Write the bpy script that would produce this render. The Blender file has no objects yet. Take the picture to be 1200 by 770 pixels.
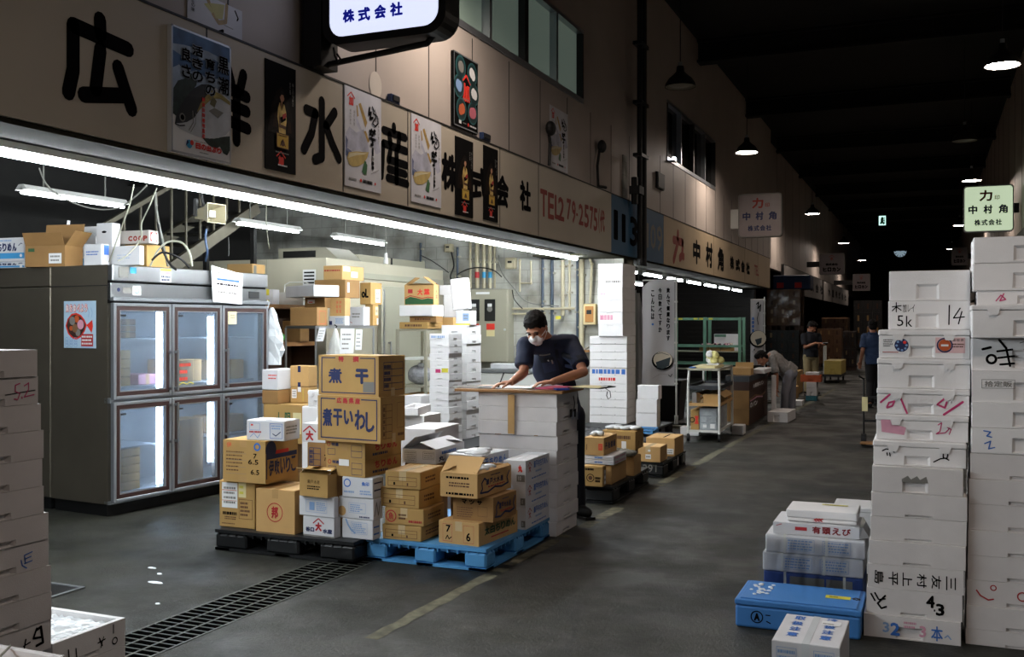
import bpy, bmesh, math, random
from mathutils import Vector, Matrix
random.seed(11)
C = bpy.context.scene.collection
PI = math.pi
V = Vector
# ---- camera model (the frame is 1200 x 770) -------------------------------------------------
H, F, HOR = 1.55, 1167.0, 380.0
TH = math.atan2(490.0, F); CT, ST = math.cos(TH), math.sin(TH)
O = V((0, 0, H))
def ray(px, py):
    u = (px-600.0)/F
    return V((u*CT-ST, u*ST+CT, (HOR-py)/F))
def atZ(px, py, Z): return O + ray(px, py)*Z
def onz(px, py, z=0.0):
    r = ray(px, py); return O + r*((z-H)/r.z)
def onx(px, py, x):
    r = ray(px, py); return O + r*(x/r.x)
def ony(px, py, y):
    r = ray(px, py); return O + r*(y/r.y)
def depth(p): return -p.x*ST + p.y*CT

# ---- materials -----------------------------------------------------------------------------
def lin(c):
    c = c.lstrip('#'); o = []
    for i in (0, 2, 4):
        v = int(c[i:i+2], 16)/255.0
        o.append(v/12.92 if v <= .04045 else ((v+.055)/1.055)**2.4)
    return (o[0], o[1], o[2], 1.0)
MATS = {}
def mat(name, col, rough=.6, metal=0.0, var=.12, scale=6.0, bump=0.0, bscale=60.0, spec=.4, trans=0.0):
    if name in MATS: return MATS[name]
    m = bpy.data.materials.new(name); m.use_nodes = True
    nt = m.node_tree; b = nt.nodes['Principled BSDF']
    b.inputs['Roughness'].default_value = rough; b.inputs['Metallic'].default_value = metal
    b.inputs['Specular IOR Level'].default_value = spec
    c = lin(col)
    b.inputs['Base Color'].default_value = c
    if var > 0 or bump > 0:
        tc = nt.nodes.new('ShaderNodeTexCoord')
    if var > 0:
        n = nt.nodes.new('ShaderNodeTexNoise'); n.inputs['Scale'].default_value = scale; n.inputs['Detail'].default_value = 5
        nt.links.new(tc.outputs['Object'], n.inputs['Vector'])
        r = nt.nodes.new('ShaderNodeValToRGB')
        r.color_ramp.elements[0].position = .3; r.color_ramp.elements[1].position = .7
        r.color_ramp.elements[0].color = tuple(x*(1-var) for x in c[:3])+(1,)
        r.color_ramp.elements[1].color = tuple(min(1, x*(1+var)) for x in c[:3])+(1,)
        nt.links.new(n.outputs['Fac'], r.inputs['Fac']); nt.links.new(r.outputs['Color'], b.inputs['Base Color'])
    if bump > 0:
        n2 = nt.nodes.new('ShaderNodeTexNoise'); n2.inputs['Scale'].default_value = bscale; n2.inputs['Detail'].default_value = 3
        nt.links.new(tc.outputs['Object'], n2.inputs['Vector'])
        bp = nt.nodes.new('ShaderNodeBump'); bp.inputs['Strength'].default_value = bump; bp.inputs['Distance'].default_value = .01
        nt.links.new(n2.outputs['Fac'], bp.inputs['Height']); nt.links.new(bp.outputs['Normal'], b.inputs['Normal'])
    MATS[name] = m
    return m
def emis(name, col, s):
    if name in MATS: return MATS[name]
    m = bpy.data.materials.new(name); m.use_nodes = True; nt = m.node_tree
    b = nt.nodes['Principled BSDF']; b.inputs['Base Color'].default_value = lin(col)
    b.inputs['Emission Color'].default_value = lin(col); b.inputs['Emission Strength'].default_value = s
    MATS[name] = m; return m

# ---- text glyph cache ----------------------------------------------------------------------
GL = {}
def glyph(s):
    if s in GL: return GL[s]
    c = bpy.data.curves.new('t', 'FONT'); c.body = s; c.resolution_u = 2
    o = bpy.data.objects.new('t', c); C.objects.link(o)
    dg = bpy.context.evaluated_depsgraph_get()
    me = bpy.data.meshes.new_from_object(o.evaluated_get(dg))
    vs = [(v.co.x, v.co.y) for v in me.vertices]; fs = [tuple(p.vertices) for p in me.polygons]
    bpy.data.objects.remove(o); bpy.data.curves.remove(c); bpy.data.meshes.remove(me)
    x0 = min(v[0] for v in vs); x1 = max(v[0] for v in vs); y0 = min(v[1] for v in vs); y1 = max(v[1] for v in vs)
    GL[s] = ([((x-x0)/max(1e-6, x1-x0), (y-y0)/max(1e-6, y1-y0)) for x, y in vs], fs, (x1-x0)/max(1e-6, y1-y0))
    return GL[s]

# ---- mesh builder ---------------------------------------------------------------------------
class MB:
    def __init__(s): s.v = []; s.f = []; s.m = []; s.mats = []
    def mi(s, m):
        if m not in s.mats: s.mats.append(m)
        return s.mats.index(m)
    def add(s, vs, fs, m):
        b = len(s.v); i = s.mi(m)
        s.v += [tuple(v) for v in vs]; s.f += [tuple(b+k for k in f) for f in fs]; s.m += [i]*len(fs)
        return s
    def box(s, x0, y0, z0, x1, y1, z1, m):
        return s.add([(x0,y0,z0),(x1,y0,z0),(x1,y1,z0),(x0,y1,z0),(x0,y0,z1),(x1,y0,z1),(x1,y1,z1),(x0,y1,z1)],
            [(0,3,2,1),(4,5,6,7),(0,1,5,4),(1,2,6,5),(2,3,7,6),(3,0,4,7)], m)
    def obox(s, c, ax, ay, az, m):     # centre and three half-axis vectors
        c, ax, ay, az = V(c), V(ax), V(ay), V(az); p = []
        for k in (-1, 1):
            for i, j in ((-1,-1),(1,-1),(1,1),(-1,1)): p.append(c+ax*i+ay*j+az*k)
        return s.add(p, [(0,3,2,1),(4,5,6,7),(0,1,5,4),(1,2,6,5),(2,3,7,6),(3,0,4,7)], m)
    def poly(s, pts, m): return s.add(pts, [tuple(range(len(pts)))], m)
    def cyl(s, p0, p1, r0, m, r1=None, seg=12, cap=True):
        p0, p1 = V(p0), V(p1); r1 = r0 if r1 is None else r1
        d = (p1-p0).normalized(); a = d.orthogonal().normalized(); b = d.cross(a)
        vs = []
        for p, r in ((p0, r0), (p1, r1)):
            for k in range(seg):
                t = 2*PI*k/seg; vs.append(p+a*(r*math.cos(t))+b*(r*math.sin(t)))
        fs = [(k, (k+1)%seg, seg+(k+1)%seg, seg+k) for k in range(seg)]
        if cap: fs += [tuple(range(seg))[::-1], tuple(range(seg, 2*seg))]
        return s.add(vs, fs, m)
    def tube(s, pts, r, m, seg=6):
        pts = [V(p) for p in pts]; n = len(pts); vs = []
        d0 = (pts[1]-pts[0]).normalized(); a = d0.orthogonal().normalized()
        for i, p in enumerate(pts):
            d = (pts[min(i+1, n-1)]-pts[max(i-1, 0)]).normalized()
            a = (a-d*a.dot(d)); a = a.normalized() if a.length > 1e-6 else d.orthogonal().normalized()
            b = d.cross(a)
            for k in range(seg):
                t = 2*PI*k/seg; vs.append(p+a*(r*math.cos(t))+b*(r*math.sin(t)))
        fs = []
        for i in range(n-1):
            for k in range(seg): fs.append((i*seg+k, i*seg+(k+1)%seg, (i+1)*seg+(k+1)%seg, (i+1)*seg+k))
        fs += [tuple(range(seg))[::-1], tuple(range((n-1)*seg, n*seg))]
        return s.add(vs, fs, m)
    def ell(s, c, r, m, seg=16, rings=10, rot=None):
        c = V(c); vs = []; fs = []
        for i in range(rings+1):
            ph = PI*i/rings
            for k in range(seg):
                t = 2*PI*k/seg
                p = V((r[0]*math.sin(ph)*math.cos(t), r[1]*math.sin(ph)*math.sin(t), r[2]*math.cos(ph)))
                if rot is not None: p = rot @ p
                vs.append(c+p)
        for i in range(rings):
            for k in range(seg): fs.append((i*seg+k, (i+1)*seg+k, (i+1)*seg+(k+1)%seg, i*seg+(k+1)%seg))
        return s.add(vs, fs, m)
    def lathe(s, c, prof, m, seg=24):      # prof: list of (radius, z)
        c = V(c); vs = []; fs = []
        for r, z in prof:
            for k in range(seg):
                t = 2*PI*k/seg; vs.append(c+V((r*math.cos(t), r*math.sin(t), z)))
        for i in range(len(prof)-1):
            for k in range(seg): fs.append((i*seg+k, i*seg+(k+1)%seg, (i+1)*seg+(k+1)%seg, (i+1)*seg+k))
        return s.add(vs, fs, m)
    # flat marks on a frame: fr = (origin, u, v) with real lengths inside u, v ; coordinates are fractions
    def P(s, fr, x, y, n=0.0):
        o, u, v = fr; return o+u*x+v*y+u.cross(v).normalized()*n
    def rect(s, fr, x0, y0, x1, y1, m, n=.0014):
        return s.add([s.P(fr,x0,y0,n), s.P(fr,x1,y0,n), s.P(fr,x1,y1,n), s.P(fr,x0,y1,n)], [(0,1,2,3)], m)
    def shape(s, fr, pts, m, n=.0014):
        return s.add([s.P(fr,x,y,n) for x, y in pts], [tuple(range(len(pts)))], m)
    def frame(s, fr, x0, y0, x1, y1, w, m, n=.0014):
        wx = w/fr[1].length; wy = w/fr[2].length
        s.rect(fr,x0,y0,x1,y0+wy,m,n); s.rect(fr,x0,y1-wy,x1,y1,m,n); s.rect(fr,x0,y0,x0+wx,y1,m,n); s.rect(fr,x1-wx,y0,x1,y1,m,n)
    def text(s, fr, t, x0, y0, x1, y1, m, bold=0.0, n=.0016):
        g, fs, asp = glyph(t)
        offs = [(0,0)] if bold <= 0 else [(0,0),(1,0),(-1,0),(0,1),(0,-1),(.7,.7),(-.7,.7),(.7,-.7),(-.7,-.7)]
        wx = bold/fr[1].length; wy = bold/fr[2].length
        for i, (dx, dy) in enumerate(offs):
            s.add([s.P(fr, x0+wx+(x1-x0-2*wx)*x+dx*wx, y0+wy+(y1-y0-2*wy)*y+dy*wy, n+i*1e-5) for x, y in g], fs, m)
    def vtext(s, fr, t, x0, y0, x1, y1, m, bold=0.0, n=.0016):   # one glyph under another
        k = len(t); hh = (y1-y0)/k
        for i, ch in enumerate(t):
            if ch == ' ': continue
            s.text(fr, ch, x0, y1-(i+1)*hh+hh*.08, x1, y1-i*hh-hh*.08, m, bold, n)
    def line(s, fr, pts, w, m, n=.0016, round_=True):    # hand-drawn stroke, width in metres
        o, u, v = fr; uu, vv = u.normalized(), v.normalized(); nn = uu.cross(vv)*n
        q = [V((p[0]*u.length, p[1]*v.length)) for p in pts]
        for i in range(len(q)-1):
            a, b = q[i], q[i+1]; d = (b-a)
            if d.length < 1e-7: continue
            d = d.normalized(); e = V((-d.y, d.x))*(w/2); out = []
            k = 5 if round_ else 1
            for j in range(k+1):
                t = PI*j/k if round_ else PI*j
                out.append(b+V((d.x*math.sin(t), d.y*math.sin(t)))*(w/2 if round_ else 0)-e*math.cos(t))
            for j in range(k+1):
                t = PI*j/k if round_ else PI*j
                out.append(a-V((d.x*math.sin(t), d.y*math.sin(t)))*(w/2 if round_ else 0)+e*math.cos(t))
            s.add([o+uu*p.x+vv*p.y+nn*(1+.02*i) for p in out], [tuple(range(len(out)))], m)
    def ring(s, fr, cx, cy, r, w, m, n=.0016, seg=20, sq=1.0):
        o, u, v = fr; lu, lv = u.length, v.length; vs = []
        for k in range(seg):
            t = 2*PI*k/seg
            for rr in (r-w/2, r+w/2): vs.append(s.P(fr, cx+rr*math.cos(t)/lu, cy+rr*sq*math.sin(t)/lv, n))
        s.add(vs, [(2*k, 2*k+1, 2*((k+1)%seg)+1, 2*((k+1)%seg)) for k in range(seg)], m)
    def disc(s, fr, cx, cy, r, m, n=.0015, seg=20, sq=1.0, a0=0, a1=2*PI):
        o, u, v = fr; lu, lv = u.length, v.length
        s.add([s.P(fr, cx+r*math.cos(a0+(a1-a0)*k/seg)/lu, cy+r*sq*math.sin(a0+(a1-a0)*k/seg)/lv, n) for k in range(seg)], [tuple(range(seg))], m)
    def dashes(s, fr, x0, y0, x1, y1, rows, m, n=.0015, fill=.55, seed=1):   # print too small to read
        rd = random.Random(seed); hh = (y1-y0)/rows
        for i in range(rows):
            x = x0; ya = y1-(i+1)*hh+hh*(1-fill)/2
            end = x1-(x1-x0)*rd.choice((0, .1, .3))
            while x < end-1e-6:
                w = min(end-x, (x1-x0)*rd.uniform(.05, .16))
                s.rect(fr, x, ya, x+w, ya+hh*fill, m, n); x += w+(x1-x0)*.03
    def build(s, name, parent=None, loc=None, rotz=0.0, bevel=0.0, smooth=False, seg=1):
        me = bpy.data.meshes.new(name); me.from_pydata(s.v, [], s.f)
        for m in s.mats: me.materials.append(m)
        me.polygons.foreach_set('material_index', s.m)
        if smooth: me.polygons.foreach_set('use_smooth', [True]*len(s.f))
        me.update()
        o = bpy.data.objects.new(name, me); C.objects.link(o)
        if parent is not None: o.parent = parent
        if loc is not None: o.location = loc
        o.rotation_euler = (0, 0, rotz)
        if bevel > 0:
            b = o.modifiers.new('edge', 'BEVEL'); b.width = bevel; b.segments = seg; b.limit_method = 'ANGLE'; b.angle_limit = 1.0
        return o

def tag(o, label, cat, group=None):
    o['label'] = label; o['category'] = cat
    if group: o['group'] = group
    return o
def thing(name, label, cat, loc=(0,0,0), rotz=0.0, group=None):
    o = bpy.data.objects.new(name, None); C.objects.link(o); o.empty_display_size = .1
    o.location = loc; o.rotation_euler = (0, 0, rotz)
    return tag(o, label, cat, group)
def struct(mb, name, **k):
    o = mb.build(name, **k); o['kind'] = 'structure'; return o
def copy_thing(root, loc, rotz=None, label=None, name=None):
    def dup(o, par):
        c = o.copy(); C.objects.link(c)
        if par is not None: c.parent = par
        for ch in [x for x in bpy.data.objects if x.parent == o]: dup(ch, c)
        return c
    r = dup(root, None); r.location = loc
    if rotz is not None: r.rotation_euler = (0, 0, rotz)
    if label: r['label'] = label
    return r
# ---- palette ----------------------------------------------------------------------------------
def floor_mat():
    m = bpy.data.materials.new('wet_asphalt'); m.use_nodes = True; nt = m.node_tree; b = nt.nodes['Principled BSDF']
    tc = nt.nodes.new('ShaderNodeTexCoord')
    def noise(sc, det=6, rough=.6):
        n = nt.nodes.new('ShaderNodeTexNoise'); n.inputs['Scale'].default_value = sc; n.inputs['Detail'].default_value = det
        n.inputs['Roughness'].default_value = rough; nt.links.new(tc.outputs['Object'], n.inputs['Vector']); return n
    def ramp(n, a, b_, c0, c1):
        r = nt.nodes.new('ShaderNodeValToRGB'); r.color_ramp.elements[0].position = a; r.color_ramp.elements[1].position = b_
        r.color_ramp.elements[0].color = c0; r.color_ramp.elements[1].color = c1; nt.links.new(n.outputs['Fac'], r.inputs['Fac']); return r
    big = ramp(noise(.8, 8, .62), .36, .66, lin('#131512'), lin('#2c2b24'))
    fine = ramp(noise(38, 6, .85), .36, .66, (.40,.40,.40,1), (1.7,1.68,1.62,1))
    mid = ramp(noise(7, 8, .7), .35, .68, (.62,.62,.62,1), (1.3,1.3,1.26,1))
    mm = nt.nodes.new('ShaderNodeMix'); mm.data_type = 'RGBA'; mm.blend_type = 'MULTIPLY'; mm.inputs['Factor'].default_value = 1
    nt.links.new(mid.outputs['Color'], mm.inputs[6]); nt.links.new(fine.outputs['Color'], mm.inputs[7])
    vo = nt.nodes.new('ShaderNodeTexVoronoi'); vo.feature = 'DISTANCE_TO_EDGE'; vo.inputs['Scale'].default_value = .55
    nd = nt.nodes.new('ShaderNodeMix'); nd.data_type = 'RGBA'; nd.inputs['Factor'].default_value = .18; nt.links.new(tc.outputs['Object'], nd.inputs[6]); nt.links.new(noise(2.2).outputs['Color'], nd.inputs[7]); nt.links.new(nd.outputs[2], vo.inputs['Vector'])
    ck = nt.nodes.new('ShaderNodeMapRange'); ck.inputs[1].default_value = .0; ck.inputs[2].default_value = .006; ck.inputs[3].default_value = .35; ck.inputs[4].default_value = 1.0; nt.links.new(vo.outputs['Distance'], ck.inputs[0])
    mc = nt.nodes.new('ShaderNodeMix'); mc.data_type = 'RGBA'; mc.blend_type = 'MULTIPLY'; mc.inputs['Factor'].default_value = 1; nt.links.new(mm.outputs[2], mc.inputs[6]); nt.links.new(ck.outputs[0], mc.inputs[7])
    mx = nt.nodes.new('ShaderNodeMix'); mx.data_type = 'RGBA'; mx.blend_type = 'MULTIPLY'; mx.inputs['Factor'].default_value = 1
    nt.links.new(big.outputs['Color'], mx.inputs[6]); nt.links.new(mc.outputs[2], mx.inputs[7])
    sp = ramp(noise(60, 2, .5), .70, .74, (0,0,0,1), (.28,.28,.25,1))
    ad = nt.nodes.new('ShaderNodeMix'); ad.data_type = 'RGBA'; ad.blend_type = 'ADD'; ad.inputs['Factor'].default_value = .35
    nt.links.new(mx.outputs[2], ad.inputs[6]); nt.links.new(sp.outputs['Color'], ad.inputs[7])
    nt.links.new(ad.outputs[2], b.inputs['Base Color'])
    rr = ramp(noise(1.4), .4, .65, (.42,.42,.42,1), (.8,.8,.8,1)); nt.links.new(rr.outputs['Color'], b.inputs['Roughness'])
    b.inputs['Specular IOR Level'].default_value = .35
    bp = nt.nodes.new('ShaderNodeBump'); bp.inputs['Strength'].default_value = .6; bp.inputs['Distance'].default_value = .012
    nt.links.new(noise(45, 5, .75).outputs['Fac'], bp.inputs['Height']); nt.links.new(bp.outputs['Normal'], b.inputs['Normal'])
    return m
def block_mat():
    m = bpy.data.materials.new('painted_block'); m.use_nodes = True; nt = m.node_tree; b = nt.nodes['Principled BSDF']
    tc = nt.nodes.new('ShaderNodeTexCoord'); mp = nt.nodes.new('ShaderNodeMapping'); mp.inputs['Rotation'].default_value = (PI/2, 0, 0)
    nt.links.new(tc.outputs['Object'], mp.inputs['Vector'])
    br = nt.nodes.new('ShaderNodeTexBrick'); br.inputs['Scale'].default_value = 1.0; br.inputs['Brick Width'].default_value = .4; br.inputs['Row Height'].default_value = .2
    br.inputs['Mortar Size'].default_value = .006; br.inputs['Color1'].default_value = lin('#a9a9a2'); br.inputs['Color2'].default_value = lin('#b2b1a8'); br.inputs['Mortar'].default_value = lin('#979790')
    nt.links.new(mp.outputs['Vector'], br.inputs['Vector'])
    n = nt.nodes.new('ShaderNodeTexNoise'); n.inputs['Scale'].default_value = 2.5; n.inputs['Detail'].default_value = 8; nt.links.new(tc.outputs['Object'], n.inputs['Vector'])
    r = nt.nodes.new('ShaderNodeValToRGB'); r.color_ramp.elements[0].position = .3; r.color_ramp.elements[0].color = (.42,.40,.36,1); r.color_ramp.elements[1].position = .58; r.color_ramp.elements[1].color = (1,1,1,1)
    nt.links.new(n.outputs['Fac'], r.inputs['Fac'])
    mx = nt.nodes.new('ShaderNodeMix'); mx.data_type = 'RGBA'; mx.blend_type = 'MULTIPLY'; mx.inputs['Factor'].default_value = 1
    nt.links.new(br.outputs['Color'], mx.inputs[6]); nt.links.new(r.outputs['Color'], mx.inputs[7]); nt.links.new(mx.outputs[2], b.inputs['Base Color'])
    b.inputs['Roughness'].default_value = .7
    return m
def glass_mat(name, tint, clear, rough=.15):
    m = bpy.data.materials.new(name); m.use_nodes = True; nt = m.node_tree; nt.nodes.remove(nt.nodes['Principled BSDF'])
    out = nt.nodes['Material Output']
    t = nt.nodes.new('ShaderNodeBsdfTransparent'); t.inputs[0].default_value = lin(tint)
    d = nt.nodes.new('ShaderNodeBsdfTranslucent'); d.inputs[0].default_value = (.8,.85,.9,1)
    d2 = nt.nodes.new('ShaderNodeBsdfDiffuse'); d2.inputs[0].default_value = (.5,.55,.6,1)
    g = nt.nodes.new('ShaderNodeBsdfGlossy'); g.inputs['Roughness'].default_value = rough
    tc = nt.nodes.new('ShaderNodeTexCoord'); n = nt.nodes.new('ShaderNodeTexNoise'); n.inputs['Scale'].default_value = 5; n.inputs['Detail'].default_value = 6
    nt.links.new(tc.outputs['Object'], n.inputs['Vector'])
    mr = nt.nodes.new('ShaderNodeMapRange'); mr.inputs[1].default_value = .35; mr.inputs[2].default_value = .65
    mr.inputs[3].default_value = (1-clear)*.8; mr.inputs[4].default_value = (1-clear)*1.2; nt.links.new(n.outputs['Fac'], mr.inputs[0])
    a = nt.nodes.new('ShaderNodeMixShader'); nt.links.new(mr.outputs[0], a.inputs[0]); nt.links.new(t.outputs[0], a.inputs[1])
    dd = nt.nodes.new('ShaderNodeMixShader'); dd.inputs[0].default_value = .3; nt.links.new(d.outputs[0], dd.inputs[1]); nt.links.new(d2.outputs[0], dd.inputs[2])
    nt.links.new(dd.outputs[0], a.inputs[2])
    fr = nt.nodes.new('ShaderNodeFresnel'); fr.inputs[0].default_value = 1.3
    c = nt.nodes.new('ShaderNodeMixShader'); nt.links.new(fr.outputs[0], c.inputs[0]); nt.links.new(a.outputs[0], c.inputs[1]); nt.links.new(g.outputs[0], c.inputs[2])
    nt.links.new(c.outputs[0], out.inputs[0]); MATS[name] = m
    return m
M_FLOOR = floor_mat(); M_BLOCK = block_mat()
M_GLASS = glass_mat('fogged_glass', '#dfe8ee', .80)
M_WRAP = glass_mat('stretch_wrap', '#f4f4f4', .96, .12)
M_WALL = mat('painted_panel', '#aea39a', .55, var=.07, scale=1.3)
M_SIGN = mat('signboard_cream', '#b3a998', .5, var=.08, scale=1.1)
M_SIGN2 = mat('signboard_tan', '#b6a284', .55, var=.08, scale=1.2)
M_BLUE_SIGN = mat('signboard_blue', '#2f5878', .5, var=.12, scale=2)
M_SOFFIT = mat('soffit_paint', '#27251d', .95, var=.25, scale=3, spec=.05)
M_BLACK = mat('black_paint', '#0b0b0c', .45, var=0)
E_BLUEL = emis('backlit_blue_letter', '#1420b0', .35)
M_INK = mat('black_ink', '#0b0a0b', .95, var=0, spec=.05)
M_DARK = mat('dark_steel', '#1b1a19', .6, var=.2)
M_CEIL = mat('ceiling_dark', '#1a1816', .9, var=.2, scale=1)  # near-black colour of ceilings and beams, mottled at random
M_STEEL = mat('stainless', '#6f685c', .40, .75, var=.1, scale=2)
M_STEEL2 = mat('brushed_steel_light', '#b9bbbd', .3, 1.0, var=.05)
M_ALU = mat('aluminium', '#a9adb2', .35, .8, var=.03)
M_GASKET = mat('door_gasket_brown', '#2a120c', .6, var=0)
M_FRIDGEIN = mat('fridge_liner', '#c5ced6', .5, var=.03)
M_CARD = mat('cardboard', '#aa8750', .8, var=.08, scale=5)
M_CARD2 = mat('cardboard_light', '#bb9560', .8, var=.07, scale=5)
M_CARD3 = mat('cardboard_dark', '#8d6a3f', .8, var=.09, scale=5)
M_CARDW = mat('white_carton', '#c9c9cc', .7, var=.05, scale=5)
M_STYRO = mat('polystyrene', '#dfdddd', .75, var=.03, scale=8, bump=.15, bscale=220)
M_STYRO2 = mat('polystyrene_grubby', '#cdc9c8', .75, var=.09, scale=4, bump=.15, bscale=220)
M_STYROB = mat('polystyrene_blue', '#3a74b4', .55, var=.06, scale=6, bump=.1, bscale=200)
M_TAPE = mat('packing_tape', '#b08d5e', .25, var=.05)
M_TAPEW = mat('clear_tape', '#c3ab84', .2, var=.05)
M_SEAM = mat('carton_seam', '#5b4226', .9, var=0)
M_PAPER = mat('paper_white', '#dedede', .6, var=.02)
M_PAPERY = mat('paper_cream', '#d9cc9a', .6, var=.02)
M_PALB = mat('pallet_blue', '#4a8abd', .55, var=.16, scale=4)
M_PALK = mat('pallet_black', '#101113', .5, var=.2, scale=4)
M_PALR = mat('pallet_brown', '#3c2a22', .7, var=.2, scale=4)
M_WOOD = mat('plywood', '#8b6237', .6, var=.2, scale=3)
M_WOODD = mat('dark_wood', '#3d2817', .7, var=.2, scale=3)
M_CREAM = mat('cold_room_panel', '#bdb7a2', .5, var=.05, scale=1)
M_CREAM2 = mat('cold_room_door', '#a9a795', .45, var=.05, scale=1)
M_STAIR = mat('stair_paint', '#5a5547', .6, var=.15)
M_CAB = mat('cabinet_grey', '#9a9685', .5, var=.04, scale=2)
M_PIPE = mat('pipe_cream', '#a89f84', .5, var=.12, scale=6)
M_PIPED = mat('pipe_blue_grey', '#37414e', .5, var=.1)
M_CABLE = mat('cable_grey', '#6f6f68', .6, var=0)
M_CABLEW = mat('cable_white', '#8f8f80', .6, var=0)
M_CABLEK = mat('cable_black', '#151515', .6, var=0)
M_RED = mat('print_red', '#a5272a', .6, var=.05)
M_REDB = mat('print_bright_red', '#d33226', .6, var=.05)
M_SREDS = mat('sign_red_faded', '#8c2d20', .6, var=.1)
M_NAVY = mat('print_navy', '#1d2750', .6, var=.05)
M_BLUEP = mat('print_blue', '#3567b4', .6, var=.05)
M_PALEB = mat('print_pale_blue', '#7f9cc4', .6, var=.05)
M_PINK = mat('marker_pink', '#b8386a', .6, var=.05)
M_PINKL = mat('marker_pink_faint', '#cc93a6', .7, var=.1, scale=30)
M_GREENP = mat('print_green', '#27502f', .6, var=.05)
M_GREY = mat('print_grey', '#76746f', .6, var=.05)
M_BROWNP = mat('print_brown', '#5a3a26', .7, var=.05)
M_YEL = mat('tag_yellow', '#c9bf3a', .5, var=.03)
M_CYAN = mat('print_cyan', '#2f90bd', .5, var=.03)
M_PVC = mat('white_plastic', '#cfcfca', .4, var=.02)
M_BAG = mat('bag_plastic', '#c9cdd0', .25, var=.05)
M_GREENR = mat('green_frame', '#67907a', .5, var=.06)
M_NET = mat('black_netting', '#15171a', .35, var=.5, scale=30)
M_SKIN = mat('skin', '#a8745a', .5, var=.05)
M_HAIR = mat('hair_black', '#100c0a', .75, var=.3, scale=90, bump=.4, bscale=140, spec=.2)
M_SHIRT = mat('navy_work_shirt', '#171f36', .8, var=.12, scale=14)
M_TROUSER = mat('navy_trousers', '#10131d', .8, var=.1)
M_MASK = mat('mask_white', '#dcdcde', .7, var=.02)
M_GREYSHIRT = mat('grey_check_shirt', '#8f8a86', .8, var=.25, scale=26)
M_GREYTR = mat('grey_trousers', '#8d8d96', .8, var=.06)
M_KHAKI = mat('khaki_trousers', '#9c8f6c', .8, var=.06)
M_BLUESH = mat('blue_tshirt', '#2a3d5c', .8, var=.06)
M_BLACKTR = mat('black_trousers', '#101014', .8, var=.06)
M_RUBBER = mat('rubber_black', '#121212', .7, var=0)
M_ICE = mat('crushed_ice', '#dfe3e6', .25, var=.06, scale=30)
M_ORANGE = mat('orange_crate', '#b5542a', .5, var=.06)
M_YELBOX = mat('yellow_crate', '#a8924a', .6, var=.06)
M_TEAL = mat('teal_crate', '#2c6a78', .5, var=.06)
M_BROWNC = mat('bread_carton_brown', '#3b2419', .65, var=.1)
M_SHUT = mat('shutter_dark', '#211b17', .5, var=.2)
M_LINE = mat('worn_line_paint', '#5b5847', .85, var=.5, scale=14)
M_LOAD = mat('load_carton', '#7a583c', .7, var=.15)
M_HORN = mat('speaker_cream', '#837b62', .5, var=.04)
E_TUBE = emis('fluorescent_tube', '#f3fbff', 250.0)
E_TUBEIN = emis('inner_fluorescent_tube', '#f3fbff', 48.0)
E_LAMP = emis('mercury_lamp', '#ffeee0', 175.0)
E_SIGNW = emis('lit_sign_white', '#dfe6ff', 1.0)
E_SIGNG = emis('lit_sign_green_white', '#cfe2c0', .75)
E_FRIDGE = emis('fridge_lamp', '#dfeaff', 34.0)
E_EXIT = emis('exit_sign_glow', '#bdf0e4', 1.6)
E_CLOCK = emis('clock_glow', '#bfd9ea', .35)
E_WIN = emis('lit_pane_glow', '#93a699', .17)
E_SPOT = emis('small_far_lamp', '#f0f4ff', 8.0)
# ---- the building ---------------------------------------------------------------------------
XF, XW = -4.17, -4.27          # face of the sign band, face of the wall above it
ZB, ZT = 2.57, 3.40
m = MB(); m.box(-13, -6, -.1, 6, 82, 0, M_FLOOR); struct(m, 'floor')
m = MB(); m.box(-13, -6, 7.2, 6, 82, 7.4, M_CEIL); struct(m, 'ceiling')
for k in range(14):
    m = MB(); y = 3+k*5.6
    m.box(-4.3, y-.15, 6.75, 1.7, y+.15, 6.8, M_CEIL); m.box(-4.3, y-.02, 6.8, 1.7, y+.02, 7.15, M_CEIL); m.box(-4.3, y-.15, 7.15, 1.7, y+.15, 7.2, M_CEIL)
    struct(m, 'ceiling_beam')
# wall above the sign band, with panel joints
def joints(m, x, y0, y1, z0, z1, step, first):
    y = first
    while y < y1:
        if y > y0: m.box(x-.001, y-.006, z0, x+.003, y+.006, z1, M_DARK)
        y += step
m = MB()
W1 = (8.55, 12.6, 4.50, 5.46); W2 = (17.2, 21.45, 4.45, 5.5)
def wallseg(y0, y1, z0, z1): m.box(XW-.2, y0, z0, XW, y1, z1, M_WALL)
wallseg(-6, W1[0], 3.3, 7.2); wallseg(W1[1], W2[0], 3.3, 7.2); wallseg(W2[1], 29.6, 3.3, 7.2)
for w in (W1, W2): wallseg(w[0], w[1], 3.3, w[2]); wallseg(w[0], w[1], w[3], 7.2)
joints(m, XW, -6, 29.5, 3.42, 4.44, .95, 8.18-.95*14)
struct(m, 'wall_left')
m = MB(); m.box(XW-.5, 29.6, 3.3, XW-.3, 75, 7.2, M_WALL); joints(m, XW-.3, 30, 75, 3.4, 7.2, 2.0, 31); struct(m, 'wall_left_far')
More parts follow.
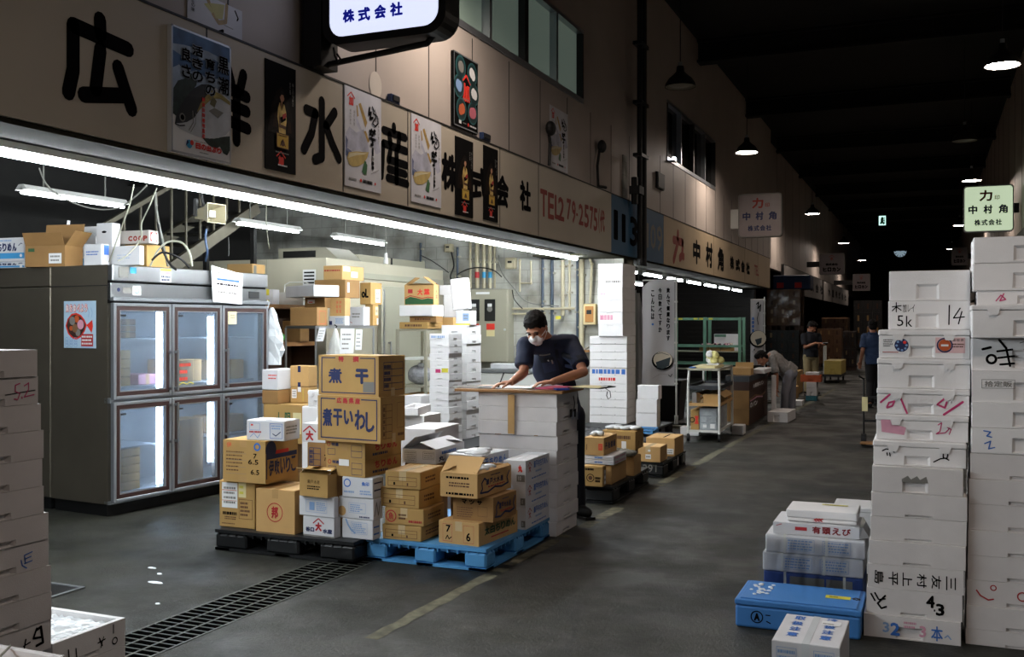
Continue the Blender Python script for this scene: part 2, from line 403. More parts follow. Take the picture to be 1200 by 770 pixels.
# windows in it
def window(n, w, lit):
    y0, y1, z0, z1 = w
    f = MB(); t = .05; x0, x1 = XW-.12, XW+.015
    f.box(x0, y0, z0-.02, x1, y1, z0+t, M_ALU); f.box(x0, y0, z1-t, x1, y1, z1, M_ALU)
    k = 4; st = (y1-y0)/k
    for i in range(k+1):
        y = y0+i*st; ww = .05 if i in (0, k) else (.055 if i == 2 else .03)
        ya, yb = max(y0, y-ww), min(y1, y+ww)
        f.box(x0, ya, z0+t, x1, yb, z1-t, M_ALU if i % 2 else M_DARK)
    fo = struct(f, 'window_%d' % n)
    for i in range(k):
        g = MB(); ya, yb = y0+i*st+.05, y0+(i+1)*st-.05
        gm = (E_WIN if lit else M_PANE)
        g.box(XW-.09, ya, z0+t, XW-.07, yb, z1-t, gm); o = g.build('window_pane', fo)
M_PANE = mat('dark_pane', '#0c0d0d', .08, var=0)
window(1, W1, True); window(2, W2, False)
# light on the sill of the second window is a small lamp standing on its inside
# sign band along the shop fronts
def band(name, y0, y1, m1, labels=(), z0=ZB, z1=ZT, x=XF):
    b = MB(); b.box(x-.094, y0, z0, x, y1, z1, m1)
    for y in labels: b.box(x-.001, y-.006, z0, x+.002, y+.006, z1, M_DARK)
    b.box(x-.094, y0, z1, x+.006, y1, z1+.014, M_DARK)
    return b
def signboard(b, label, name='shop_sign', cat='sign'):
    t = thing(name, label, cat, (0, 0, 0)); b.build('board', t); return t
def sp(px, py, x=XF): p = onx(px, py, x); return p
def sign_fr(y0, z0, y1, z1, x=XF): return (V((x, y0, z0)), V((0, y1-y0, 0)), V((0, 0, z1-z0)))
FRW = sign_fr(0, 0, 1, 1)
def px_line(mb, pts, w, m, x=XF, n=.002):
    q = [onx(a, b, x) for a, b in pts]
    mb.line(sign_fr(0, 0, 1, 1, x), [(p.y, p.z) for p in q], w, m, n)
def px_text(mb, t, px0, px1, ytop, ybot, m, bold, x=XF):
    # ytop / ybot measured at the middle of the glyph
    a, b = onx(px0, 300, x), onx(px1, 300, x); c = .5*(px0+px1)
    zt, zb = onx(c, ytop, x).z, onx(c, ybot, x).z
    mb.text(sign_fr(a.y, zb, b.y, zt, x), t, 0, 0, 1, 1, m, bold, .002)
YP = 13.57
S1 = signboard(band('a', -6, YP, M_SIGN, [-.8, 1.1, 3.0, 5.0, 6.57, 7.6, 9.6, 10.72]), 'long cream shop signboard with big black characters and a red telephone number')
BW = .088
LQ = []
def chars(strokes, w):
    L = MB()
    for pts in strokes: px_line(L, pts, w, M_INK)
    L.build('painted_character', S1)
def char1(t, a, b, y0, y1, m, bold):
    L = MB(); px_text(L, t, a, b, y0, y1, m, bold); L.build('painted_character', S1)
chars(([(117,23),(117.5,40)], [(86,29.5),(150,58)], [(85.5,30),(85.5,82),(80,108)], [(117.5,58),(112,104)], [(98,111),(145,112)], [(138,79),(145,101),(154,128)]), BW)
chars(([(258,84),(262,92)], [(254,108),(258,117)], [(251,156),(260,138)], [(267,81),(271,97)], [(285,88),(281,106)], [(266,103),(289,114)], [(267,122),(289,131)], [(262,139),(290,151)], [(277,106),(277,165)]), BW*.92)
chars(([(359,128.5),(369.5,133)], [(369.5,133),(365,156),(356,175)], [(377,119),(377,184),(369,187)], [(392,132),(383,146)], [(382,148),(389,168),(397,186)]), BW*.92)
def z8(x, y): return (395+x/4.815, 90+y/4.815)
chars([[z8(*p) for p in pts] for pts in ([(320,280),(320,300)], [(262,300),(385,345)], [(295,330),(300,375)], [(350,330),(345,395)], [(262,375),(390,420)], [(258,380),(255,480),(250,560)], [(300,420),(290,470)], [(300,470),(390,500)], [(290,520),(385,550)], [(285,570),(395,605)], [(335,420),(335,590)])], BW*.8)
char1('株', 517, 536, 180, 224, M_INK, .018); char1('式', 551, 573, 196, 236, M_INK, .018)
char1('会', 581, 596, 205, 243, M_INK, .018); char1('社', 609, 622, 212, 248, M_INK, .016)
L = MB()
for t, a, b, y0, y1 in (('T',633,641,222,254), ('E',642,649,226,257), ('L',650,656,229,257), ('2',654,661,231,259), ('7',664,669,233,258), ('9',670,674.5,235,262), ('-',675,677,250,253), ('2',678,683.5,239,264), ('5',684.5,690,240,267), ('7',691,695,242,269), ('5',695.5,700,244,271), ('(',701,702.6,244,273), ('代',703,708.5,246,272)): px_text(L, t, a, b, y0, y1, M_SREDS, .010 if t not in '-(' else .003)
L.build('telephone_number', S1)
# blue number boards by the post between the two shops
YQ = 16.58
S2 = signboard(band('b', YP+.01, 14.86, M_BLUE_SIGN), 'blue board numbered 113 beside the black downpipes', 'number_board')
L = MB()
for t, a, b, y0, y1 in (('1',719,724,246,281), ('1',728.5,733,251,284), ('3',738,747,254,289)): px_text(L, t, a, b, y0, y1, M_INK, .02)
L.build('lettering', S2)
S3 = signboard(band('b2', 14.87, YQ, M_BLUE_SIGN), 'blue board numbered 109 next to the tan signboard', 'number_board')
L = MB()
for t, a, b, y0, y1 in (('1',755,760,261,290), ('0',762,768.5,263,292), ('9',769.5,776,265,295)): px_text(L, t, a, b, y0, y1, M_GREY, .012)
L.build('lettering', S3)
YE = 28.75
S4 = signboard(band('c', YQ+.01, YE, M_SIGN2, [20.8, 24.6, 26.6]), 'tan shop signboard with a red character and smaller black ones above the second shop')
L = MB()
for t, a, b, y0, y1, mm in (('印',799,802,296,306,M_SREDS), ('中',812,820.5,281,310,M_INK), ('村',827,835,284,314,M_INK), ('角',841,848,290,318,M_INK), ('株',855.5,860,300,316,M_INK), ('式',862,867,303,318,M_INK), ('会',868.5,872.5,305,320,M_INK), ('社',874.5,878.5,307,322,M_INK)): px_text(L, t, a, b, y0, y1, mm, .03 if mm is M_INK else .02)
for pts in ([(789.3,281),(800,284.5)], [(800,284.5),(799.4,299),(796.6,302.5)], [(794.4,273.5),(793.8,286),(789.5,304.5)]): px_line(L, pts, .15, M_SREDS)
px_text(L, 'TEL', 884, 889, 311, 323, M_SREDS, .01)
L.build('lettering', S4)
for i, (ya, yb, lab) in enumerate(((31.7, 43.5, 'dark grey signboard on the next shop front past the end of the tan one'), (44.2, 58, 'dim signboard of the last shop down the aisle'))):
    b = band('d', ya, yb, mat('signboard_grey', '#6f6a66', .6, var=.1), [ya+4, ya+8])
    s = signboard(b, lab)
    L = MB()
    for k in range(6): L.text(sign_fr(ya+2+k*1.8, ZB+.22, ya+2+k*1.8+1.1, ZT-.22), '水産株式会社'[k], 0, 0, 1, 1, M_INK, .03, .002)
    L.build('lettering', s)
# soffit under the band and wall over the shop openings
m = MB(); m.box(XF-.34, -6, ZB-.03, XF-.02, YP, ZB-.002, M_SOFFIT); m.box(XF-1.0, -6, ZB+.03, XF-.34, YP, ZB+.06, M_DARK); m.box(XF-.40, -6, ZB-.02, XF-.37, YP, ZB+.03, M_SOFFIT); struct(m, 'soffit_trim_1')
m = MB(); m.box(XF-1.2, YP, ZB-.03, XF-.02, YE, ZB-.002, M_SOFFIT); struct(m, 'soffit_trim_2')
m = MB(); m.box(XW-.2, -6, ZB+.06, XW-.02, YE, 3.3, M_DARK); struct(m, 'wall_left_lintel')
# interior of the first shop
YPW = 14.45
m = MB(); m.box(-11.2, YPW, 0, -4.25, YPW+.2, 4.1, M_BLOCK); struct(m, 'wall_partition')
m = MB(); m.box(-4.62, 14.50, 0, -4.25, 15.0, ZB-.03, M_CAB); struct(m, 'pillar_trim')
m = MB(); m.box(-11.2, -6, 0, -11.0, 28.8, 4.1, M_DARK); struct(m, 'wall_back')
m = MB(); m.box(-11.2, -6, 4.1, XW-.2, 28.8, 4.2, M_CEIL); struct(m, 'ceiling_shop')
for k in range(5):
    m = MB(); y = 2.5+3*k; m.box(-11, y-.06, 3.6, -4.5, y+.06, 3.62, M_DARK); m.box(-11, y-.008, 3.62, -4.5, y+.008, 3.8, M_DARK); m.box(-11, y-.06, 3.8, -4.5, y+.06, 3.82, M_DARK); struct(m, 'ceiling_shop_beam')
m = MB(); m.box(-11.2, 28.6, 0, XW-.3, 28.8, 4.1, M_SHUT)
for k in range(26): m.box(-11, 28.55, .1+k*.13, XW-.3, 28.6, .16+k*.13, M_SHUT)
struct(m, 'wall_partition_far')
# cold room: cream insulated panels
CRX, CRY = -7.27, 11.05
m = MB(); m.box(-10.9, CRY, 0, CRX, YPW-.02, 2.42, M_CREAM)
for x in (-8.2, -9.1, -10.0): m.box(x-.005, CRY-.004, 0, x+.005, CRY, 2.42, M_CREAM2)
m.box(CRX, CRY+.2, 2.18, CRX+.05, YPW-.1, 2.26, M_CREAM2)
cr = thing('cold_room', 'cream walk-in cold room standing against the block wall behind the racks', 'cold room', (0, 0, 0)); m.build('panel_shell', cr)
d = MB(); d.box(CRX+.01, 12.35, .05, CRX+.07, 13.75, 2.1, M_CREAM2); d.box(CRX+.07, 12.4, .1, CRX+.08, 12.44, 2.05, M_STEEL2); dd = d.build('sliding_door', cr, bevel=.01)
h = MB(); h.cyl((CRX+.11, 12.55, .95), (CRX+.11, 12.55, 1.3), .012, M_STEEL2); h.box(CRX+.07,12.54,.96,CRX+.11,12.56,.98,M_STEEL2); h.box(CRX+.07,12.54,1.27,CRX+.11,12.56,1.29,M_STEEL2); h.build('door_handle', dd)
# stair to the mezzanine, seen behind the refrigerator
st = thing('steel_stair', 'grey steel stair with plain balusters rising behind the refrigerators', 'stair', (-9.05, 9.3, 0))
s0, s1 = V((0,-1.9,1.2)), V((0, 1.6, 3.1))
for sx, nm in ((.0, 'stringer'), (.8, 'stringer')):
    q = MB(); d = (s1-s0).normalized(); q.obox((s0+s1)/2+V((sx,0,0)), d*((s1-s0).length/2), V((.03,0,0)), V((0,-d.z,d.y))*.07, M_STAIR); q.build(nm, st)
for k in range(12):
    q = MB(); p = s0.lerp(s1, (k+.5)/12); q.box(.03, p.y-.12, p.z-.015, .77, p.y+.12, p.z+.015, M_DARK); q.build('tread', st)
for k in range(14):
    q = MB(); p = s0.lerp(s1, (k+.5)/14); q.box(.79, p.y-.012, p.z+.1, .81, p.y+.012, p.z+.95, M_STAIR); q.build('baluster', st)
q = MB(); q.obox((s0+s1)/2+V((.8,0,.97)), (s1-s0)/2, V((.02,0,0)), V((0,-.6,.8))*.025, M_STAIR); q.build('handrail', st)
q = MB(); q.box(-.02, 1.5, .0, .04, 1.56, 3.1, M_DARK); q.box(.76, 1.5, 0, .82, 1.56, 3.1, M_DARK); q.box(-.02,-1.9,0,.04,-1.84,1.2,M_DARK); q.box(.76,-1.9,0,.82,-1.84,1.2,M_DARK); q.build('support_post', st)
# right-hand shop fronts and the far end
m = MB(); m.box(1.77, 9, 3.3, 1.95, 75, 7.2, M_WALL); joints(m, 1.767, 9, 75, 3.3, 7.2, 1.9, 10); struct(m, 'wall_right')
m = MB(); m.box(4.5, -6, 0, 4.7, 75, 7.2, M_DARK); struct(m, 'wall_right_back')
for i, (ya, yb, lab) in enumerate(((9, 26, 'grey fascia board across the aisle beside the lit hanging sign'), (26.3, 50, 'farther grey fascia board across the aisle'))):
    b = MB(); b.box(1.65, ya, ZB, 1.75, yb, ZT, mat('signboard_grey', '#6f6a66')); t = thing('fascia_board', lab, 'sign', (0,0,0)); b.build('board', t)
for y in (10, 25, 38, 52):
    m = MB(); m.box(1.68, y, 0, 2.0, y+.4, ZB, M_WALL); struct(m, 'pillar_trim')
m = MB(); m.box(-13, 76, 0, 6, 76.3, 7.2, mat('far_wall', '#4a4338', .8)); struct(m, 'wall_far')
m = MB(); m.box(-13, -6.3, 0, 6, -6, 7.2, M_DARK); struct(m, 'wall_behind')
# floor markings
def strip(name, x0, y0, x1, y1, w, mm, z=.002):
    a, b = V((x0, y0, 0)), V((x1, y1, 0)); d = (b-a).normalized(); e = V((-d.y, d.x, 0)); n = max(2, int((b-a).length/.09)); rd = random.Random(3); q = MB()
    L_, R_ = [], []
    for i in range(n+1):
        p = a.lerp(b, i/n); L_.append(p+e*(w/2+rd.uniform(-.012,.008))+V((0,0,z))); R_.append(p-e*(w/2+rd.uniform(-.012,.008))+V((0,0,z)))
    for i in range(n):
        if rd.random() < .06: continue
        q.add([L_[i], L_[i+1], R_[i+1], R_[i]], [(3,2,1,0)], mm)
    return struct(q, name)
strip('floor_line_1', -2.54, 4.25, -2.47, 6.9, .085, M_LINE)
strip('floor_line_2', -2.44, 7.2, -2.42, 8.1, .11, M_LINE); strip('floor_line_3', -2.41, 9.15, -2.36, 12.4, .10, M_LINE); strip('floor_line_4', -2.36, 12.6, -2.1, 25, .09, M_LINE)
strip('floor_line_5', -6.2, 7.1, -5.2, 7.6, .05, M_LINE)
# drain channel with its steel grating
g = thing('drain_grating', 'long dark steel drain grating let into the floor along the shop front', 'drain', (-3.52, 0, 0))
q = MB(); q.box(-.17, 1, .0005, .17, 13.8, .0014, mat('drain_shade', '#040404', 1.0, var=0, spec=0)); q.build('channel', g)  # flat black sheet: the shade below the bars is painted, no depth
M_GRATE = mat('grate_steel', '#4c4d48', .5, .4, var=.25)
q = MB()
for x in (-.175, -.055, .065, .175): q.box(x-.006, 1, .0015, x+.006, 13.8, .0042, M_GRATE)
q.build('edge_bar', g)
q = MB()
for k in range(225):
    y = 1.02+k*.0567; q.box(-.17, y-.004, .0015, .17, y+.004, .004, M_GRATE)
q.build('slat_grating', g)
# access hatch near the stack of foam boxes
hp = onz(78, 695); q = MB()
t = thing('floor_hatch', 'small dark floor hatch with a pale metal rim by the foam boxes', 'hatch', (hp.x-.25, hp.y-.1, 0))
q.box(-.25,-.2,.001,.25,.2,.004,M_BLACK); q.build('cover', t)
q = MB(); q.box(-.27,-.22,.001,.27,-.2,.01,M_ALU); q.box(-.27,.2,.001,.27,.22,.01,M_ALU); q.box(.25,-.2,.001,.27,.2,.01,M_ALU); q.box(-.27,-.2,.001,-.25,.2,.01,M_ALU); q.build('rim', t)
# spilt ice and paper scraps on the floor
for px, py, w, dp in ((182,683,.10,.03), (187,673,.03,.02), (178,666,.06,.02), (185,708,.03,.02)):
    p = onz(px, py); q = MB(); rd = random.Random(px)
    q.add([(w*.5*math.cos(k*PI/4)*rd.uniform(.7,1.1), dp*.5*math.sin(k*PI/4)*rd.uniform(.7,1.1), .006) for k in range(8)]+[(w*.6*math.cos(k*PI/4), dp*.6*math.sin(k*PI/4), .001) for k in range(8)], [tuple(range(8))]+[(k, (k+1)%8, 8+(k+1)%8, 8+k)[::-1] for k in range(8)], M_ICE)
    tag(q.build('ice_scrap', None, (p.x, p.y, 0)), 'pale scrap of ice or wet film on the dark floor near the refrigerator', 'ice', 'scraps on the floor')
# ---- lamps ------------------------------------------------------------------------------------
def batten(x, y0, y1, z, label, group, tube=E_TUBEIN, r=.016, hood=True, rods=True):
    t = thing('fluorescent_lamp', label, 'lamp', (x, (y0+y1)/2, z), 0, group); hl = (y1-y0)/2
    q = MB()
    if hood: q.add([(-.075,-hl,.02),(-.03,-hl,.07),(.03,-hl,.07),(.075,-hl,.02),(-.075,hl,.02),(-.03,hl,.07),(.03,hl,.07),(.075,hl,.02)], [(0,1,5,4),(1,2,6,5),(2,3,7,6),(0,3,2,1),(4,5,6,7)], M_PVC)
    else: q.box(-.03,-hl,.028,.03,hl,.07,M_PVC)
    q.build('mounting_channel', t)
    q = MB(); q.cyl((0,-hl+.006,0),(0,hl-.006,0), r, tube, seg=10); q.build('tube', t)
    for s in (-1, 1):
        q = MB(); q.box(-.012, s*(hl-.008)-.008, .012, .012, s*(hl-.008)+.008, .05, M_PVC); q.build('lamp_holder', t)
    if rods:
        for s in (-1, 1):
            q = MB(); q.cyl((0, s*hl*.6, .07), (0, s*hl*.6, 4.1-z), .008, M_CABLE, seg=6); q.build('hanging_rod', t)
    return t
for k in range(7):
    y0 = -3.0+k*2.42
    batten(-4.82, y0, y0+2.418, ZB-.055, '%s long bright fluorescent tube under the cream signboard, counted up the aisle' % ('first','second','third','fourth','fifth','sixth','seventh')[k], 'tubes under the first signboard', E_TUBE, .019, False, False)
for y0, y1 in ((4.7, 5.9), (6.6, 7.85), (9.65, 10.9), (11.75, 13.1)):
    batten(-7.6, y0, y1, 2.75, {4.7:'hooded fluorescent lamp over the plain steel cabinet', 6.6:'hooded fluorescent lamp hanging over the three-door refrigerator', 9.65:'hooded fluorescent lamp hanging beside the cream horn speaker', 11.75:'hooded fluorescent lamp hanging over the cold room roof'}[y0], 'hooded lamps inside the first shop')
for k in range(7):
    y0 = 15.7+k*1.75
    batten(-4.75, y0, y0+1.25, ZB-.12, '%s short fluorescent tube under the tan signboard, counted up the aisle' % ('first','second','third','fourth','fifth','sixth','seventh')[k], 'tubes under the second signboard', E_TUBEIN, .02, False, False)
for k in range(2):
    batten(-5.9, 20.2+k*2.6, 21.5+k*2.6, 2.42, 'fluorescent tube deeper inside the second shop, %s of two' % ('nearer','remoter')[k], 'inner tubes of the second shop', E_TUBEIN, .02, False)
def dome(x, y, z, on, label):
    t = thing('dome_lamp', label, 'lamp', (x, y, z), 0, 'dome lamps hung down the aisle')
    q = MB(); prof = [(.225,0),(.215,.05),(.17,.12),(.10,.18),(.06,.22),(.05,.30),(0.001,.30)]
    q.lathe((0,0,0), prof, M_DARK); q.lathe((0,0,.004), [(.215,.0),(.20,.05),(.16,.11),(.09,.17),(0.001,.19)], M_PVC if on else M_CAB); q.build('shade', t, smooth=True)
    q = MB(); q.cyl((0,0,.30),(0,0,.36), .03, M_ALU); q.cyl((0,0,.36),(0,0,7.2-z), .008, M_DARK, seg=6); q.build('stem', t)
    q = MB(); q.lathe((0,0,.012), [(.19,0.02),(.13,0.0),(0.001,-.012)] , E_LAMP if on else M_CAB); q.build('bulb_lens', t, smooth=True)
dome(.89, 14.8, 5.0, True, 'lit dome lamp high over the stacked foam boxes, larger than the other lamps')
dome(.92, 26.4, 5.0, True, 'lit dome lamp just above the lit green-white hanging sign')
dome(.95, 38.2, 5.0, True, 'lit dome lamp peeping out beside the lit green-white hanging sign')
dome(.92, 50, 5.0, True, 'small distant lit dome lamp above the dark hanging sign over the foam boxes')
dome(-3.4, 20.3, 5.0, True, 'lit dome lamp shining down the tan wall over the second shop')
dome(-3.4, 32.4, 5.0, True, 'lit dome lamp second along the shop side, above the dark aisle')
dome(-3.4, 44.6, 5.0, True, 'lit dome lamp third along the shop side, small in the distance')
dome(-3.4, 57, 5.0, True, 'smallest lit dome lamp, beside the farthest hanging sign')
dome(-3.35, 14.3, 5.0, False, 'unlit dome lamp hanging in the dark past the upper windows')
dome(.6, 20.6, 5.0, False, 'unlit dome lamp in the dark between the two lit ones across the aisle')
dome(-3.4, 8.1, 5.0, True, 'lit dome lamp overhead by the cream signboard, out of the picture')
dome(.87, 3.0, 5.0, True, 'lit dome lamp overhead of the foam boxes, out of the picture')
dome(-3.4, -4.0, 5.0, True, 'lit dome lamp overhead behind the photographer')
# ---- carton and foam-box makers -------------------------------------------------------------
def fit(cx, cyb, cyt, lx=None, rx=None, r=0.0, z=0.0, Z=None, w=None, d=None, h=None):
    """near vertical edge at column cx, foot at row cyb on height z (or at depth Z); far ends of the two seen faces at columns lx and rx"""
    a = math.radians(r)
    if Z is None: P = onz(cx, cyb, z)
    else: P = O+ray(cx, HOR)*Z; P.z = z
    Zc = depth(P)
    if h is None: h = H+(HOR-cyt)/F*Zc-z
    def hit(px, dx, dy):
        q = ray(px, HOR); return -(P.x*q.y-P.y*q.x)/(dx*q.y-dy*q.x)
    if w is None: w = hit(lx, -math.cos(a), -math.sin(a))
    if d is None: d = hit(rx, -math.sin(a), math.cos(a))
    return P, w, d, h, a
def weld(o):
    b = bmesh.new(); b.from_mesh(o.data); bmesh.ops.remove_doubles(b, verts=b.verts, dist=.0002); bmesh.ops.recalc_face_normals(b, faces=b.faces); b.to_mesh(o.data); b.free()
class Box:
    def __init__(s, name, label, cat, ft, group=None):
        P, s.w, s.d, s.h, s.a = ft
        c = V((P.x, P.y, P.z))+Matrix.Rotation(s.a, 3, 'Z') @ V((-s.w/2, s.d/2, 0))
        s.z = P.z; s.top = P.z+s.h; s.P = P; s.Z = depth(P)
        s.root = thing(name, label, cat, c, s.a, group); s.mk = MB(); s.lb = MB(); s.lbs = []; s.tp = MB()
    def fr(s, f, z0=0.0, h=None):
        w, d = s.w/2, s.d/2; h = s.h if h is None else h
        return {'F': (V((-w,-d,z0)), V((s.w,0,0)), V((0,0,h))), 'R': (V((w,-d,z0)), V((0,s.d,0)), V((0,0,h))),
                'L': (V((-w,d,z0)), V((0,-s.d,0)), V((0,0,h))), 'B': (V((w,d,z0)), V((-s.w,0,0)), V((0,0,h))),
                'T': (V((-w,-d,z0+h)), V((s.w,0,0)), V((0,s.d,0)))}[f]
    def text(s, f, t, x0, y0, x1, y1, m, bold=.0, **k): s.mk.text(s.fr(f), t, x0, y0, x1, y1, m, bold, **k); return s
    def line(s, f, pts, w, m): s.mk.line(s.fr(f), pts, w, m); return s
    def rect(s, f, *a, **k): s.mk.rect(s.fr(f), *a, **k); return s
    def frame(s, f, *a): s.mk.frame(s.fr(f), *a); return s
    def dash(s, f, *a, **k): s.mk.dashes(s.fr(f), *a, **k); return s
    def label(s, f, x0, y0, x1, y1, m=None, rows=3, ink=None, seed=1):
        fr = s.fr(f); s.newlb(); s.lb.rect(fr, x0, y0, x1, y1, m or M_PAPER, .0018)
        if rows: s.lb.dashes(fr, x0+(x1-x0)*.12, y0+(y1-y0)*.12, x1-(x1-x0)*.12, y1-(y1-y0)*.12, rows, ink or M_GREY, .0024, .45, seed)
        return s
    def newlb(s):
        if s.lb.v: s.lbs.append(s.lb); s.lb = MB()
        return s
    def done(s):
        if s.mk.v: s.mk.build('lettering', s.root)
        s.newlb()
        for l in s.lbs: l.build('paper_label', s.root)
        if s.tp.v: s.tp.build('packing_tape', s.root)
        return s
    def tape(s, mode='FT', m=None, wd=.05, drop=.06):
        m = m or M_TAPEW; w, d, h = s.w/2, s.d/2, s.h; t = s.tp
        if mode in ('FT', 'F'):      # seam from front to back
            if mode == 'FT': t.box(-wd/2, -d-.0008, h, wd/2, d+.0008, h+.0008, m)
            t.box(-wd/2, -d-.001, h-drop, wd/2, -d-.0001, h+.0008, m)
        if mode in ('RT', 'R'):
            if mode == 'RT': t.box(-w-.0008, -wd/2, h, w+.0008, wd/2, h+.0008, m)
            t.box(w+.0001, -wd/2, h-drop, w+.001, wd/2, h+.0008, m)
        return s
def carton(name, label, ft, m=None, group=None, seam='x', open_=None, cat='carton'):
    m = m or M_CARD; b = Box(name, label, cat, ft, group); w, d, h = b.w/2, b.d/2, b.h
    q = MB()
    if not open_:
        q.box(-w, -d, 0, w, d, h-.0015, m); o = q.build('carton_body', b.root, bevel=.006, seg=2)
        s_ = MB()          # the two top flaps meeting at a seam
        if seam == 'x': s_.box(-w+.003, -d+.004, h-.0015, -.0012, d-.004, h, m); s_.box(.0012, -d+.004, h-.0015, w-.003, d-.004, h, m)
        else: s_.box(-w+.004, -d+.003, h-.0015, w-.004, -.0012, h, m); s_.box(-w+.004, .0012, h-.0015, w-.004, d-.003, h, m)
        s_.build('top_flap', b.root)
    else:
        t = .005
        q.box(-w,-d,0,w,d,.006,m); q.box(-w,-d,.006,w,-d+t,h,m); q.box(-w,d-t,.006,w,d,h,m); q.box(-w,-d+t,.006,-w+t,d-t,h,m); q.box(w-t,-d+t,.006,w,d-t,h,m)
        q.build('carton_body', b.root)
        for f, ang, ln in open_:    # flap on side f, angle from upright (deg, outward), length
            a = math.radians(ang); fm = MB(); c_, s2 = math.cos(a)*ln, math.sin(a)*ln
            nx, ny = {'F': (0,-1), 'B': (0,1), 'L': (-1,0), 'R': (1,0)}[f]
            if nx == 0: p = [V((-w+.004, ny*d, h)), V((w-.004, ny*d, h))]
            else: p = [V((nx*w, -d+.004, h)), V((nx*w, d-.004, h))]
            o2 = V((nx*s2, ny*s2, c_)); n2 = V((nx*c_, ny*c_, -s2)).normalized()*.004
            ps = [p[0], p[1], p[1]+o2, p[0]+o2]; ps += [x+n2 for x in ps]
            fm.add(ps, [(0,1,2,3),(7,6,5,4),(0,4,5,1),(1,5,6,2),(2,6,7,3),(3,7,4,0)], m); fm.build('flap', b.root)
    return b
def ring_face(q, fr, rc, dep, m):
    """a face with a sunk rectangular grip; rc = x0,y0,x1,y1 fractions"""
    x0, y0, x1, y1 = rc; P = lambda x, y, n=0: q.P(fr, x, y, n)
    A = [P(0,0), P(1,0), P(1,1), P(0,1)]; i = [P(x0,y0), P(x1,y0), P(x1,y1), P(x0,y1)]
    sx = min(.25*(x1-x0), dep/fr[1].length); sy = min(.3*(y1-y0), dep/fr[2].length)
    j = [P(x0+sx,y0+sy*.2,-dep), P(x1-sx,y0+sy*.2,-dep), P(x1-sx,y1-sy,-dep), P(x0+sx,y1-sy,-dep)]
    v = A+i+j; fs = []
    for k in range(4): n = (k+1) % 4; fs += [(k, n, 4+n, 4+k), (4+k, 4+n, 8+n, 8+k)]
    q.add(v, fs+[(8,9,10,11)], m)
def foam(name, label, ft, m=None, group=None, lid=0.0, grip=(.36,.04,.64,.5), faces='FB', dep=.012, tabs=True, open_=False, cat='foam box', bev=.007, fullbody=True):
    m = m or M_STYRO; b = Box(name, label, cat, ft, group); b.bh = bh = b.h-lid
    q = MB()
    for f in 'FRLB':
        fr = b.fr(f, 0, bh)
        if f in faces: ring_face(q, fr, grip, dep, m)
        else: q.add([q.P(fr,0,0), q.P(fr,1,0), q.P(fr,1,1), q.P(fr,0,1)], [(0,1,2,3)], m)
    w, d = b.w/2, b.d/2
    q.add([(-w,-d,0),(w,-d,0),(w,d,0),(-w,d,0)], [(3,2,1,0)], m)
    if open_:
        t = .022; fl = .03
        q.add([(-w,-d,bh),(w,-d,bh),(w,d,bh),(-w,d,bh),(-w+t,-d+t,bh),(w-t,-d+t,bh),(w-t,d-t,bh),(-w+t,d-t,bh),(-w+t,-d+t,fl),(w-t,-d+t,fl),(w-t,d-t,fl),(-w+t,d-t,fl)],
              [(0,1,5,4),(1,2,6,5),(2,3,7,6),(3,0,4,7),(4,5,9,8),(5,6,10,9),(6,7,11,10),(7,4,8,11),(8,9,10,11)], m)
    else: q.add([(-w,-d,bh),(w,-d,bh),(w,d,bh),(-w,d,bh)], [(0,1,2,3)], m)
    o = q.build('foam_body', b.root); weld(o)
    bv = o.modifiers.new('edge', 'BEVEL'); bv.width = bev; bv.segments = 2; bv.limit_method = 'ANGLE'; bv.angle_limit = 1.2
    if lid > 0:
        q = MB(); q.box(-w-.003, -d-.003, bh+.0015, w+.003, d+.003, b.h, m); o = q.build('lid', b.root, bevel=.006, seg=2)
        if tabs:
            for xx in (-.56, .56):
                q = MB(); q.add([(xx*w-.03,-d-.009,bh+.012),(xx*w+.03,-d-.009,bh+.012),(xx*w+.018,-d-.009,bh-.022),(xx*w-.018,-d-.009,bh-.022),(xx*w-.03,-d-.0005,bh+.012),(xx*w+.03,-d-.0005,bh+.012),(xx*w+.018,-d-.0005,bh-.022),(xx*w-.018,-d-.0005,bh-.022)],
                    [(0,3,2,1),(4,5,6,7),(0,1,5,4),(1,2,6,5),(2,3,7,6),(3,0,4,7)], m); q.build('lid_tab', o)
    return b
ORD = ['lowest', 'second from the bottom', 'third from the bottom', 'fourth from the bottom', 'fifth from the bottom', 'sixth from the bottom', 'seventh from the bottom', 'eighth from the bottom', 'ninth from the bottom', 'tenth from the bottom', 'eleventh from the bottom', 'twelfth from the bottom', 'thirteenth from the bottom', 'fourteenth from the bottom', 'fifteenth from the bottom', 'sixteenth from the bottom', 'seventeenth from the bottom', 'eighteenth from the bottom']
def ordl(i, n): return 'topmost' if i == n-1 else ('second from the top' if i == n-2 and n > 3 else ORD[i])
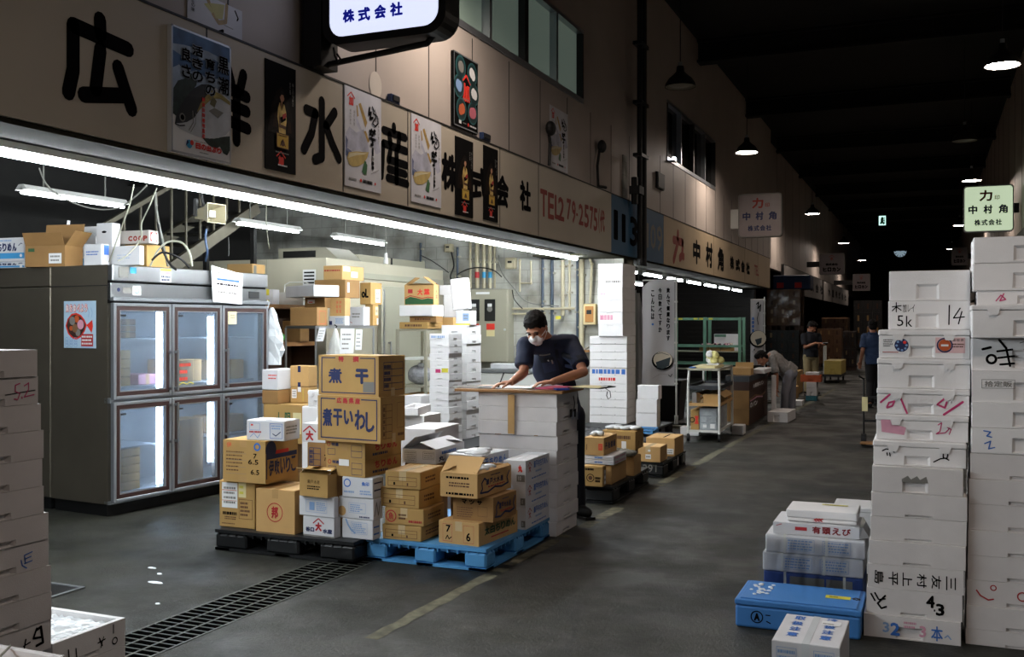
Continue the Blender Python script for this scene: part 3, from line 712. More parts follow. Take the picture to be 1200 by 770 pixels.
def pallet(label, ft, m, group=None):
    P, w, d, h, a = ft
    c = V((P.x, P.y, P.z))+Matrix.Rotation(a, 3, 'Z') @ V((-w/2, d/2, 0))
    t = thing('pallet', label, 'pallet', c, a, group); W, D = w/2, d/2
    q = MB()
    q.box(-W,-D,h-.022,W,D,h,m)
    for k in range(int(w/.07)):
        x = -W+.035+k*.07; q.box(x-.004,-D,h-.045,x+.004,D,h-.022,m)
    for k in range(int(d/.07)):
        y = -D+.035+k*.07; q.box(-W,y-.004,h-.045,W,y+.004,h-.022,m)
    q.build('deck', t)
    for i in (-1, 0, 1):
        for j in (-1, 0, 1):
            q = MB(); bw, bd = (.075, .075) if m is M_PALB else (.13, .11); x, y = i*(W-bw), j*(D-bd); q.box(x-bw,y-bd,0.018,x+bw,y+bd,h-.03,m); q.build('block', t, bevel=.012)
    q = MB()
    for s in (-1, 0, 1):
        q.box(-W, s*(D-.06)-.06, 0, W, s*(D-.06)+.06, .018, m)
        q.box(s*(W-.06)-.06, -D, 0.0005, s*(W-.06)+.06, D, .0175, m)
    q.build('bottom_frame', t); t['z'] = P.z+h
    return t
# ---- the loaded pallets in front of the desk --------------------------------------------------
PT = .146
pallet('black plastic pallet under the cartons, beside the blue pallet', fit(414.5, 661.5, 0, 252, r=0, h=PT-.005, d=1.0, z=.005), M_PALK)
pallet('blue plastic pallet with cartons at the aisle edge', fit(569.5, 670.5, 0, 429, 644, r=0, h=PT-.005, z=.005), M_PALB)
G0 = 'cartons on the black and blue pallets'
BZ = PT+.001
def gridtable(b, f, x0, y0, x1, y1, rows, m, split=.35, w=.004, seed=1):
    b.frame(f, x0, y0, x1, y1, w, m); hh = (y1-y0)/rows
    for i in range(1, rows): b.rect(f, x0, y0+i*hh-w/2/b.h, x1, y0+i*hh+w/2/b.h, m)
    b.rect(f, x0+(x1-x0)*split, y0, x0+(x1-x0)*split+.004/ (b.w if f in 'FB' else b.d), y1, m)
    b.dash(f, x0+.02, y0+hh*.2, x0+(x1-x0)*split-.02, y1-hh*.2, rows, m, seed=seed); return b
# lower row, black pallet
cB = carton('carton', 'brown carton with a white shipping label, standing on the black pallet corner', fit(298.6, 620.6, 565.5, 257, r=0, z=BZ, d=.52), M_CARD, G0)
cB.label('F', .08, .42, .52, .96, rows=4, seed=3).label('F', .55, .66, .76, .98, M_PAPERY, 2, M_YEL, 5); cB.rect('F', .09,.79,.5,.805,M_ORANGE,n=.003); cB.rect('F', .09,.57,.5,.58,M_ORANGE,n=.003)
cB.dash('F', .1,.26,.5,.34,1,M_INK,fill=.8,seed=2); cB.dash('F',.16,.16,.48,.24,2,M_BROWNP,seed=4); cB.frame('F',.56,.2,.94,.62,.003,M_BROWNP); cB.dash('F',.6,.25,.9,.58,4,M_BROWNP,seed=6); cB.dash('F',.08,.06,.45,.1,1,M_BROWNP); cB.done()
cC = carton('carton', 'brown carton printed with a round red seal, its loose flaps under the next carton', fit(345.3, 626.6, 575.5, 300.2, 352.5, r=0, z=BZ, d=.34), M_CARD2, G0)
cC.mk.ring(cC.fr('F'), .49, .47, .062, .006, M_RED); cC.text('F', '邦', .40, .33, .58, .61, M_RED, .003); cC.tape('FT', M_TAPE); cC.done()
zA = max(cB.top, cC.top)+.002
cA = carton('carton', 'big brown carton with bold blue side lettering under a white box', fit(311, 567.4, 517.5, 261.4, 349, r=0, z=cB.top+.001), M_CARD, G0)
cA.text('F', '伊', .09,.82,.20,.94, M_REDB); cA.mk.ring(cA.fr('F'), .81,.86,.022,.012, M_BLUEP)
cA.dash('F', .08,.24,.5,.76,6,M_BROWNP,seed=8,fill=.3); cA.text('F','7',.72,.58,.80,.70,M_INK,.001); cA.text('F','6.5',.6,.44,.84,.56,M_INK,.001); cA.text('F','6.5',.66,.2,.86,.32,M_INK,.001)
for i in range(4): cA.rect('F', .07, .2+.16*i, .55, .206+.16*i, M_GREY)
cA.rect('F',.40,.84,.56,1.0,M_TAPE); cA.rect('F',.40,0,.56,.13,M_TAPE)
cA.rect('R', .02,.56,.96,.67,M_NAVY); cA.rect('R',.3,.66,.70,.75,M_REDB); cA.mk.disc(cA.fr('R'), .16,.78,.06,M_NAVY); cA.rect('R',.02,.1,.05,.56,M_NAVY)
for k, ch in enumerate('伊吹いりこ'): cA.text('R', ch, .10+k*.17, .16, .25+k*.17, .54, M_NAVY, .003)
cA.done()
cW1 = carton('carton', 'white carton with small blue and red print resting on the big blue-lettered carton', fit(333.3, 517.4, 493.6, 288.8, 351.5, r=3, z=cA.top+.001), M_CARDW, G0)
cW1.frame('F',.08,.5,.36,.86,.003,M_PALEB); cW1.rect('F',.12,.72,.18,.8,M_REDB); cW1.dash('F',.08,.36,.4,.47,1,M_RED,fill=.8); cW1.frame('F',.62,.12,.95,.86,.003,M_BLUEP); cW1.dash('F',.66,.55,.92,.8,2,M_PALEB); cW1.line('F',[(.7,.35),(.78,.25),(.9,.45)],.006,M_NAVY); cW1.line('F',[(.1,.15),(.2,.35),(.3,.12),(.36,.3)],.005,M_PALEB); cW1.dash('R',.1,.3,.8,.75,3,M_GREY,seed=4); cW1.rect('T',.45,.1,.62,.2,M_INK); cW1.done()
# middle column behind: three stacked
cD0 = carton('carton', 'plain brown carton at the foot of the column behind the torn carton', fit(386, 0, 0, 363.5, r=0, z=BZ, Z=6.75, d=.36, h=.42), M_CARD3, G0); cD0.done()
cD = carton('carton', 'brown carton with a printed table below the white carton with a red roof mark', fit(386, 0, 519.5, 360, r=0, z=cD0.top+.001, Z=6.75, d=.36), M_CARD3, G0)
gridtable(cD,'F',.1,.1,.62,.8,3,M_NAVY); cD.text('F','7',.78,.3,.86,.55,M_INK,.001); cD.done()
cW2 = carton('carton', 'white carton with a red roof mark above its red character, under a paper bag', fit(386, 0, 497.5, 354, r=0, z=cD.top+.001, Z=6.75, d=.36), M_CARDW, G0)
def yamadai(mb, fr, cx, cy, s, m, ch='大', bold=.004):
    lu, lv = fr[1].length, fr[2].length; x = lambda t: cx+t*s/lu; y = lambda t: cy+t*s/lv
    mb.line(fr, [(x(-.5), y(.12)), (x(0), y(.5)), (x(.5), y(.12))], s*.09, m, round_=False); mb.text(fr, ch, x(-.3), y(-.45), x(.3), y(.22), m, bold)
yamadai(cW2.mk, cW2.fr('F'), .28, .45, .105, M_RED); cW2.done()
# torn open carton on white cartons
G_ = fit(391.5, 631.3, 607.5, 355.5, 399, r=-3, z=BZ)
cG = carton('carton', 'crushed white carton with a red roof mark and blue characters, lowest in its column', G_, M_CARDW, G0)
yamadai(cG.mk, cG.fr('F'), .5, .58, .088, M_RED); cG.text('F','谷口',.08,.22,.36,.46,M_NAVY,.002); cG.text('F','水産',.64,.2,.94,.44,M_NAVY,.002); cG.rect('F',.0,.0,1,.08,M_GREY); cG.done()
cF = carton('carton', 'white carton with faint grey print between the torn carton and the roof-marked one', fit(391.5, 611, 583.5, 350.5, 397, r=-4, z=cG.top+.001, Z=cG.Z-.01), M_CARDW, G0)
cF.frame('F',.2,.2,.8,.8,.002,M_PALEB); cF.rect('F',.3,.3,.45,.7,M_PALEB); cF.dash('F',.5,.28,.78,.72,5,M_PALEB,seed=9); cF.done()
cE = carton('carton', 'brown carton with a burst open corner and an angled flap, on two white cartons', fit(384, 587, 557, 351, 395, r=-5, z=cF.top+.001, Z=cF.Z-.02), M_CARD, G0, open_=[('F', -72, .10), ('B', -75, .14), ('L', -70, .12)])
cE.text('F','瀬戸',.28,.58,.5,.74,M_INK); cE.text('F','水産',.52,.58,.72,.74,M_INK); cE.dash('F',.28,.3,.74,.5,2,M_INK,seed=2); cE.done()
q = MB(); p = [(cE.w/2-.07, -cE.d/2+.02, cE.h-.03), (cE.w/2-.01, -cE.d/2+.02, cE.h-.02), (cE.w/2-.012, cE.d/2-.05, cE.h+.03), (cE.w/2-.08, cE.d/2-.05, cE.h+.015)]; q.add(p+[(x, y, z-.05) for x, y, z in p], [(0,1,2,3),(7,6,5,4),(0,4,5,1),(1,5,6,2),(2,6,7,3),(3,7,4,0)], M_BAG); q.build('plastic_liner', cE.root)
# white column with the big brown cartons on top
hcol = [('H3', 437, 633.6, 610.5, 400.8, 446, -2), ('H2', 437.7, 610, 585, 396.8, 448.7, -3), ('H1', 437, 585, 560.9, 401, 449.5, -2)]
z = BZ; cols = []
for k, (nm, cx, yb, yt, lx, rx, r) in enumerate(hcol):
    f = fit(cx, yb, yt, lx, rx, r=r, z=z, Z=None if k == 0 else cols[0].Z-.005*k, d=None if k else None)
    b = carton('carton', ['white carton stained blue on its corner, on the black pallet end', 'white carton with a torn brown patch, middle of the white column', 'white carton with a round blue emblem, under two brown cartons'][k], f, M_CARDW, G0)
    if k == 0:
        b.frame('F',.3,.25,.82,.85,.002,M_PALEB); b.dash('F',.34,.3,.78,.8,5,M_PALEB,seed=5); b.line('F',[(.14,.95),(.2,.7),(.3,.45),(.42,.3)],.012,M_PALEB); b.rect('R',.1,.25,.8,.33,M_BLUEP); b.rect('R',.1,.6,.8,.68,M_BLUEP)
    if k == 1:
        b.mk.disc(b.fr('F'), .1,.34,.032,M_CARD2); b.frame('F',.3,.28,.78,.75,.002,M_PALEB); b.dash('F',.34,.32,.74,.7,4,M_PALEB,seed=6); b.dash('F',.6,.08,.9,.16,1,M_NAVY,fill=.8)
        b.line('R',[(.1,.2),(.3,.8),(.5,.2),(.7,.8)],.008,M_GREY)
    if k == 2:
        b.mk.ring(b.fr('F'), .17,.7,.024,.008,M_BLUEP); b.text('F','魚印',.64,.6,.88,.8,M_BLUEP,.001); b.dash('F',.06,.2,.4,.34,1,M_PALEB,fill=.7); b.dash('F',.58,.14,.95,.4,2,M_PALEB,seed=7); b.rect('R',.1,.35,.8,.42,M_NAVY); b.rect('R',.1,.7,.8,.77,M_NAVY)
    b.done(); cols.append(b); z = b.top+.001
Zc = cols[0].Z
cI2 = carton('carton', 'flat brown carton with red side lettering and a white tape patch', fit(427.7, 0, 540, 382.4, 470, r=-5, z=z, Z=Zc+.01), M_CARD, G0)
cI1 = carton('carton', 'flat brown carton with red side lettering directly under the two big blue-framed cartons', fit(427.7, 0, 518.8, 381.3, 469.7, r=-4, z=cI2.top+.001, Z=Zc+.01), M_CARD, G0)
for b in (cI1, cI2):
    b.frame('F',.06,.2,.26,.56,.003,M_NAVY); b.frame('F',.66,.12,.93,.82,.003,M_NAVY); b.rect('F',.66,.46,.93,.49,M_NAVY); b.mk.ring(b.fr('F'), .09,.8,.012,.004,M_RED); b.text('F','特選',.16,.7,.34,.9,M_NAVY,.001)
    for k, ch in enumerate('ちりめん'): b.text('R', ch, .26+k*.165, .44, .39+k*.165, .88, M_RED, .003)
    b.dash('R',.2,.16,.62,.34,1,M_NAVY,fill=.8); b.tape('F', M_TAPE); b.done()
q = MB(); w, d, h = cI2.w/2, cI2.d/2, cI2.h; q.box(-.05,-d-.004,h*.62,.03,-d-.001,h-.001,M_PAPER); q.build('tape_patch', cI2.root)
def niboshi(b, first):
    b.mk.rect(b.fr('F'),.05,.06,.95,.085,M_NAVY); b.mk.rect(b.fr('F'),.05,.06,.065,.95,M_NAVY); b.mk.rect(b.fr('F'),.935,.06,.95,.95,M_NAVY); b.rect('F',.05,.925,.29,.95,M_NAVY); b.rect('F',.70,.925,.95,.95,M_NAVY)
    if first:
        b.text('F','特',.34,.84,.43,.98,M_RED,.002); b.text('F','撰',.58,.84,.68,.98,M_RED,.002)
        b.text('F','煮',.17,.30,.40,.68,M_NAVY,.004); b.text('F','干',.62,.30,.84,.68,M_NAVY,.007)
        b.rect('F',.75,.1,.93,.36,M_GREY); gridtable(b,'R',.18,.14,.92,.84,4,M_NAVY,.4)
    else:
        for k, ch in enumerate('広島県産'): b.text('F', ch, .31+k*.098, .84, .39+k*.098, .97, M_RED, .002)
        for k, (ch, y0, y1, w_) in enumerate((('煮',.32,.72,.16),('干',.34,.72,.15),('い',.38,.70,.15),('わ',.28,.72,.17),('し',.24,.68,.14))): b.text('F', ch, .08+k*.172, y0, .08+k*.172+w_, y1, M_NAVY, .0045)
        gridtable(b,'R',.08,.1,.46,.84,5,M_BROWNP,.3,.003); b.frame('R',.66,.3,.95,.86,.002,M_BROWNP); b.dash('R',.7,.12,.95,.2,1,M_BROWNP,fill=.8)
    b.tape('R', M_TAPE); b.rect('R',.46,.0,.60,.2,M_TAPEW); b.done()
cJ2 = carton('carton', 'big brown carton with five bold blue characters in a blue frame', fit(446, 0, 466.2, 372.4, 474.5, r=-6, z=cI1.top+.002, Z=Zc-.10), M_CARD, G0); niboshi(cJ2, False)
cJ1 = carton('carton', 'big brown carton with two bold blue characters, topmost on the pallets', fit(443.6, 0, 417.3, 373.4, 474.5, r=-6, z=cJ2.top+.001, Z=Zc-.06), M_CARD, G0); niboshi(cJ1, True)
# four flat cartons on the blue pallet
kc = [(493.6,635.4,617.5,448,519,0), (496.5,617.5,597.5,450.7,521,1), (491,597,574.5,445.3,519,-2), (492.6,574,553.8,451.3,520,2)]
z = BZ; K = []
for k, (cx, yb, yt, lx, rx, r) in enumerate(kc):
    b = carton('carton', 'flat brown carton with printed table, %s on the blue pallet' % ('lowest','','second from the top','topmost of four')[k] if k != 1 else 'flat brown carton with a round brown seal, second of four on the blue pallet', fit(cx, yb, yt, lx, rx, r=r, z=z, Z=None if k == 0 else K[0].Z-.01*(k % 2)), M_CARD, G0)
    if k == 1: b.mk.ring(b.fr('F'), .17,.5,.036,.007,M_RED); b.text('F','魚',.1,.28,.24,.72,M_RED,.001); b.dash('F',.36,.3,.56,.7,2,M_BROWNP); b.dash('F',.62,.14,.95,.36,1,M_RED,fill=.6)
    else: b.frame('F',.08,.16,.9,.68,.003,M_BROWNP); b.rect('F',.08,.44,.9,.46,M_BROWNP); b.rect('F',.24,.22,.29,.38,M_INK); b.rect('F',.62,.2,.66,.36,M_BROWNP); b.rect('F',.5,.16,.505,.68,M_BROWNP)
    b.dash('R',.2,.3,.8,.7,2,M_BROWNP,seed=k+3); b.tape('FT'); b.done(); K.append(b); z = b.top+.001
# three cartons at the corner of the blue pallet
L3 = carton('carton', 'brown carton with green side lettering and handwritten numbers, on the blue pallet corner', fit(561, 641, 614, 514.4, 606.5, r=-5, z=BZ), M_CARD2, G0)
for k, ch in enumerate('太白ちりめん'): L3.text('R', ch, .14+k*.135, .38, .26+k*.135, .76, M_GREENP, .0025)
L3.rect('R',.3,.2,.75,.26,M_RED); L3.frame('F',.1,.1,.34,.86,.002,M_RED); L3.frame('F',.62,.1,.88,.86,.002,M_RED); L3.text('F','7',.18,.5,.3,.82,M_INK,.002); L3.line('F',[(.18,.2),(.22,.36),(.26,.2),(.32,.3)],.006,M_INK); L3.text('F','6',.69,.18,.8,.56,M_INK,.002); L3.tape('F'); L3.done()
L2 = carton('carton', 'brown carton with three dark characters on its end, middle of the corner trio', fit(578, 0, 583.5, 531, 605, r=-4, z=L3.top+.001, Z=L3.Z+.03), M_CARD3, G0)
for k, ch in enumerate('マツサ'): L2.text('F', ch, .22+k*.19, .66, .35+k*.19, .84, M_INK, .002)
L2.dash('F',.1,.1,.5,.55,5,M_BROWNP,seed=3,fill=.3); L2.frame('F',.62,.2,.86,.6,.002,M_BROWNP)
L1 = carton('carton', 'brown carton with blue wave print, its top flap lifted and plastic showing', fit(559.3, 0, 557, 516, 599, r=-3, z=L2.top+.001, Z=L3.Z-.02), M_CARD2, G0, open_=[('F', -50, .15), ('B', -70, .03), ('R', -62, .03), ('L', -66, .1)])
for b in (L2, L1):
    fr = b.fr('R')
    for k, ch in enumerate('瀬戸大水産'): b.text('R', ch, .24+k*.105, .46, .33+k*.105, .72, M_NAVY, .0012)
    b.line('R',[(.08,.2),(.14,.35),(.12,.6),(.2,.78),(.24,.7)],.012,M_NAVY); b.line('R',[(.08,.2),(.3,.16),(.5,.3),(.7,.22),(.9,.3)],.012,M_NAVY); b.line('R',[(.9,.3),(.86,.55),(.93,.8)],.012,M_NAVY); b.dash('R',.38,.8,.66,.88,1,M_NAVY)
    b.dash('R',.3,.34,.8,.4,1,M_RED,fill=.9)
L1.dash('F',.16,.78,.78,.88,1,M_INK,fill=.9); L1.dash('F',.24,.42,.8,.66,2,M_BROWNP,fill=.5,seed=4); L1.dash('F',.16,.1,.9,.2,1,M_INK,fill=.9,seed=2); L1.done(); L2.done()
q = MB(); rd = random.Random(4)
for k in range(7): q.ell((L1.w/2-.09+rd.uniform(-.05,.05), -.02+rd.uniform(-.06,.08), L1.h+rd.uniform(-.01,.02)), (.05,.045,.022), M_BAG, 8, 5, Matrix.Rotation(rd.uniform(0,3),3,'Z'))
q.build('plastic_bag', L1.root, smooth=True)
# three white cartons with blue lettering
P = fit(616, 621, 595.5, 578, 645.4, r=1, z=BZ); z = BZ
for k in range(3):
    b = carton('carton', 'white carton with red roof mark and blue lettering, %s of three by the desk' % ('lowest','middle','topmost')[k], fit(616, 621, (595.5, 568, 540.5)[k], (603, 601, 590)[k], 643.5, r=1, z=z, Z=None if k == 0 else Z0+.002), M_CARDW, G0)
    if k == 0: Z0 = b.Z
    yamadai(b.mk, b.fr('R'), .16, .66, .075, M_RED, '大', .002)
    for j, ch in enumerate('瀬戸内ちりめん'): b.text('R', ch, .32+j*.088, .58, .40+j*.088, .88, M_BLUEP, .001)
    b.dash('R',.4,.36,.66,.46,1,M_PALEB,fill=.8); b.dash('R',.24,.12,.86,.2,1,M_BLUEP,fill=.7)
    if k == 2: b.text('F','丸',.66,.5,.86,.82,M_REDB,.003)
    b.rect('F',.6,.1,.96,.4,M_GREY); b.text('F','10',.68,.16,.8,.34,M_PAPER,n=.003); b.done(); z = b.top+.001
# white cartons at the back of the blue pallet
nb = carton('carton', 'brown carton supporting the white carton behind the trio', fit(557, 0, 0, 528, r=-3, z=BZ, Z=6.9, h=.40, d=.25), M_CARD3, G0); nb.done()
N = carton('carton', 'white carton with pale blue side print behind the wave-printed carton', fit(564.8, 0, 534.5, 522.5, 596, r=-4, z=nb.top+.001, Z=6.81), M_CARDW, G0, seam='y')
for k, ch in enumerate('天ちりめん'): N.text('R', ch, .1+k*.17, .25, .23+k*.17, .75, M_BLUEP, .002)
N.done()
q = MB(); rd = random.Random(9)
for k in range(9): q.ell((rd.uniform(-.1,.1), rd.uniform(-.12,.12), N.h+.004), (.07,.06,.014), M_BAG, 8, 5, Matrix.Rotation(rd.uniform(0,3),3,'Z'))
q.build('plastic_cover', N.root, smooth=True)
mb_ = carton('carton', 'brown carton supporting the open white carton behind the flat brown four', fit(506, 0, 0, 474, r=0, z=BZ, Z=6.86, h=.44, d=.25), M_CARD3, G0); mb_.done()
Mx = carton('carton', 'white carton with its lid flap propped open and blue side print', fit(510.5, 0, 527.5, 471.5, 544, r=2, z=mb_.top+.001, Z=6.84), M_CARDW, G0, open_=[('R', -70, .13), ('B', -78, .15), ('L', -50, .12)])
Mx.frame('F',.06,.1,.42,.84,.002,M_GREY); Mx.dash('F',.08,.14,.4,.8,5,M_GREY,fill=.35,seed=3); Mx.frame('F',.62,.3,.96,.84,.002,M_GREY); Mx.dash('F',.66,.34,.94,.8,3,M_GREY,fill=.3); Mx.dash('R',.2,.55,.7,.8,1,M_BLUEP,fill=.8); Mx.text('R','丸',.1,.1,.28,.5,M_NAVY,.003); Mx.done()
# ---- foam-box desk ------------------------------------------------------------------------------
z = .001; dk = []
for k in range(10):
    jx = (-1.2, .6, -.4, .8, 0, -.6, .5, -.8, .2, -.5)[k]
    f = fit(653+jx, 629.5, 0, 561+jx, 677+jx, r=.5, z=z, Z=None if k == 0 else dk[0].Z+random.uniform(-.006,.006), h=.1035)
    b = foam('foam_box', 'white foam box in the stack under the writing board, %s of ten' % ordl(k, 10), f, M_STYRO2, 'foam boxes stacked as a desk', lid=0, grip=(.30,.10,.62,.30), faces='RL', dep=.016, bev=.0035)
    if k in (4, 5, 7): b.rect('F', .22,.0,.30,.04, M_WOOD); b.rect('F', .72,.0,.77,.05, M_WOOD)
    b.done(); dk.append(b); z = b.top+.0008
DT = z; D0 = dk[0]
dc = D0.root.location
tb = thing('writing_board', 'brown wooden board laid on the foam stack as a writing desk', 'board', (dc.x-.05, dc.y-.03, DT), math.radians(1))
q = MB(); q.box(-.44,-.24,.0,.42,.275,.022,M_WOOD); q.build('board_panel', tb, bevel=.004); q = MB(); q.box(-.50,-.20,.0225,-.1,.1,.026,M_WOODD); q.build('backing_sheet', tb)
DB = DT+.0265
q = MB(); fr = D0.fr('F'); q.box(-.06, -D0.d/2-.018, 1.03-.29, -.008, -D0.d/2-.015, 1.03, M_TAPE)
t = thing('brown_tape_strip', 'strip of brown tape stuck down the front of the foam desk', 'tape', (dc.x, dc.y-.001, 0), D0.a); q.build('strip', t)
def flat_sheet(name, label, cat, x, y, z, w, d, rz, m, th=.003, parts=None):
    t = thing(name, label, cat, (x, y, z), math.radians(rz)); q = MB(); q.box(-w/2,-d/2,0,w/2,d/2,th,m); q.build('sheet' if not parts else parts, t); return t
by = dc.y
s1 = flat_sheet('paper_sheet', 'white paper the man in navy is writing on', 'paper', dc.x-.07, by-.06, DB, .30, .21, 8, M_PAPER, .004)
s2 = flat_sheet('paper_pad', 'thick white pad beside the man\'s resting hand', 'paper', dc.x+.10, by+.14, DB, .2, .15, -14, M_PAPER, .012)
fo = flat_sheet('document_folder', 'pink document folder lying on the writing board', 'folder', dc.x+.25, by-.05, DB, .22, .26, -10, mat('folder_pink','#b84a66',.5,var=.03), .012, 'cover')
fb_ = flat_sheet('notebook', 'blue notebook at the board corner beside the pink folder', 'notebook', dc.x+.335, by-.18, DB, .10, .10, 35, mat('notebook_blue','#2f3f8f',.5,var=.03), .012, 'cover')
cp = thing('clipboard', 'clipboard sticking out past the end of the writing board, string hanging', 'clipboard', (dc.x+.49, by-.02, DB+.012), math.radians(-6))
q = MB(); q.box(-.10,-.14,0,.16,.14,.006,M_DARK); q.build('back_plate', cp); q = MB(); q.box(-.095,-.13,.006,.14,.12,.009,M_PAPERY); q.build('paper_stack', cp); q = MB(); q.box(.12,-.04,.009,.17,.04,.018,M_STEEL2); q.build('clip', cp)
q = MB(); q.tube([(.16,-.05,0),(.20,-.06,-.02),(.21,-.07,-.06),(.19,-.07,-.075),(.175,-.065,-.05),(.18,-.06,-.02)], .003, M_CABLEK); q.build('string', cp)
sc = thing('scissors', 'pair of scissors lying at the tip of the writing board', 'scissors', (dc.x-.25, by-.15, DB), math.radians(40))
q = MB(); q.box(-.09,-.006,0,.03,.006,.003,M_STEEL2); q.obox((-.03,0,.0045),(.06,.008,0),(-.001,.006,0),(0,0,.0014),M_STEEL2); q.build('blade', sc)
for s_ in (-1,1):
    q = MB(); q.tube([(.055+.025*math.cos(k*PI/5), s_*.022+.018*math.sin(k*PI/5), .004) for k in range(11)], .004, M_CABLEK); q.build('finger_ring', sc)
kb = thing('key_bunch', 'bunch of keys and tags hanging off the board end by the man\'s hip', 'keys', (dc.x+.36, by+.02, DT-.03))
q = MB(); q.tube([(.0,0,.0),(.01,.0,-.05),(.0,.01,-.12)], .004, M_CABLEK); q.build('cord', kb)
for k in range(4):
    q = MB(); q.obox((.012*(k-1.5), .006*k, -.13-.02*(k%2)), (.009,.004,.002), (0,.003,0), (0,0,.03), M_STEEL2 if k % 2 else M_DARK); q.build('key', kb)

# ---- foam boxes on black pallets behind the desk --------------------------------------------------
GP = 'black pallets under the foam stacks'
def pal(x, y, label, w=1.1, d=1.1, m=M_PALK, h=.146): return pallet(label, (V((x, y, .005)), w, d, h-.005, 0.0), m, GP)
pal(-4.80, 9.95, 'black pallet under the two foam stacks behind the brown cartons', d=1.5)
pal(-3.40, 12.95, 'black pallet under the tall foam stack by the white banner')
pal(-3.05, 11.62, 'black netted pallet in front of the tall foam stack', d=1.1, w=1.4)
def netting(x0, y0, x1, y1, z, label):
    t = thing('black_netting', label, 'netting', ((x0+x1)/2, (y0+y1)/2, z)); q = MB(); n = 26; rd = random.Random(int(x0*10)); W, D = (x1-x0), (y1-y0)
    vs = [(-W/2+W*i/n, -D/2+D*j/n, .012+.02*rd.random()) for j in range(n+1) for i in range(n+1)]
    q.add(vs, [(j*(n+1)+i, j*(n+1)+i+1, (j+1)*(n+1)+i+1, (j+1)*(n+1)+i) for j in range(n) for i in range(n)], M_NET); q.build('net_sheet', t)
netting(-4.42, 11.66, -3.35, 12.68, .147, 'crumpled black netting on the pallet in front of the tall foam stack')
z0 = .147; Zq = 11.9
def stack(n, cx, cyt, lx, rx, Z, label, group, z=z0, r=0, m=M_STYRO, jit=.6, grip=(.36,.06,.64,.34), faces='FR', marks=None, lid=0, hs=None, d=None, w=None, dep=.01):
    ztop = H+(HOR-cyt)/F*Z; hh = (ztop-z)/n; out = []
    for k in range(n):
        j = random.uniform(-jit, jit)
        b = foam('foam_box', label % ordl(k, n), fit(cx+j, 0, 0, None if w else lx+j, None if d else rx+j, r=r, z=z, Z=Z+random.uniform(-.008,.008), h=hh-.0012, d=d, w=w), m, group, lid=lid, grip=grip, faces=faces, dep=dep, bev=.006)
        if marks: marks(k, n, b)
        b.done(); out.append(b); z += hh
    return out
def mk1(k, n, b):
    if k == 11: b.rect('F',.62,.2,.95,.85,M_YEL); b.rect('F',.30,.15,.56,.7,M_PINK)
    if k == n-1: b.dash('F',.1,.3,.8,.75,1,M_PALEB,fill=.8)
Q1 = stack(17, 526, 391, 503.5, 541.5, 11.3, 'thin white foam box, %s in the stack before the grey cabinet', 'thin foam boxes, front stack', z=z0, r=0, marks=mk1)
Q2 = stack(12, 547, 381, 521, 562, 12.15, 'white foam box, %s of the taller stack just behind the thin boxes', 'foam boxes, second stack', d=.42, w=.34)
# tall stack by the banner
def mk2(k, n, b):
    if k == 6: b.dash('F',.07,.2,.82,.85,1,M_BLUEP,fill=.85,seed=3); b.rect('F',.86,.2,.96,.85,M_BLUEP)
    if k == 5: b.dash('F',.25,.35,.7,.8,1,M_REDB,fill=.85,seed=4)
    for x in (.3,.68): b.rect('F',x,.04,x+.02,.12,M_GREY)
R1 = stack(11, 734.6, 394, 691, 744.5, 14.0, 'white foam box, %s of the wide lower boxes beside the white banner', 'wide foam boxes of the tall stack', jit=.3, faces='', marks=mk2)
def mk3(k, n, b):
    if k == 1: b.dash('F',.08,.3,.85,.8,1,M_PINKL,fill=.8,seed=5); b.rect('F',.1,.35,.24,.7,M_PINK)
    if k == 4: b.dash('F',.3,.3,.9,.7,1,M_GREY,fill=.5,seed=8)
    if k == 3: b.dash('F',.1,.4,.4,.6,1,M_PINKL,fill=.7,seed=6)
R2 = stack(6, 729.6, 308.5, 701, 744.5, 13.98, 'white foam box, %s of the narrow upper boxes beside the white banner', 'narrow foam boxes of the tall stack', z=R1[-1].top+.001, jit=.3, faces='F', grip=(.36,.86,.6,.96), marks=mk3, dep=.006)
S_ = stack(3, 770, 452, 745.5, 774, 13.55, 'white foam box, %s of the three low ones below the white banner', 'low foam boxes below the banner', z=z0, jit=2, faces='')
# ---- right-hand foreground stacks -----------------------------------------------------------------
def notch_none(): pass
RS = [ # left px, right px, top px(mid), Z
 (1012.3,1126,730,4.79),(1015.5,1127.6,698,4.80),(1017,1129.5,669.5,4.80),(1018.5,1132,641,4.80),(1020,1133,612,4.81),(1021,1133.6,583,4.81),(1022,1129,551,4.82),(1023.6,1132,520,4.86),(1027,1134.5,488.5,4.90),(1028,1136,457,4.92),(1028.5,1137,421,4.94),(1030,1136.5,386.5,4.96),(1041,1137,352,5.08),(1042,1137,316,5.10)]
desc = {0:'foam box with blue and pink handwriting', 1:'foam box marked with a black 4.3', 2:'foam box with a sideways row of black handwritten characters', 3:'plain scuffed foam box', 4:'plain foam box with a dark slot', 5:'plain foam box', 6:'foam box with a chipped broken grip', 7:'foam box with two black brush marks', 8:'foam box with a pink smear', 9:'foam box with two big pink strokes', 10:'plain lidded foam box', 11:'lidded foam box with two round-logo stickers', 12:'foam box marked 5k and 14', 13:'blank topmost foam box above the one marked 14'}
z = .001; R_ = []
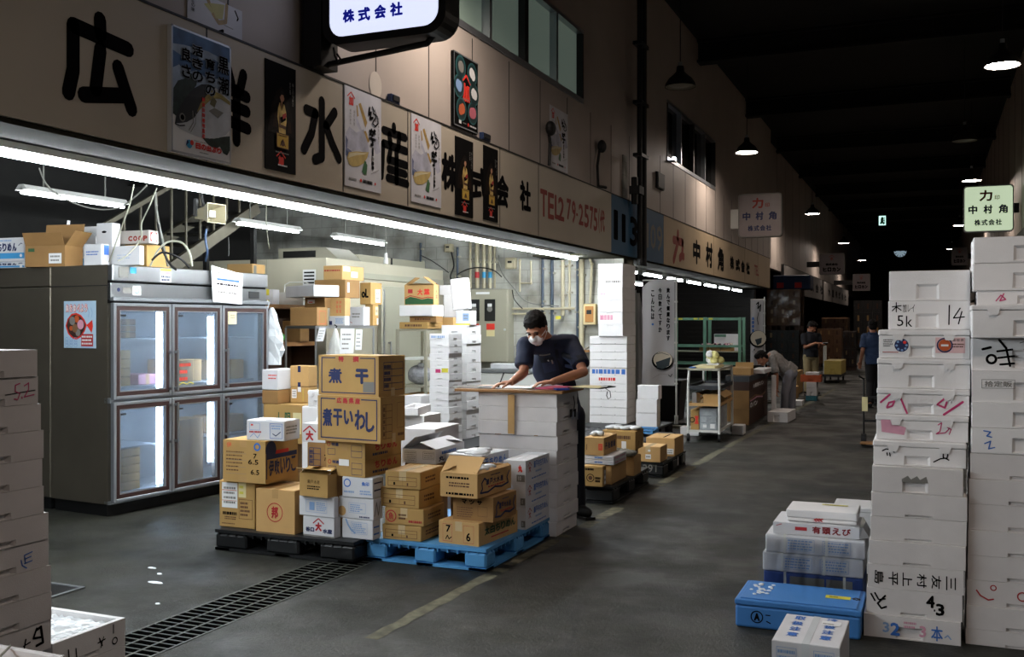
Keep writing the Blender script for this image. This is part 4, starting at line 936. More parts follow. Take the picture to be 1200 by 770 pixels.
for k, (lx, rx, yt, Z) in enumerate(RS):
    ztop = H+(HOR-yt)/F*(Z)
    lid = .03 if k in (7, 8, 9, 10, 11) else 0
    b = foam('foam_box', ('white %s, in the fourteen-high aisle stack' % desc[k]) if not desc[k].startswith('plain') else '%s, %s of the aisle stack' % (desc[k].replace('plain','plain white'), ordl(k, 14)), fit(rx, 0, 0, lx, None, r=.4, z=z, Z=Z, h=ztop-z-.0012, d=.34), M_STYRO2 if k < 7 else M_STYRO, 'fourteen-high foam stack by the aisle', lid=lid, grip=(.36,.04,.64,.14) if k in (1,3,4,5) else ((.36,.0,.64,.01) if k == 2 else (.34,.05,.62,.56)), faces='FB', dep=.012)
    t = b.line
    if k == 0: b.text('F','3',.20,.25,.27,.7,M_PALEB,.002); b.text('F','2',.28,.15,.38,.72,M_BLUEP,.003); b.text('F','3',.58,.2,.65,.7,M_PINKL,.002); b.text('F','本',.70,.1,.82,.75,M_BLUEP,.001); t('F',[(.84,.3),(.87,.4),(.9,.25)],.006,M_PALEB); b.dash('F',.42,.5,.55,.85,2,M_PINKL)
    if k == 1: t('F',[(.05,.75),(.09,.5)],.008,M_INK); t('F',[(.09,.8),(.13,.56)],.008,M_INK); t('F',[(.2,.72),(.12,.4),(.16,.22),(.21,.3)],.009,M_INK); t('F',[(.13,.55),(.2,.6)],.007,M_INK); b.text('F','4',.63,.42,.72,.9,M_INK,.003); b.text('F','3',.73,.15,.82,.62,M_INK,.003); b.rect('F',.71,.3,.725,.38,M_INK)
    if k == 2:
        for j, ch in enumerate('島平上村友三'):
            o_, u_, v_ = b.fr('F'); x0, x1, y0, y1 = .07+j*.15, .17+j*.15, .16, .74
            b.mk.text((o_+u_*x0+v_*y1, -v_*(y1-y0), u_*(x1-x0)), ch, 0, 0, 1, 1, M_INK, .0006)
    if k == 7: t('F',[(.16,.84),(.17,.68)],.006,M_INK); t('F',[(.1,.58),(.14,.66),(.2,.64),(.23,.54)],.006,M_INK); t('F',[(.15,.5),(.155,.4)],.006,M_INK); t('F',[(.18,.5),(.185,.38)],.006,M_INK); t('F',[(.66,.22),(.73,.36),(.8,.4),(.81,.58),(.76,.6),(.76,.42),(.82,.32)],.006,M_INK)
    if k == 8: b.mk.shape(b.fr('F'), [(.05,.78),(.16,.84),(.2,.62),(.33,.5),(.31,.2),(.06,.3)], M_PINKL); t('F',[(.68,.65),(.72,.75),(.7,.4),(.66,.3),(.76,.36),(.8,.52)],.005,M_PINK); t('F',[(.78,.56),(.82,.5),(.8,.3)],.005,M_PINK)
    if k == 9: t('F',[(.04,.45),(.14,.76)],.010,M_PINK); t('F',[(.11,.24),(.17,.32),(.19,.5),(.13,.44),(.11,.28)],.009,M_PINK); t('F',[(.24,.8),(.33,.05)],.009,M_PINK); t('F',[(.8,.86),(.66,.42),(.74,.3),(.76,.52)],.009,M_PINK); t('F',[(.73,.04),(.93,.54)],.011,M_PINK)
    if k == 11:
        fr = b.fr('F'); b.lb.rect(fr,.03,.16,.35,.72,M_PAPER,.002); b.lb.disc(fr,.255,.46,.034,M_NAVY,.003); b.lb.disc(fr,.29,.56,.008,M_REDB,.0036); b.lb.dashes(fr,.05,.4,.16,.68,4,M_INK,.003,.4); b.lb.rect(fr,.04,.2,.22,.225,M_RED,.003)
        for j in range(8): a = j*.8; b.lb.disc(fr,.255+.055*math.cos(a),.46+.11*math.sin(a)*1.6,.006,M_PALEB,.0035,8)
        b.newlb(); b.lb.rect(fr,.63,.2,.95,.74,mat('sticker_pink','#d7b3b4',.5,var=0),.002); b.lb.ring(fr,.73,.47,.034,.007,M_NAVY,.003); b.lb.disc(fr,.73,.47,.029,M_ORANGE,.0032); b.lb.rect(fr,.69,.43,.77,.5,M_PAPER,.0036)
        for j, ch in enumerate('島根県'): b.lb.text(fr, ch, .815+j*.043,.6,.85+j*.043,.7,M_INK,0,.003)
        b.lb.dashes(fr,.815,.38,.94,.55,2,M_BROWNP,.003,.5)
    if k == 12: t('F',[(.05,.8),(.16,.84)],.005,M_INK); t('F',[(.1,.95),(.1,.62)],.005,M_INK); t('F',[(.1,.8),(.05,.66)],.005,M_INK); t('F',[(.1,.8),(.16,.68)],.005,M_INK); b.text('F','加レイ',.18,.6,.33,.9,M_INK,0); b.text('F','5',.11,.12,.19,.5,M_INK,0); b.text('F','k',.22,.1,.30,.48,M_INK,0); t('F',[(.75,.84),(.745,.18)],.006,M_INK); t('F',[(.88,.74),(.8,.4),(.93,.44)],.006,M_INK); t('F',[(.9,.62),(.86,.2)],.006,M_INK)
    if k == 6: q = MB(); w, d = b.w/2, b.d/2; q.add([(-.07+.014*j, -d-.001, b.h*(.55+.07*((j*7) % 3))) for j in range(9)]+[(.05,-d-.001,b.h*.44),(-.07,-d-.001,b.h*.44)], [tuple(range(11))[::-1]], M_GREY); q.build('broken_edge', b.root)
    b.done(); R_.append(b); z = b.top+.0012
RT = [(1131.7,736,4.83),(1132.5,708.6,4.83),(1133,678.6,4.84),(1134,650,4.84),(1134.5,620.5,4.84),(1135,590,4.85),(1135.5,561,4.85),(1137,531,4.86),(1138,501,4.86),(1138.5,471,4.87),(1139,434.5,4.88),(1138,396,4.90),(1139,357,4.84),(1145,341,5.0),(1140,309,5.0),(1141,278,5.0)]
d2 = {2:'with red brush strokes', 8:'with blue handwriting', 10:'with a small printed stamp', 11:'with heavy black handwriting', 13:'with a red scribble', 15:'blank and highest of all', 12:'with a lid tab'}
z = .001
for k, (lx, yt, Z) in enumerate(RT):
    ztop = H+(HOR-yt)/F*Z
    b = foam('foam_box', ('white foam box %s, in the sixteen-high stack at the view edge' % d2[k]) if k in d2 else 'plain white foam box, %s of the sixteen-high stack' % (['lowest','second from the bottom','third from the bottom','fourth from the bottom','fifth from the bottom','sixth from the bottom','seventh from the bottom','eighth from the bottom','ninth from the bottom','tenth from the bottom','sixth from the top','fifth from the top','fourth from the top','third from the top','second from the top','topmost'][k]), (lambda p: (V((p.x+.43, p.y, z)), .43, .34, ztop-z-.0012, 0.0))(O+ray(lx, HOR)*Z), M_STYRO2 if k < 8 else M_STYRO, 'sixteen-high foam stack at the view edge', lid=.028 if k in (12,) else 0, grip=(.40,.02,.70,.18) if k < 8 else (.42,.08,.72,.66), faces='FB')
    t = b.line
    if k == 2: t('F',[(.1,.6),(.14,.4),(.22,.25),(.27,.3)],.007,M_RED); b.mk.ring(b.fr('F'),.27,.75,.012,.005,M_RED); b.mk.ring(b.fr('F'),.56,.5,.02,.006,M_RED)
    if k == 8: t('F',[(.13,.9),(.2,.86),(.16,.7),(.21,.66)],.006,M_BLUEP); t('F',[(.14,.4),(.2,.5),(.18,.2),(.24,.26)],.006,M_BLUEP); t('F',[(.6,.6),(.66,.7),(.7,.5)],.006,M_BLUEP)
    if k == 10: b.frame('F',.1,.45,.44,.74,.002,M_GREY); b.text('F','拾定販',.13,.5,.41,.69,M_GREY,.0005)
    if k == 11: t('F',[(.12,.66),(.2,.72)],.012,M_INK); b.mk.ring(b.fr('F'),.21,.36,.02,.012,M_INK); t('F',[(.29,.95),(.36,.7)],.011,M_INK); t('F',[(.27,.6),(.42,.66)],.01,M_INK); t('F',[(.28,.4),(.44,.46)],.01,M_INK); t('F',[(.3,.2),(.44,.24)],.01,M_INK); t('F',[(.36,.7),(.4,.16)],.01,M_INK); t('F',[(.5,.86),(.56,.92),(.6,.7),(.54,.66)],.004,M_GREY)
    if k == 13: t('F',[(.2,.3),(.25,.7),(.3,.4),(.24,.3),(.28,.8)],.006,M_PINK)
    b.done(); z = b.top+.0012
# ---- foreground stack at the other edge, beside the box of ice -----------------------------------
XA = -2.86; z = .001
bx = lambda y0, y1, x0, x1, z, h: (V((x1, y0, z)), x1-x0, y1-y0, h, 0.0)
for k in range(4):
    j = random.uniform(-.006,.006); b = foam('foam_box', 'white foam box low in the stack beside the ice box, %s' % ordl(k, 6), bx(2.14+j, 2.58+j, XA-.33, XA, z, .1005), M_STYRO2, 'near foam stack beside the ice', grip=(.36,.04,.64,.3), faces='RL', dep=.012); b.done(); z += .1015
apx = [60.5,60,59,57.8,56,50.6,49.4,51.4,48.8,45.5,42.9]
atop = [727,694,663,631,600,568,536,503,472,440,409]
for k in range(11):
    Zb = 3.5; zt = H+(HOR-atop[k])/F*Zb
    yb = onx(apx[k], HOR, XA).y; j = random.uniform(-.004,.004)
    b = foam('foam_box', ('white foam box %s, in the stack beside the box of ice' % {0:'scrawled in black', 3:'with a blue letter E', 9:'with a red 5.2'}[k]) if k in (0,3,9) else 'plain white foam box, %s of the stack beside the ice box' % (['fifth from the bottom','sixth from the bottom','seventh from the bottom','eighth from the bottom','ninth from the bottom','tenth from the bottom','fifth from the top','fourth from the top','third from the top','second from the top','topmost'][k]), (V((XA+j, yb-.45, z)), .33, .45, zt-z-.001, 0.0), M_STYRO2, 'near foam stack beside the ice', grip=(.40,.02,.70,.26), faces='RL', dep=.014)
    t = b.line
    if k == 0: t('R',[(.86,.8),(.9,.86),(.92,.3),(.86,.26)],.010,M_INK); t('R',[(.86,.85),(.83,.55),(.9,.5)],.008,M_INK); t('R',[(.74,.4),(.8,.46)],.005,M_INK); t('R',[(.76,.6),(.74,.2)],.006,M_INK)
    if k == 3: t('R',[(.78,.3),(.77,.6),(.84,.66)],.004,M_BLUEP); t('R',[(.775,.46),(.83,.5)],.004,M_BLUEP); t('R',[(.77,.3),(.84,.34)],.004,M_BLUEP); t('R',[(.74,.45),(.75,.25),(.79,.12)],.004,M_BLUEP)
    if k == 9: t('R',[(.83,.78),(.79,.72),(.79,.5),(.83,.42),(.81,.2),(.78,.24)],.004,M_PINK); b.rect('R',.845,.22,.855,.3,M_PINK); t('R',[(.87,.68),(.91,.78),(.91,.55),(.87,.28),(.96,.34)],.004,M_PINK); t('R',[(.7,.4),(.97,.5)],.003,M_INK)
    b.done(); z = b.top+.001
# open foam box of crushed ice and the ones under it
z = .001
for k in range(4):
    op = k == 3; h = .104
    b = foam('foam_box', 'open white foam box full of crushed ice' if op else 'white foam box under the box of ice, %s' % ORD[k], (V((-2.858, 2.615, z)), .46, .345, h, 0.0), M_STYRO, 'foam boxes under the ice', grip=(.3,.04,.62,.22), faces='RL', open_=op, dep=.01)
    if op:
        b.line('R',[(.12,.5),(.14,.2)],.006,M_INK); b.line('R',[(.2,.6),(.21,.25)],.005,M_INK); b.line('R',[(.3,.55),(.31,.2)],.005,M_INK); b.line('R',[(.82,.9),(.82,.6)],.005,M_INK); b.mk.ring(b.fr('R'),.84,.3,.012,.005,M_INK); b.line('R',[(.62,.6),(.66,.3)],.005,M_INK); b.line('R',[(.6,.45),(.7,.5)],.005,M_INK); b.line('R',[(.68,.6),(.64,.25)],.004,M_INK)
        q = MB(); n = 24; rd = random.Random(8); W, D = b.w-.05, b.d-.05
        q.add([(-W/2+W*i/n, -D/2+D*jj/n, .075+.014*rd.random()) for jj in range(n+1) for i in range(n+1)], [(jj*(n+1)+i, jj*(n+1)+i+1, (jj+1)*(n+1)+i+1, (jj+1)*(n+1)+i) for jj in range(n) for i in range(n)], M_ICE)
        o = q.build('crushed_ice', b.root); o['kind'] = 'stuff'
    b.done(); z += h+.001
# small tray stack right in front, at the bottom edge
z = .001
for k in range(5):
    h = .118; op = k == 4
    b = foam('foam_tray' if op else 'foam_box', 'open foam tray with pinkish liner at the bottom corner of the view' if op else 'foam box under the pink-lined tray, %s' % ORD[k], (V((-2.30, 1.68, z)), .50, .47, h, 0.0), M_STYRO2, 'foam boxes under the tray', open_=op, grip=(.4,.04,.6,.3), faces='R')
    if op:
        q = MB(); q.box(-.22,-.20,.04,.22,.20,.085,mat('tray_liner_pink','#b99a8c',.6,var=.1,scale=9)); q.build('liner', b.root)
        q = MB(); q.tube([(.05,.22,.125),(.1,.1,.10),(.16,-.1,.115),(.18,-.2,.13)], .004, M_CABLEW); q.build('string', b.root)
    b.done(); z += h+.001
# ---- front cluster beside the aisle stack ----------------------------------------------------------
pb = onz(861.5, 734)
BB = foam('foam_box', 'long blue foam box with a circled A and a yellow tag, on the floor', (V((-.313, pb.y, .001)), -.313-pb.x, .40, .142, 0.0), M_STYROB, 'cargo beside the aisle stack', lid=.03, tabs=False, faces='', bev=.012)
BB.mk.ring(BB.fr('F'),.18,.42,.029,.006,M_INK); BB.text('F','A',.155,.28,.205,.56,M_INK,.003); BB.rect('F',.25,.5,.29,.54,M_INK); BB.line('F',[(.26,.3),(.29,.24)],.006,M_INK)
BB.lb.rect(BB.fr('T'),.70,.42,.90,.56,M_YEL,.0075); BB.lb.dashes(BB.fr('T'),.73,.46,.8,.52,1,M_INK,.0085); BB.done()
q = MB(); w, d, h = BB.w/2, BB.d/2, BB.h; q.tube([(w*.82,.0,h+.004),(w*.88,.015,h+.006),(w*.94,.0,h+.006),(w*.9,-.02,h+.006),(w*.84,-.01,h+.006)], .005, M_CABLEK); q.build('tag_string', BB.root)
q = MB(); q.box(-w+.02,-d+.02,h,w-.02,d-.02,h+.006,M_STYROB); q.build('lid_panel', BB.root, bevel=.005)
rd = random.Random(2); q = MB()
for k in range(26): q.ell((-w+.05+rd.random()*.10, -d+.06+rd.random()*.26, h+.008), (.008+.006*rd.random(), .008, .005), M_ICE, 6, 4)
o = q.build('ice_crumb', BB.root); o['kind'] = 'stuff'
pw = atZ(984, 760, 4.07)
CW = carton('carton', 'white carton printed with blue caution characters, in front of the blue foam box', (V((pw.x, pw.y, .001)), .272, .42, pw.z-.001, math.radians(-1)), M_CARDW, 'cargo beside the aisle stack', seam='x')
for j, ch in enumerate('取扱注意'): CW.text('T', ch, .16, .80-j*.20, .34, .94-j*.20, M_BLUEP, .002); CW.text('T', ch if j else '冷', .66, (.80-j*.20 if j else .88), .84, (.94-j*.20 if j else .97), M_BLUEP, .002)
CW.lb.rect(CW.fr('T'),.60,.70,.9,.86,M_PAPER,.003); CW.lb.dashes(CW.fr('T'),.63,.72,.8,.78,1,M_GREY,.004)
for s_ in (.07,.62): CW.frame('F',s_,.62,s_+.3,.9,.002,M_PALEB); CW.dash('F',s_+.02,.65,s_+.28,.87,2,M_PALEB)
CW.tape('FT', M_BAG, .03); CW.done()
def strap(b, xs, m=M_PVC):
    w, d, h = b.w/2, b.d/2, b.h
    for x in xs:
        q = MB(); X = -w+b.w*x; q.box(X-.007,-d-.002,0,X+.007,-d,h,m); q.box(X-.007,-d-.002,h,X+.007,d,h+.0012,m); q.build('strap', b.root)
yb = 5.64; xz = lambda px, y: ony(px, HOR, y).x
def vb(lx, rx, y0, d, z, yt, label, m, cls=carton, **k):
    Zv = depth(V((xz(lx, y0), y0, 0))); zt = H+(HOR-yt)/F*Zv
    return cls(k.pop('nm', 'carton'), label, (V((xz(rx, y0), y0, z)), xz(rx, y0)-xz(lx, y0), d, zt-z-.001, 0.0), m, 'cargo beside the aisle stack', **k)
V1 = vb(895, 1011, yb, .36, .001, 668, 'dark blue strapped carton behind the blue foam box', mat('carton_dark_blue','#1f3f86',.5,var=.08), nm='carton'); V1.rect('F',.27,.1,.62,.9,M_GREY); V1.rect('F',.64,.1,.9,.9,M_GREY); strap(V1,(.22,.82)); V1.done()
V2 = vb(893.6, 1011.5, yb, .36, V1.top+.003, 646, 'lower white strapped carton in clear wrap', M_CARDW); V3 = vb(897, 1014, yb, .36, V2.top+.003, 625, 'upper white strapped carton in clear wrap', M_CARDW)
for b in (V2, V3):
    b.frame('F',.2,.16,.5,.84,.002,M_PALEB); b.dash('F',.23,.2,.48,.8,4,M_PALEB,seed=3); b.frame('F',.58,.16,.86,.84,.002,M_PALEB); b.dash('F',.6,.2,.84,.8,4,M_PALEB,seed=4); strap(b,(.2,.62)); b.done()
V4 = vb(906, 1007, yb+.02, .34, V3.top+.003, 611, 'white carton with dark red brush characters under the small foam box', M_CARDW)
for j, ch in enumerate('有頭えび'): V4.text('F', ch, .46+j*.115, .22, .56+j*.115, .84, mat('print_dark_red','#7c1c20',.6,var=0), .0015)
V4.rect('F',.26,.4,.40,.7,M_RED); V4.line('F',[(.04,.7),(.1,.85)],.004,M_RED); V4.done()
q = MB(); w, d, h = V4.w/2, V4.d/2, V4.h
q.add([(w,-d+.01,0),(w+.05,-d+.05,.003),(w+.05,d-.1,.003),(w,d-.01,0),(w,-d+.01,h),(w+.015,-d+.05,h*.9),(w+.02,d-.1,h*.9),(w,d-.01,h)], [(0,1,5,4),(1,2,6,5),(2,3,7,6),(4,5,6,7)], M_BAG); q.build('loose_wrap', V4.root)
V5 = vb(922, 1004, yb+.06, .27, V4.top+.003, 596, 'small white lidded foam box with a red emblem and yellow tag, top of the cluster', M_STYRO, foam, nm='foam_box', lid=.045, tabs=False, faces='')
for j in range(3): V5.line('F',[(.43+j*.04,.14),(.40+j*.04,.26),(.44+j*.04,.34),(.42+j*.04,.44)],.006,M_RED)
V5.dash('F',.38,.05,.54,.1,1,M_PINKL); V5.lb.rect(V5.fr('T'),.46,.7,.84,.82,M_YEL,.002); V5.lb.dashes(V5.fr('T'),.5,.73,.7,.79,1,M_INK,.003); V5.done()
# clear wrap round the two strapped cartons
q = MB(); x0, x1 = V2.root.location.x-V2.w/2-.02, V2.root.location.x+V2.w/2+.005
t = thing('clear_wrap', 'loose clear plastic film round the two white strapped cartons', 'wrap', (0,0,0)); za, zb_ = .004, V3.top-.01; y0 = yb-.012
rd = random.Random(5); n = 14; vs = []
for j in range(4):
    for i in range(n+1): vs.append((x0+(x1-x0)*i/n, y0-.010*rd.random(), za+(zb_-za)*j/3))
q.add(vs, [(j*(n+1)+i, j*(n+1)+i+1, (j+1)*(n+1)+i+1, (j+1)*(n+1)+i) for j in range(3) for i in range(n)], M_WRAP); q.build('film', t)
z = .001
for k in range(4):
    b = foam('foam_box', 'white foam box, %s of the low stack behind the wrapped cartons' % ordl(k, 4), (V((xz(1022,6.55), 6.55, z)), xz(1022,6.55)-xz(976,6.55), .3, .101, 0.0), M_STYRO, 'low foam stack behind the wrapped cartons', faces='F', dep=.008, lid=.03 if k == 3 else 0, tabs=False); b.done(); z = b.top+.001
# wooden stake of a crate leaning at the view edge
q = MB(); p = atZ(1199, 700, 4.55); t = thing('wooden_plank', 'rough wooden plank standing upright at the edge of the view', 'plank', (p.x+.02, p.y-.12, 0)); q.box(-.015,-.05,0,.015,.05,.33,M_WOOD); q.build('board', t, bevel=.004)
# ---- three-door stacked refrigerator ------------------------------------------------------------
fp = onz(132, 607); FR_A = math.radians(84.5)
FW, FD, FH = 1.80, .74, 2.03
fg = thing('display_refrigerator', 'stainless six-door display refrigerator with brown-edged fogged glass and lit inside', 'refrigerator', (fp.x, fp.y, 0), FR_A)
def B_(nm, x0, y0, z0, x1, y1, z1, m, par=fg, bev=0):
    q = MB(); q.box(x0, y0, z0, x1, y1, z1, m); return q.build(nm, par, bevel=bev)
q = MB(); t = .05
q.box(0,0.06,.10,.05,FD,FH,M_STEEL); q.box(FW-.05,0.06,.10,FW,FD,FH,M_STEEL); q.box(.05,FD-.05,.10,FW-.05,FD,FH,M_STEEL); q.box(.05,.06,.10,FW-.05,FD-.05,.15,M_STEEL); q.box(.05,.06,1.72,FW-.05,FD-.05,FH,M_STEEL)
q.build('cabinet_shell', fg)
q = MB(); q.box(.051,FD-.06,.151,FW-.051,FD-.051,1.719,M_FRIDGEIN); q.box(.051,.08,.151,.056,FD-.06,1.719,M_FRIDGEIN); q.box(FW-.056,.08,.151,FW-.051,FD-.06,1.719,M_FRIDGEIN); q.box(.056,.08,.151,FW-.056,FD-.06,.156,M_FRIDGEIN); q.box(.056,.08,1.714,FW-.056,FD-.06,1.719,M_FRIDGEIN); q.build('inner_liner', fg)
B_('kick_plate', .02,.09,0,FW-.02,FD-.02,.10,M_BLACK)
B_('header_panel', 0,.0,1.90,FW,.06,FH,M_STEEL2,bev=.006); B_('header_panel', .0,.02,1.745,FW,.06,1.885,M_STEEL2,bev=.004); B_('header_ledge', 0,-.02,1.735,FW,.06,1.772,M_ALU,bev=.008)
q = MB(); q.box(0,.03,1.72,FW,.06,1.90,M_BLACK); q.build('header_gap', fg)
cols_ = [0.0, .605, 1.195, FW]
for i in range(1, 3): B_('mullion', cols_[i]-.025,.03,.10,cols_[i]+.025,.10,1.72,M_ALU)
B_('rail', 0,.03,.915,FW,.10,.955,M_ALU); B_('rail', 0,.03,.10,FW,.10,.125,M_ALU)
for i in range(3):
    for (z0, z1) in ((.118,.922),(.945,1.722)):
        x0, x1 = cols_[i]+.004, cols_[i+1]-.004; w = .026
        d = MB(); d.box(x0,-.012,z0,x0+w,.03,z1,M_ALU); d.box(x1-w,-.012,z0,x1,.03,z1,M_ALU); d.box(x0+w,-.012,z0,x1-w,.03,z0+w,M_ALU); d.box(x0+w,-.012,z1-w,x1-w,.03,z1,M_ALU)
        do = d.build('door', fg, bevel=.003)
        g = .032; x0 += w; x1 -= w; z0 += w; z1 -= w
        d = MB(); d.box(x0,-.010,z0,x0+g,.025,z1,M_GASKET); d.box(x1-g,-.010,z0,x1,.025,z1,M_GASKET); d.box(x0+g,-.010,z0,x1-g,.025,z0+g,M_GASKET); d.box(x0+g,-.010,z1-g,x1-g,.025,z1,M_GASKET); d.build('brown_frame', do)
        x0 += g; x1 -= g; z0 += g; z1 -= g; e = .009
        d = MB(); d.box(x0,-.008,z0,x0+e,.02,z1,M_ALU); d.box(x1-e,-.008,z0,x1,.02,z1,M_ALU); d.box(x0+e,-.008,z0,x1-e,.02,z0+e,M_ALU); d.box(x0+e,-.008,z1-e,x1-e,.02,z1,M_ALU); d.build('inner_trim', do)
        d = MB(); d.box(x0+e,.006,z0+e,x1-e,.010,z1-e,M_GLASS); d.build('glass_pane', do)
        d = MB(); d.box(x0+.02,-.0005,z1-.05,x0+.07,.0055,z1-.035,M_BLACK); d.build('rating_sticker', do)
        hx = cols_[i]+.03 if i else cols_[1]-.03; za, zb2 = (z1-.33, z1+.02) if z0 < .9 else (z0-.02, z0+.33)
        d = MB(); d.cyl((hx,-.05,za),(hx,-.05,zb2),.009,M_STEEL2,seg=8); d.box(hx-.008,-.05,za+.01,hx+.008,-.012,za+.03,M_STEEL2); d.box(hx-.008,-.05,zb2-.03,hx+.008,-.012,zb2-.01,M_STEEL2); d.build('door_handle', do)
for x0, x1, z in ((.06,.58,.52),(1.19,FW-.06,.52),(.06,FW-.06,1.02),(.06,FW-.06,1.42)):
    q = MB(); q.box(x0,.12,z,x1,FD-.07,z+.012,M_FRIDGEIN); q.build('shelf', fg)
for x, z0, z1 in ((.565,.18,.88),(.565,1.0,1.66),(1.155,.30,.88),(1.155,1.0,1.62)):
    q = MB(); q.cyl((x,.115,z0),(x,.115,z1),.014,E_FRIDGE,seg=8); q.build('lamp_tube', fg)
# stickers on the header
q = MB(); fr = (V((0,0,1.9)), V((FW,0,0)), V((0,0,.13)))
q.rect(fr,.03,.2,.085,.88,M_GREY,.002); q.rect(fr,.095,.5,.13,.88,M_CYAN,.002); q.build('spec_plate', fg)
q = MB(); q.rect(fr,.27,.05,.335,.92,M_PAPER,.002); q.rect(fr,.27,.76,.335,.92,M_YEL,.003); q.rect(fr,.275,.56,.33,.74,M_PINKL,.003); q.dashes(fr,.275,.1,.33,.5,2,M_NAVY,.003,.7); q.build('energy_sticker', fg)
fr2 = (V((0,.02,1.745)), V((FW,0,0)), V((0,0,.14)))
q = MB(); q.rect(fr2,.12,.3,.165,.86,M_PAPER,.002); q.ring(fr2,.142,.58,.022,.008,M_BLUEP,.003); q.disc(fr2,.04,.6,.016,M_NAVY,.003); q.rect(fr2,.065,.4,.115,.75,M_GREY,.002); q.build('round_emblem', fg)
q = MB(); q.rect(fr2,.865,.35,.945,.8,M_BLACK,.003); q.build('control_display', fg)
q = MB(); fr3 = (V((0,0,0)), V((1,0,0)), V((0,0,1))); q.rect(fr3,1.265,1.55,1.37,1.665,M_PAPERY,.012); q.dashes(fr3,1.29,1.6,1.35,1.64,2,M_GREY,.014); q.build('door_note', fg)
q = MB()
for j, (a, b_) in enumerate(((.70,1.18),(.70,1.12),(.70,1.06))): q.dashes(fr3, a, b_, a+.13, b_+.035, 1, M_REDB, -.004, .8, 4+j)
q.frame(fr3,.69,1.02,.86,1.24,.0015,M_PAPERY,-.004); q.line(fr3,[(.70,1.03),(.74,1.045),(.78,1.03),(.82,1.045),(.86,1.03)],.008,M_YEL,-.004); q.build('lettering_note', fg)
# goods inside (seen through the glass)
def inside(label, x, z, w, d, h, m, y=.2, nm='carton'):
    x += .15 if x < 1.4 else .05
    p = V((fp.x, fp.y, 0))+Matrix.Rotation(FR_A, 3, 'Z') @ V((x, y, z))
    t = thing(nm, label, 'carton', p, FR_A, 'goods in the refrigerator'); q = MB(); q.box(-w/2,0,0,w/2,d,h,m); q.build('carton_body', t, bevel=.005); q = MB(); q.box(-.02,-.001,0,.02,0,h,M_TAPE); q.build('packing_tape', t)
for k in range(5): inside('flat brown carton behind the lower glass by the steel side, %s' % ORD[k], .19, .158+k*.07, .22, .3, .068, M_CARD)
for k in range(4): inside('flat carton behind the upper glass by the steel side, %s' % ORD[k], .14, 1.034+k*.075, .12, .3, .073, M_CARD)
for k in range(3): inside('pack of red meat trays on the top shelf behind glass, %s' % ORD[k], .17, 1.434+k*.055, .17, .2, .05, M_LOAD)
inside('tall brown flap of carton standing behind the middle lower glass', .80, .158, .30, .22, .55, M_CARD2, .13); inside('brown carton low behind the middle upper glass', .82, 1.034, .36, .3, .2, M_CARD2); inside('pinkish foam tray behind the first upper glass', .38, 1.034, .2, .25, .09, M_PINKL)
inside('brown carton behind the third upper glass', 1.46, 1.034, .36, .3, .18, M_CARD2); inside('brown carton behind the third lower glass', 1.46, .534, .36, .3, .16, M_CARD2)
# plain cabinet behind it, same height
q = MB(); gp = V((fp.x, fp.y, 0))+Matrix.Rotation(FR_A, 3, 'Z') @ V((0, FD+.015, 0))
g2 = thing('stainless_refrigerator', 'second stainless refrigerator standing back to back with the display one', 'refrigerator', gp, FR_A)
q.box(0,0,.10,FW,.9,1.86,M_STEEL); q.build('cabinet_shell', g2, bevel=.006); q = MB(); q.box(0,0,1.866,FW,.9,FH,M_STEEL); q.build('top_panel', g2, bevel=.006); q = MB(); q.box(.02,.02,0,FW-.02,.88,.10,M_BLACK); q.build('kick_plate', g2)
q = MB(); q.box(-.004,.06,1.86,-.0005,FD,1.866,M_DARK); q.build('panel_seam', fg)
def onside(dx, z):   # point on the steel side facing the aisle walk
    return V((fp.x, fp.y, 0))+Matrix.Rotation(FR_A, 3, 'Z') @ V((-.004, dx, z))
# fish sticker poster on the steel side
pa = onside(.575, 0); pt = thing('fish_poster', 'small pale blue poster with a red fish frame, on the steel side', 'poster', (pa.x, pa.y, 0), FR_A-PI/2)
fr = (V((0,0,1.355)), V((.385,0,0)), V((0,0,.385)))
q = MB(); q.box(0,-.003,1.355,.385,0,1.74,mat('poster_pale_blue','#a9c4d8',.5,var=.03)); q.build('sheet', pt)
q = MB(); n = .0045
pts = [(.06,.47),(.12,.62),(.25,.73),(.40,.75),(.55,.70),(.66,.60),(.73,.49),(.67,.36),(.56,.24),(.42,.18),(.28,.20),(.14,.30)]
q.shape(fr, pts, M_REDB, n); q.shape(fr,[(.72,.49),(.90,.60),(.92,.46),(.88,.32)],M_REDB,n)
q.shape(fr,[(.40+(x-.40)*.88,.47+(y-.47)*.86) for x, y in pts], mat('poster_food','#3c2823',.5,var=.5,scale=30),n+.001)
for cx, cy, r, mm in ((.28,.58,.035,M_GREY),(.42,.62,.03,M_ORANGE),(.54,.5,.04,M_PINKL),(.36,.42,.035,M_LOAD),(.46,.33,.03,M_GREY),(.24,.42,.02,M_ORANGE)): q.disc(fr,cx,cy,r,mm,n+.002)
for k, ch in enumerate('魚を食べよう'): q.text(fr, ch, .06+k*.118,.76,.17+k*.118,.94,M_REDB,.006,n+.001); q.text(fr, ch, .068+k*.118,.772,.162+k*.118,.928,M_PAPER,.0012,n+.0025)
q.rect(fr,.56,.04,.93,.30,M_RED,n+.002); q.dashes(fr,.58,.06,.91,.28,3,M_PAPER,n+.003,.5)
for k in range(3):
    for j in range(3): q.ring(fr,.1+.14*k,.06+.06*j,.018,.004,M_PALEB,n+.0005,12)
for k in range(2): q.line(fr,[(.76+.1*k,.85),(.8+.1*k,.75),(.78+.1*k,.66)],.004,M_PALEB,n)
q.build('artwork', pt)
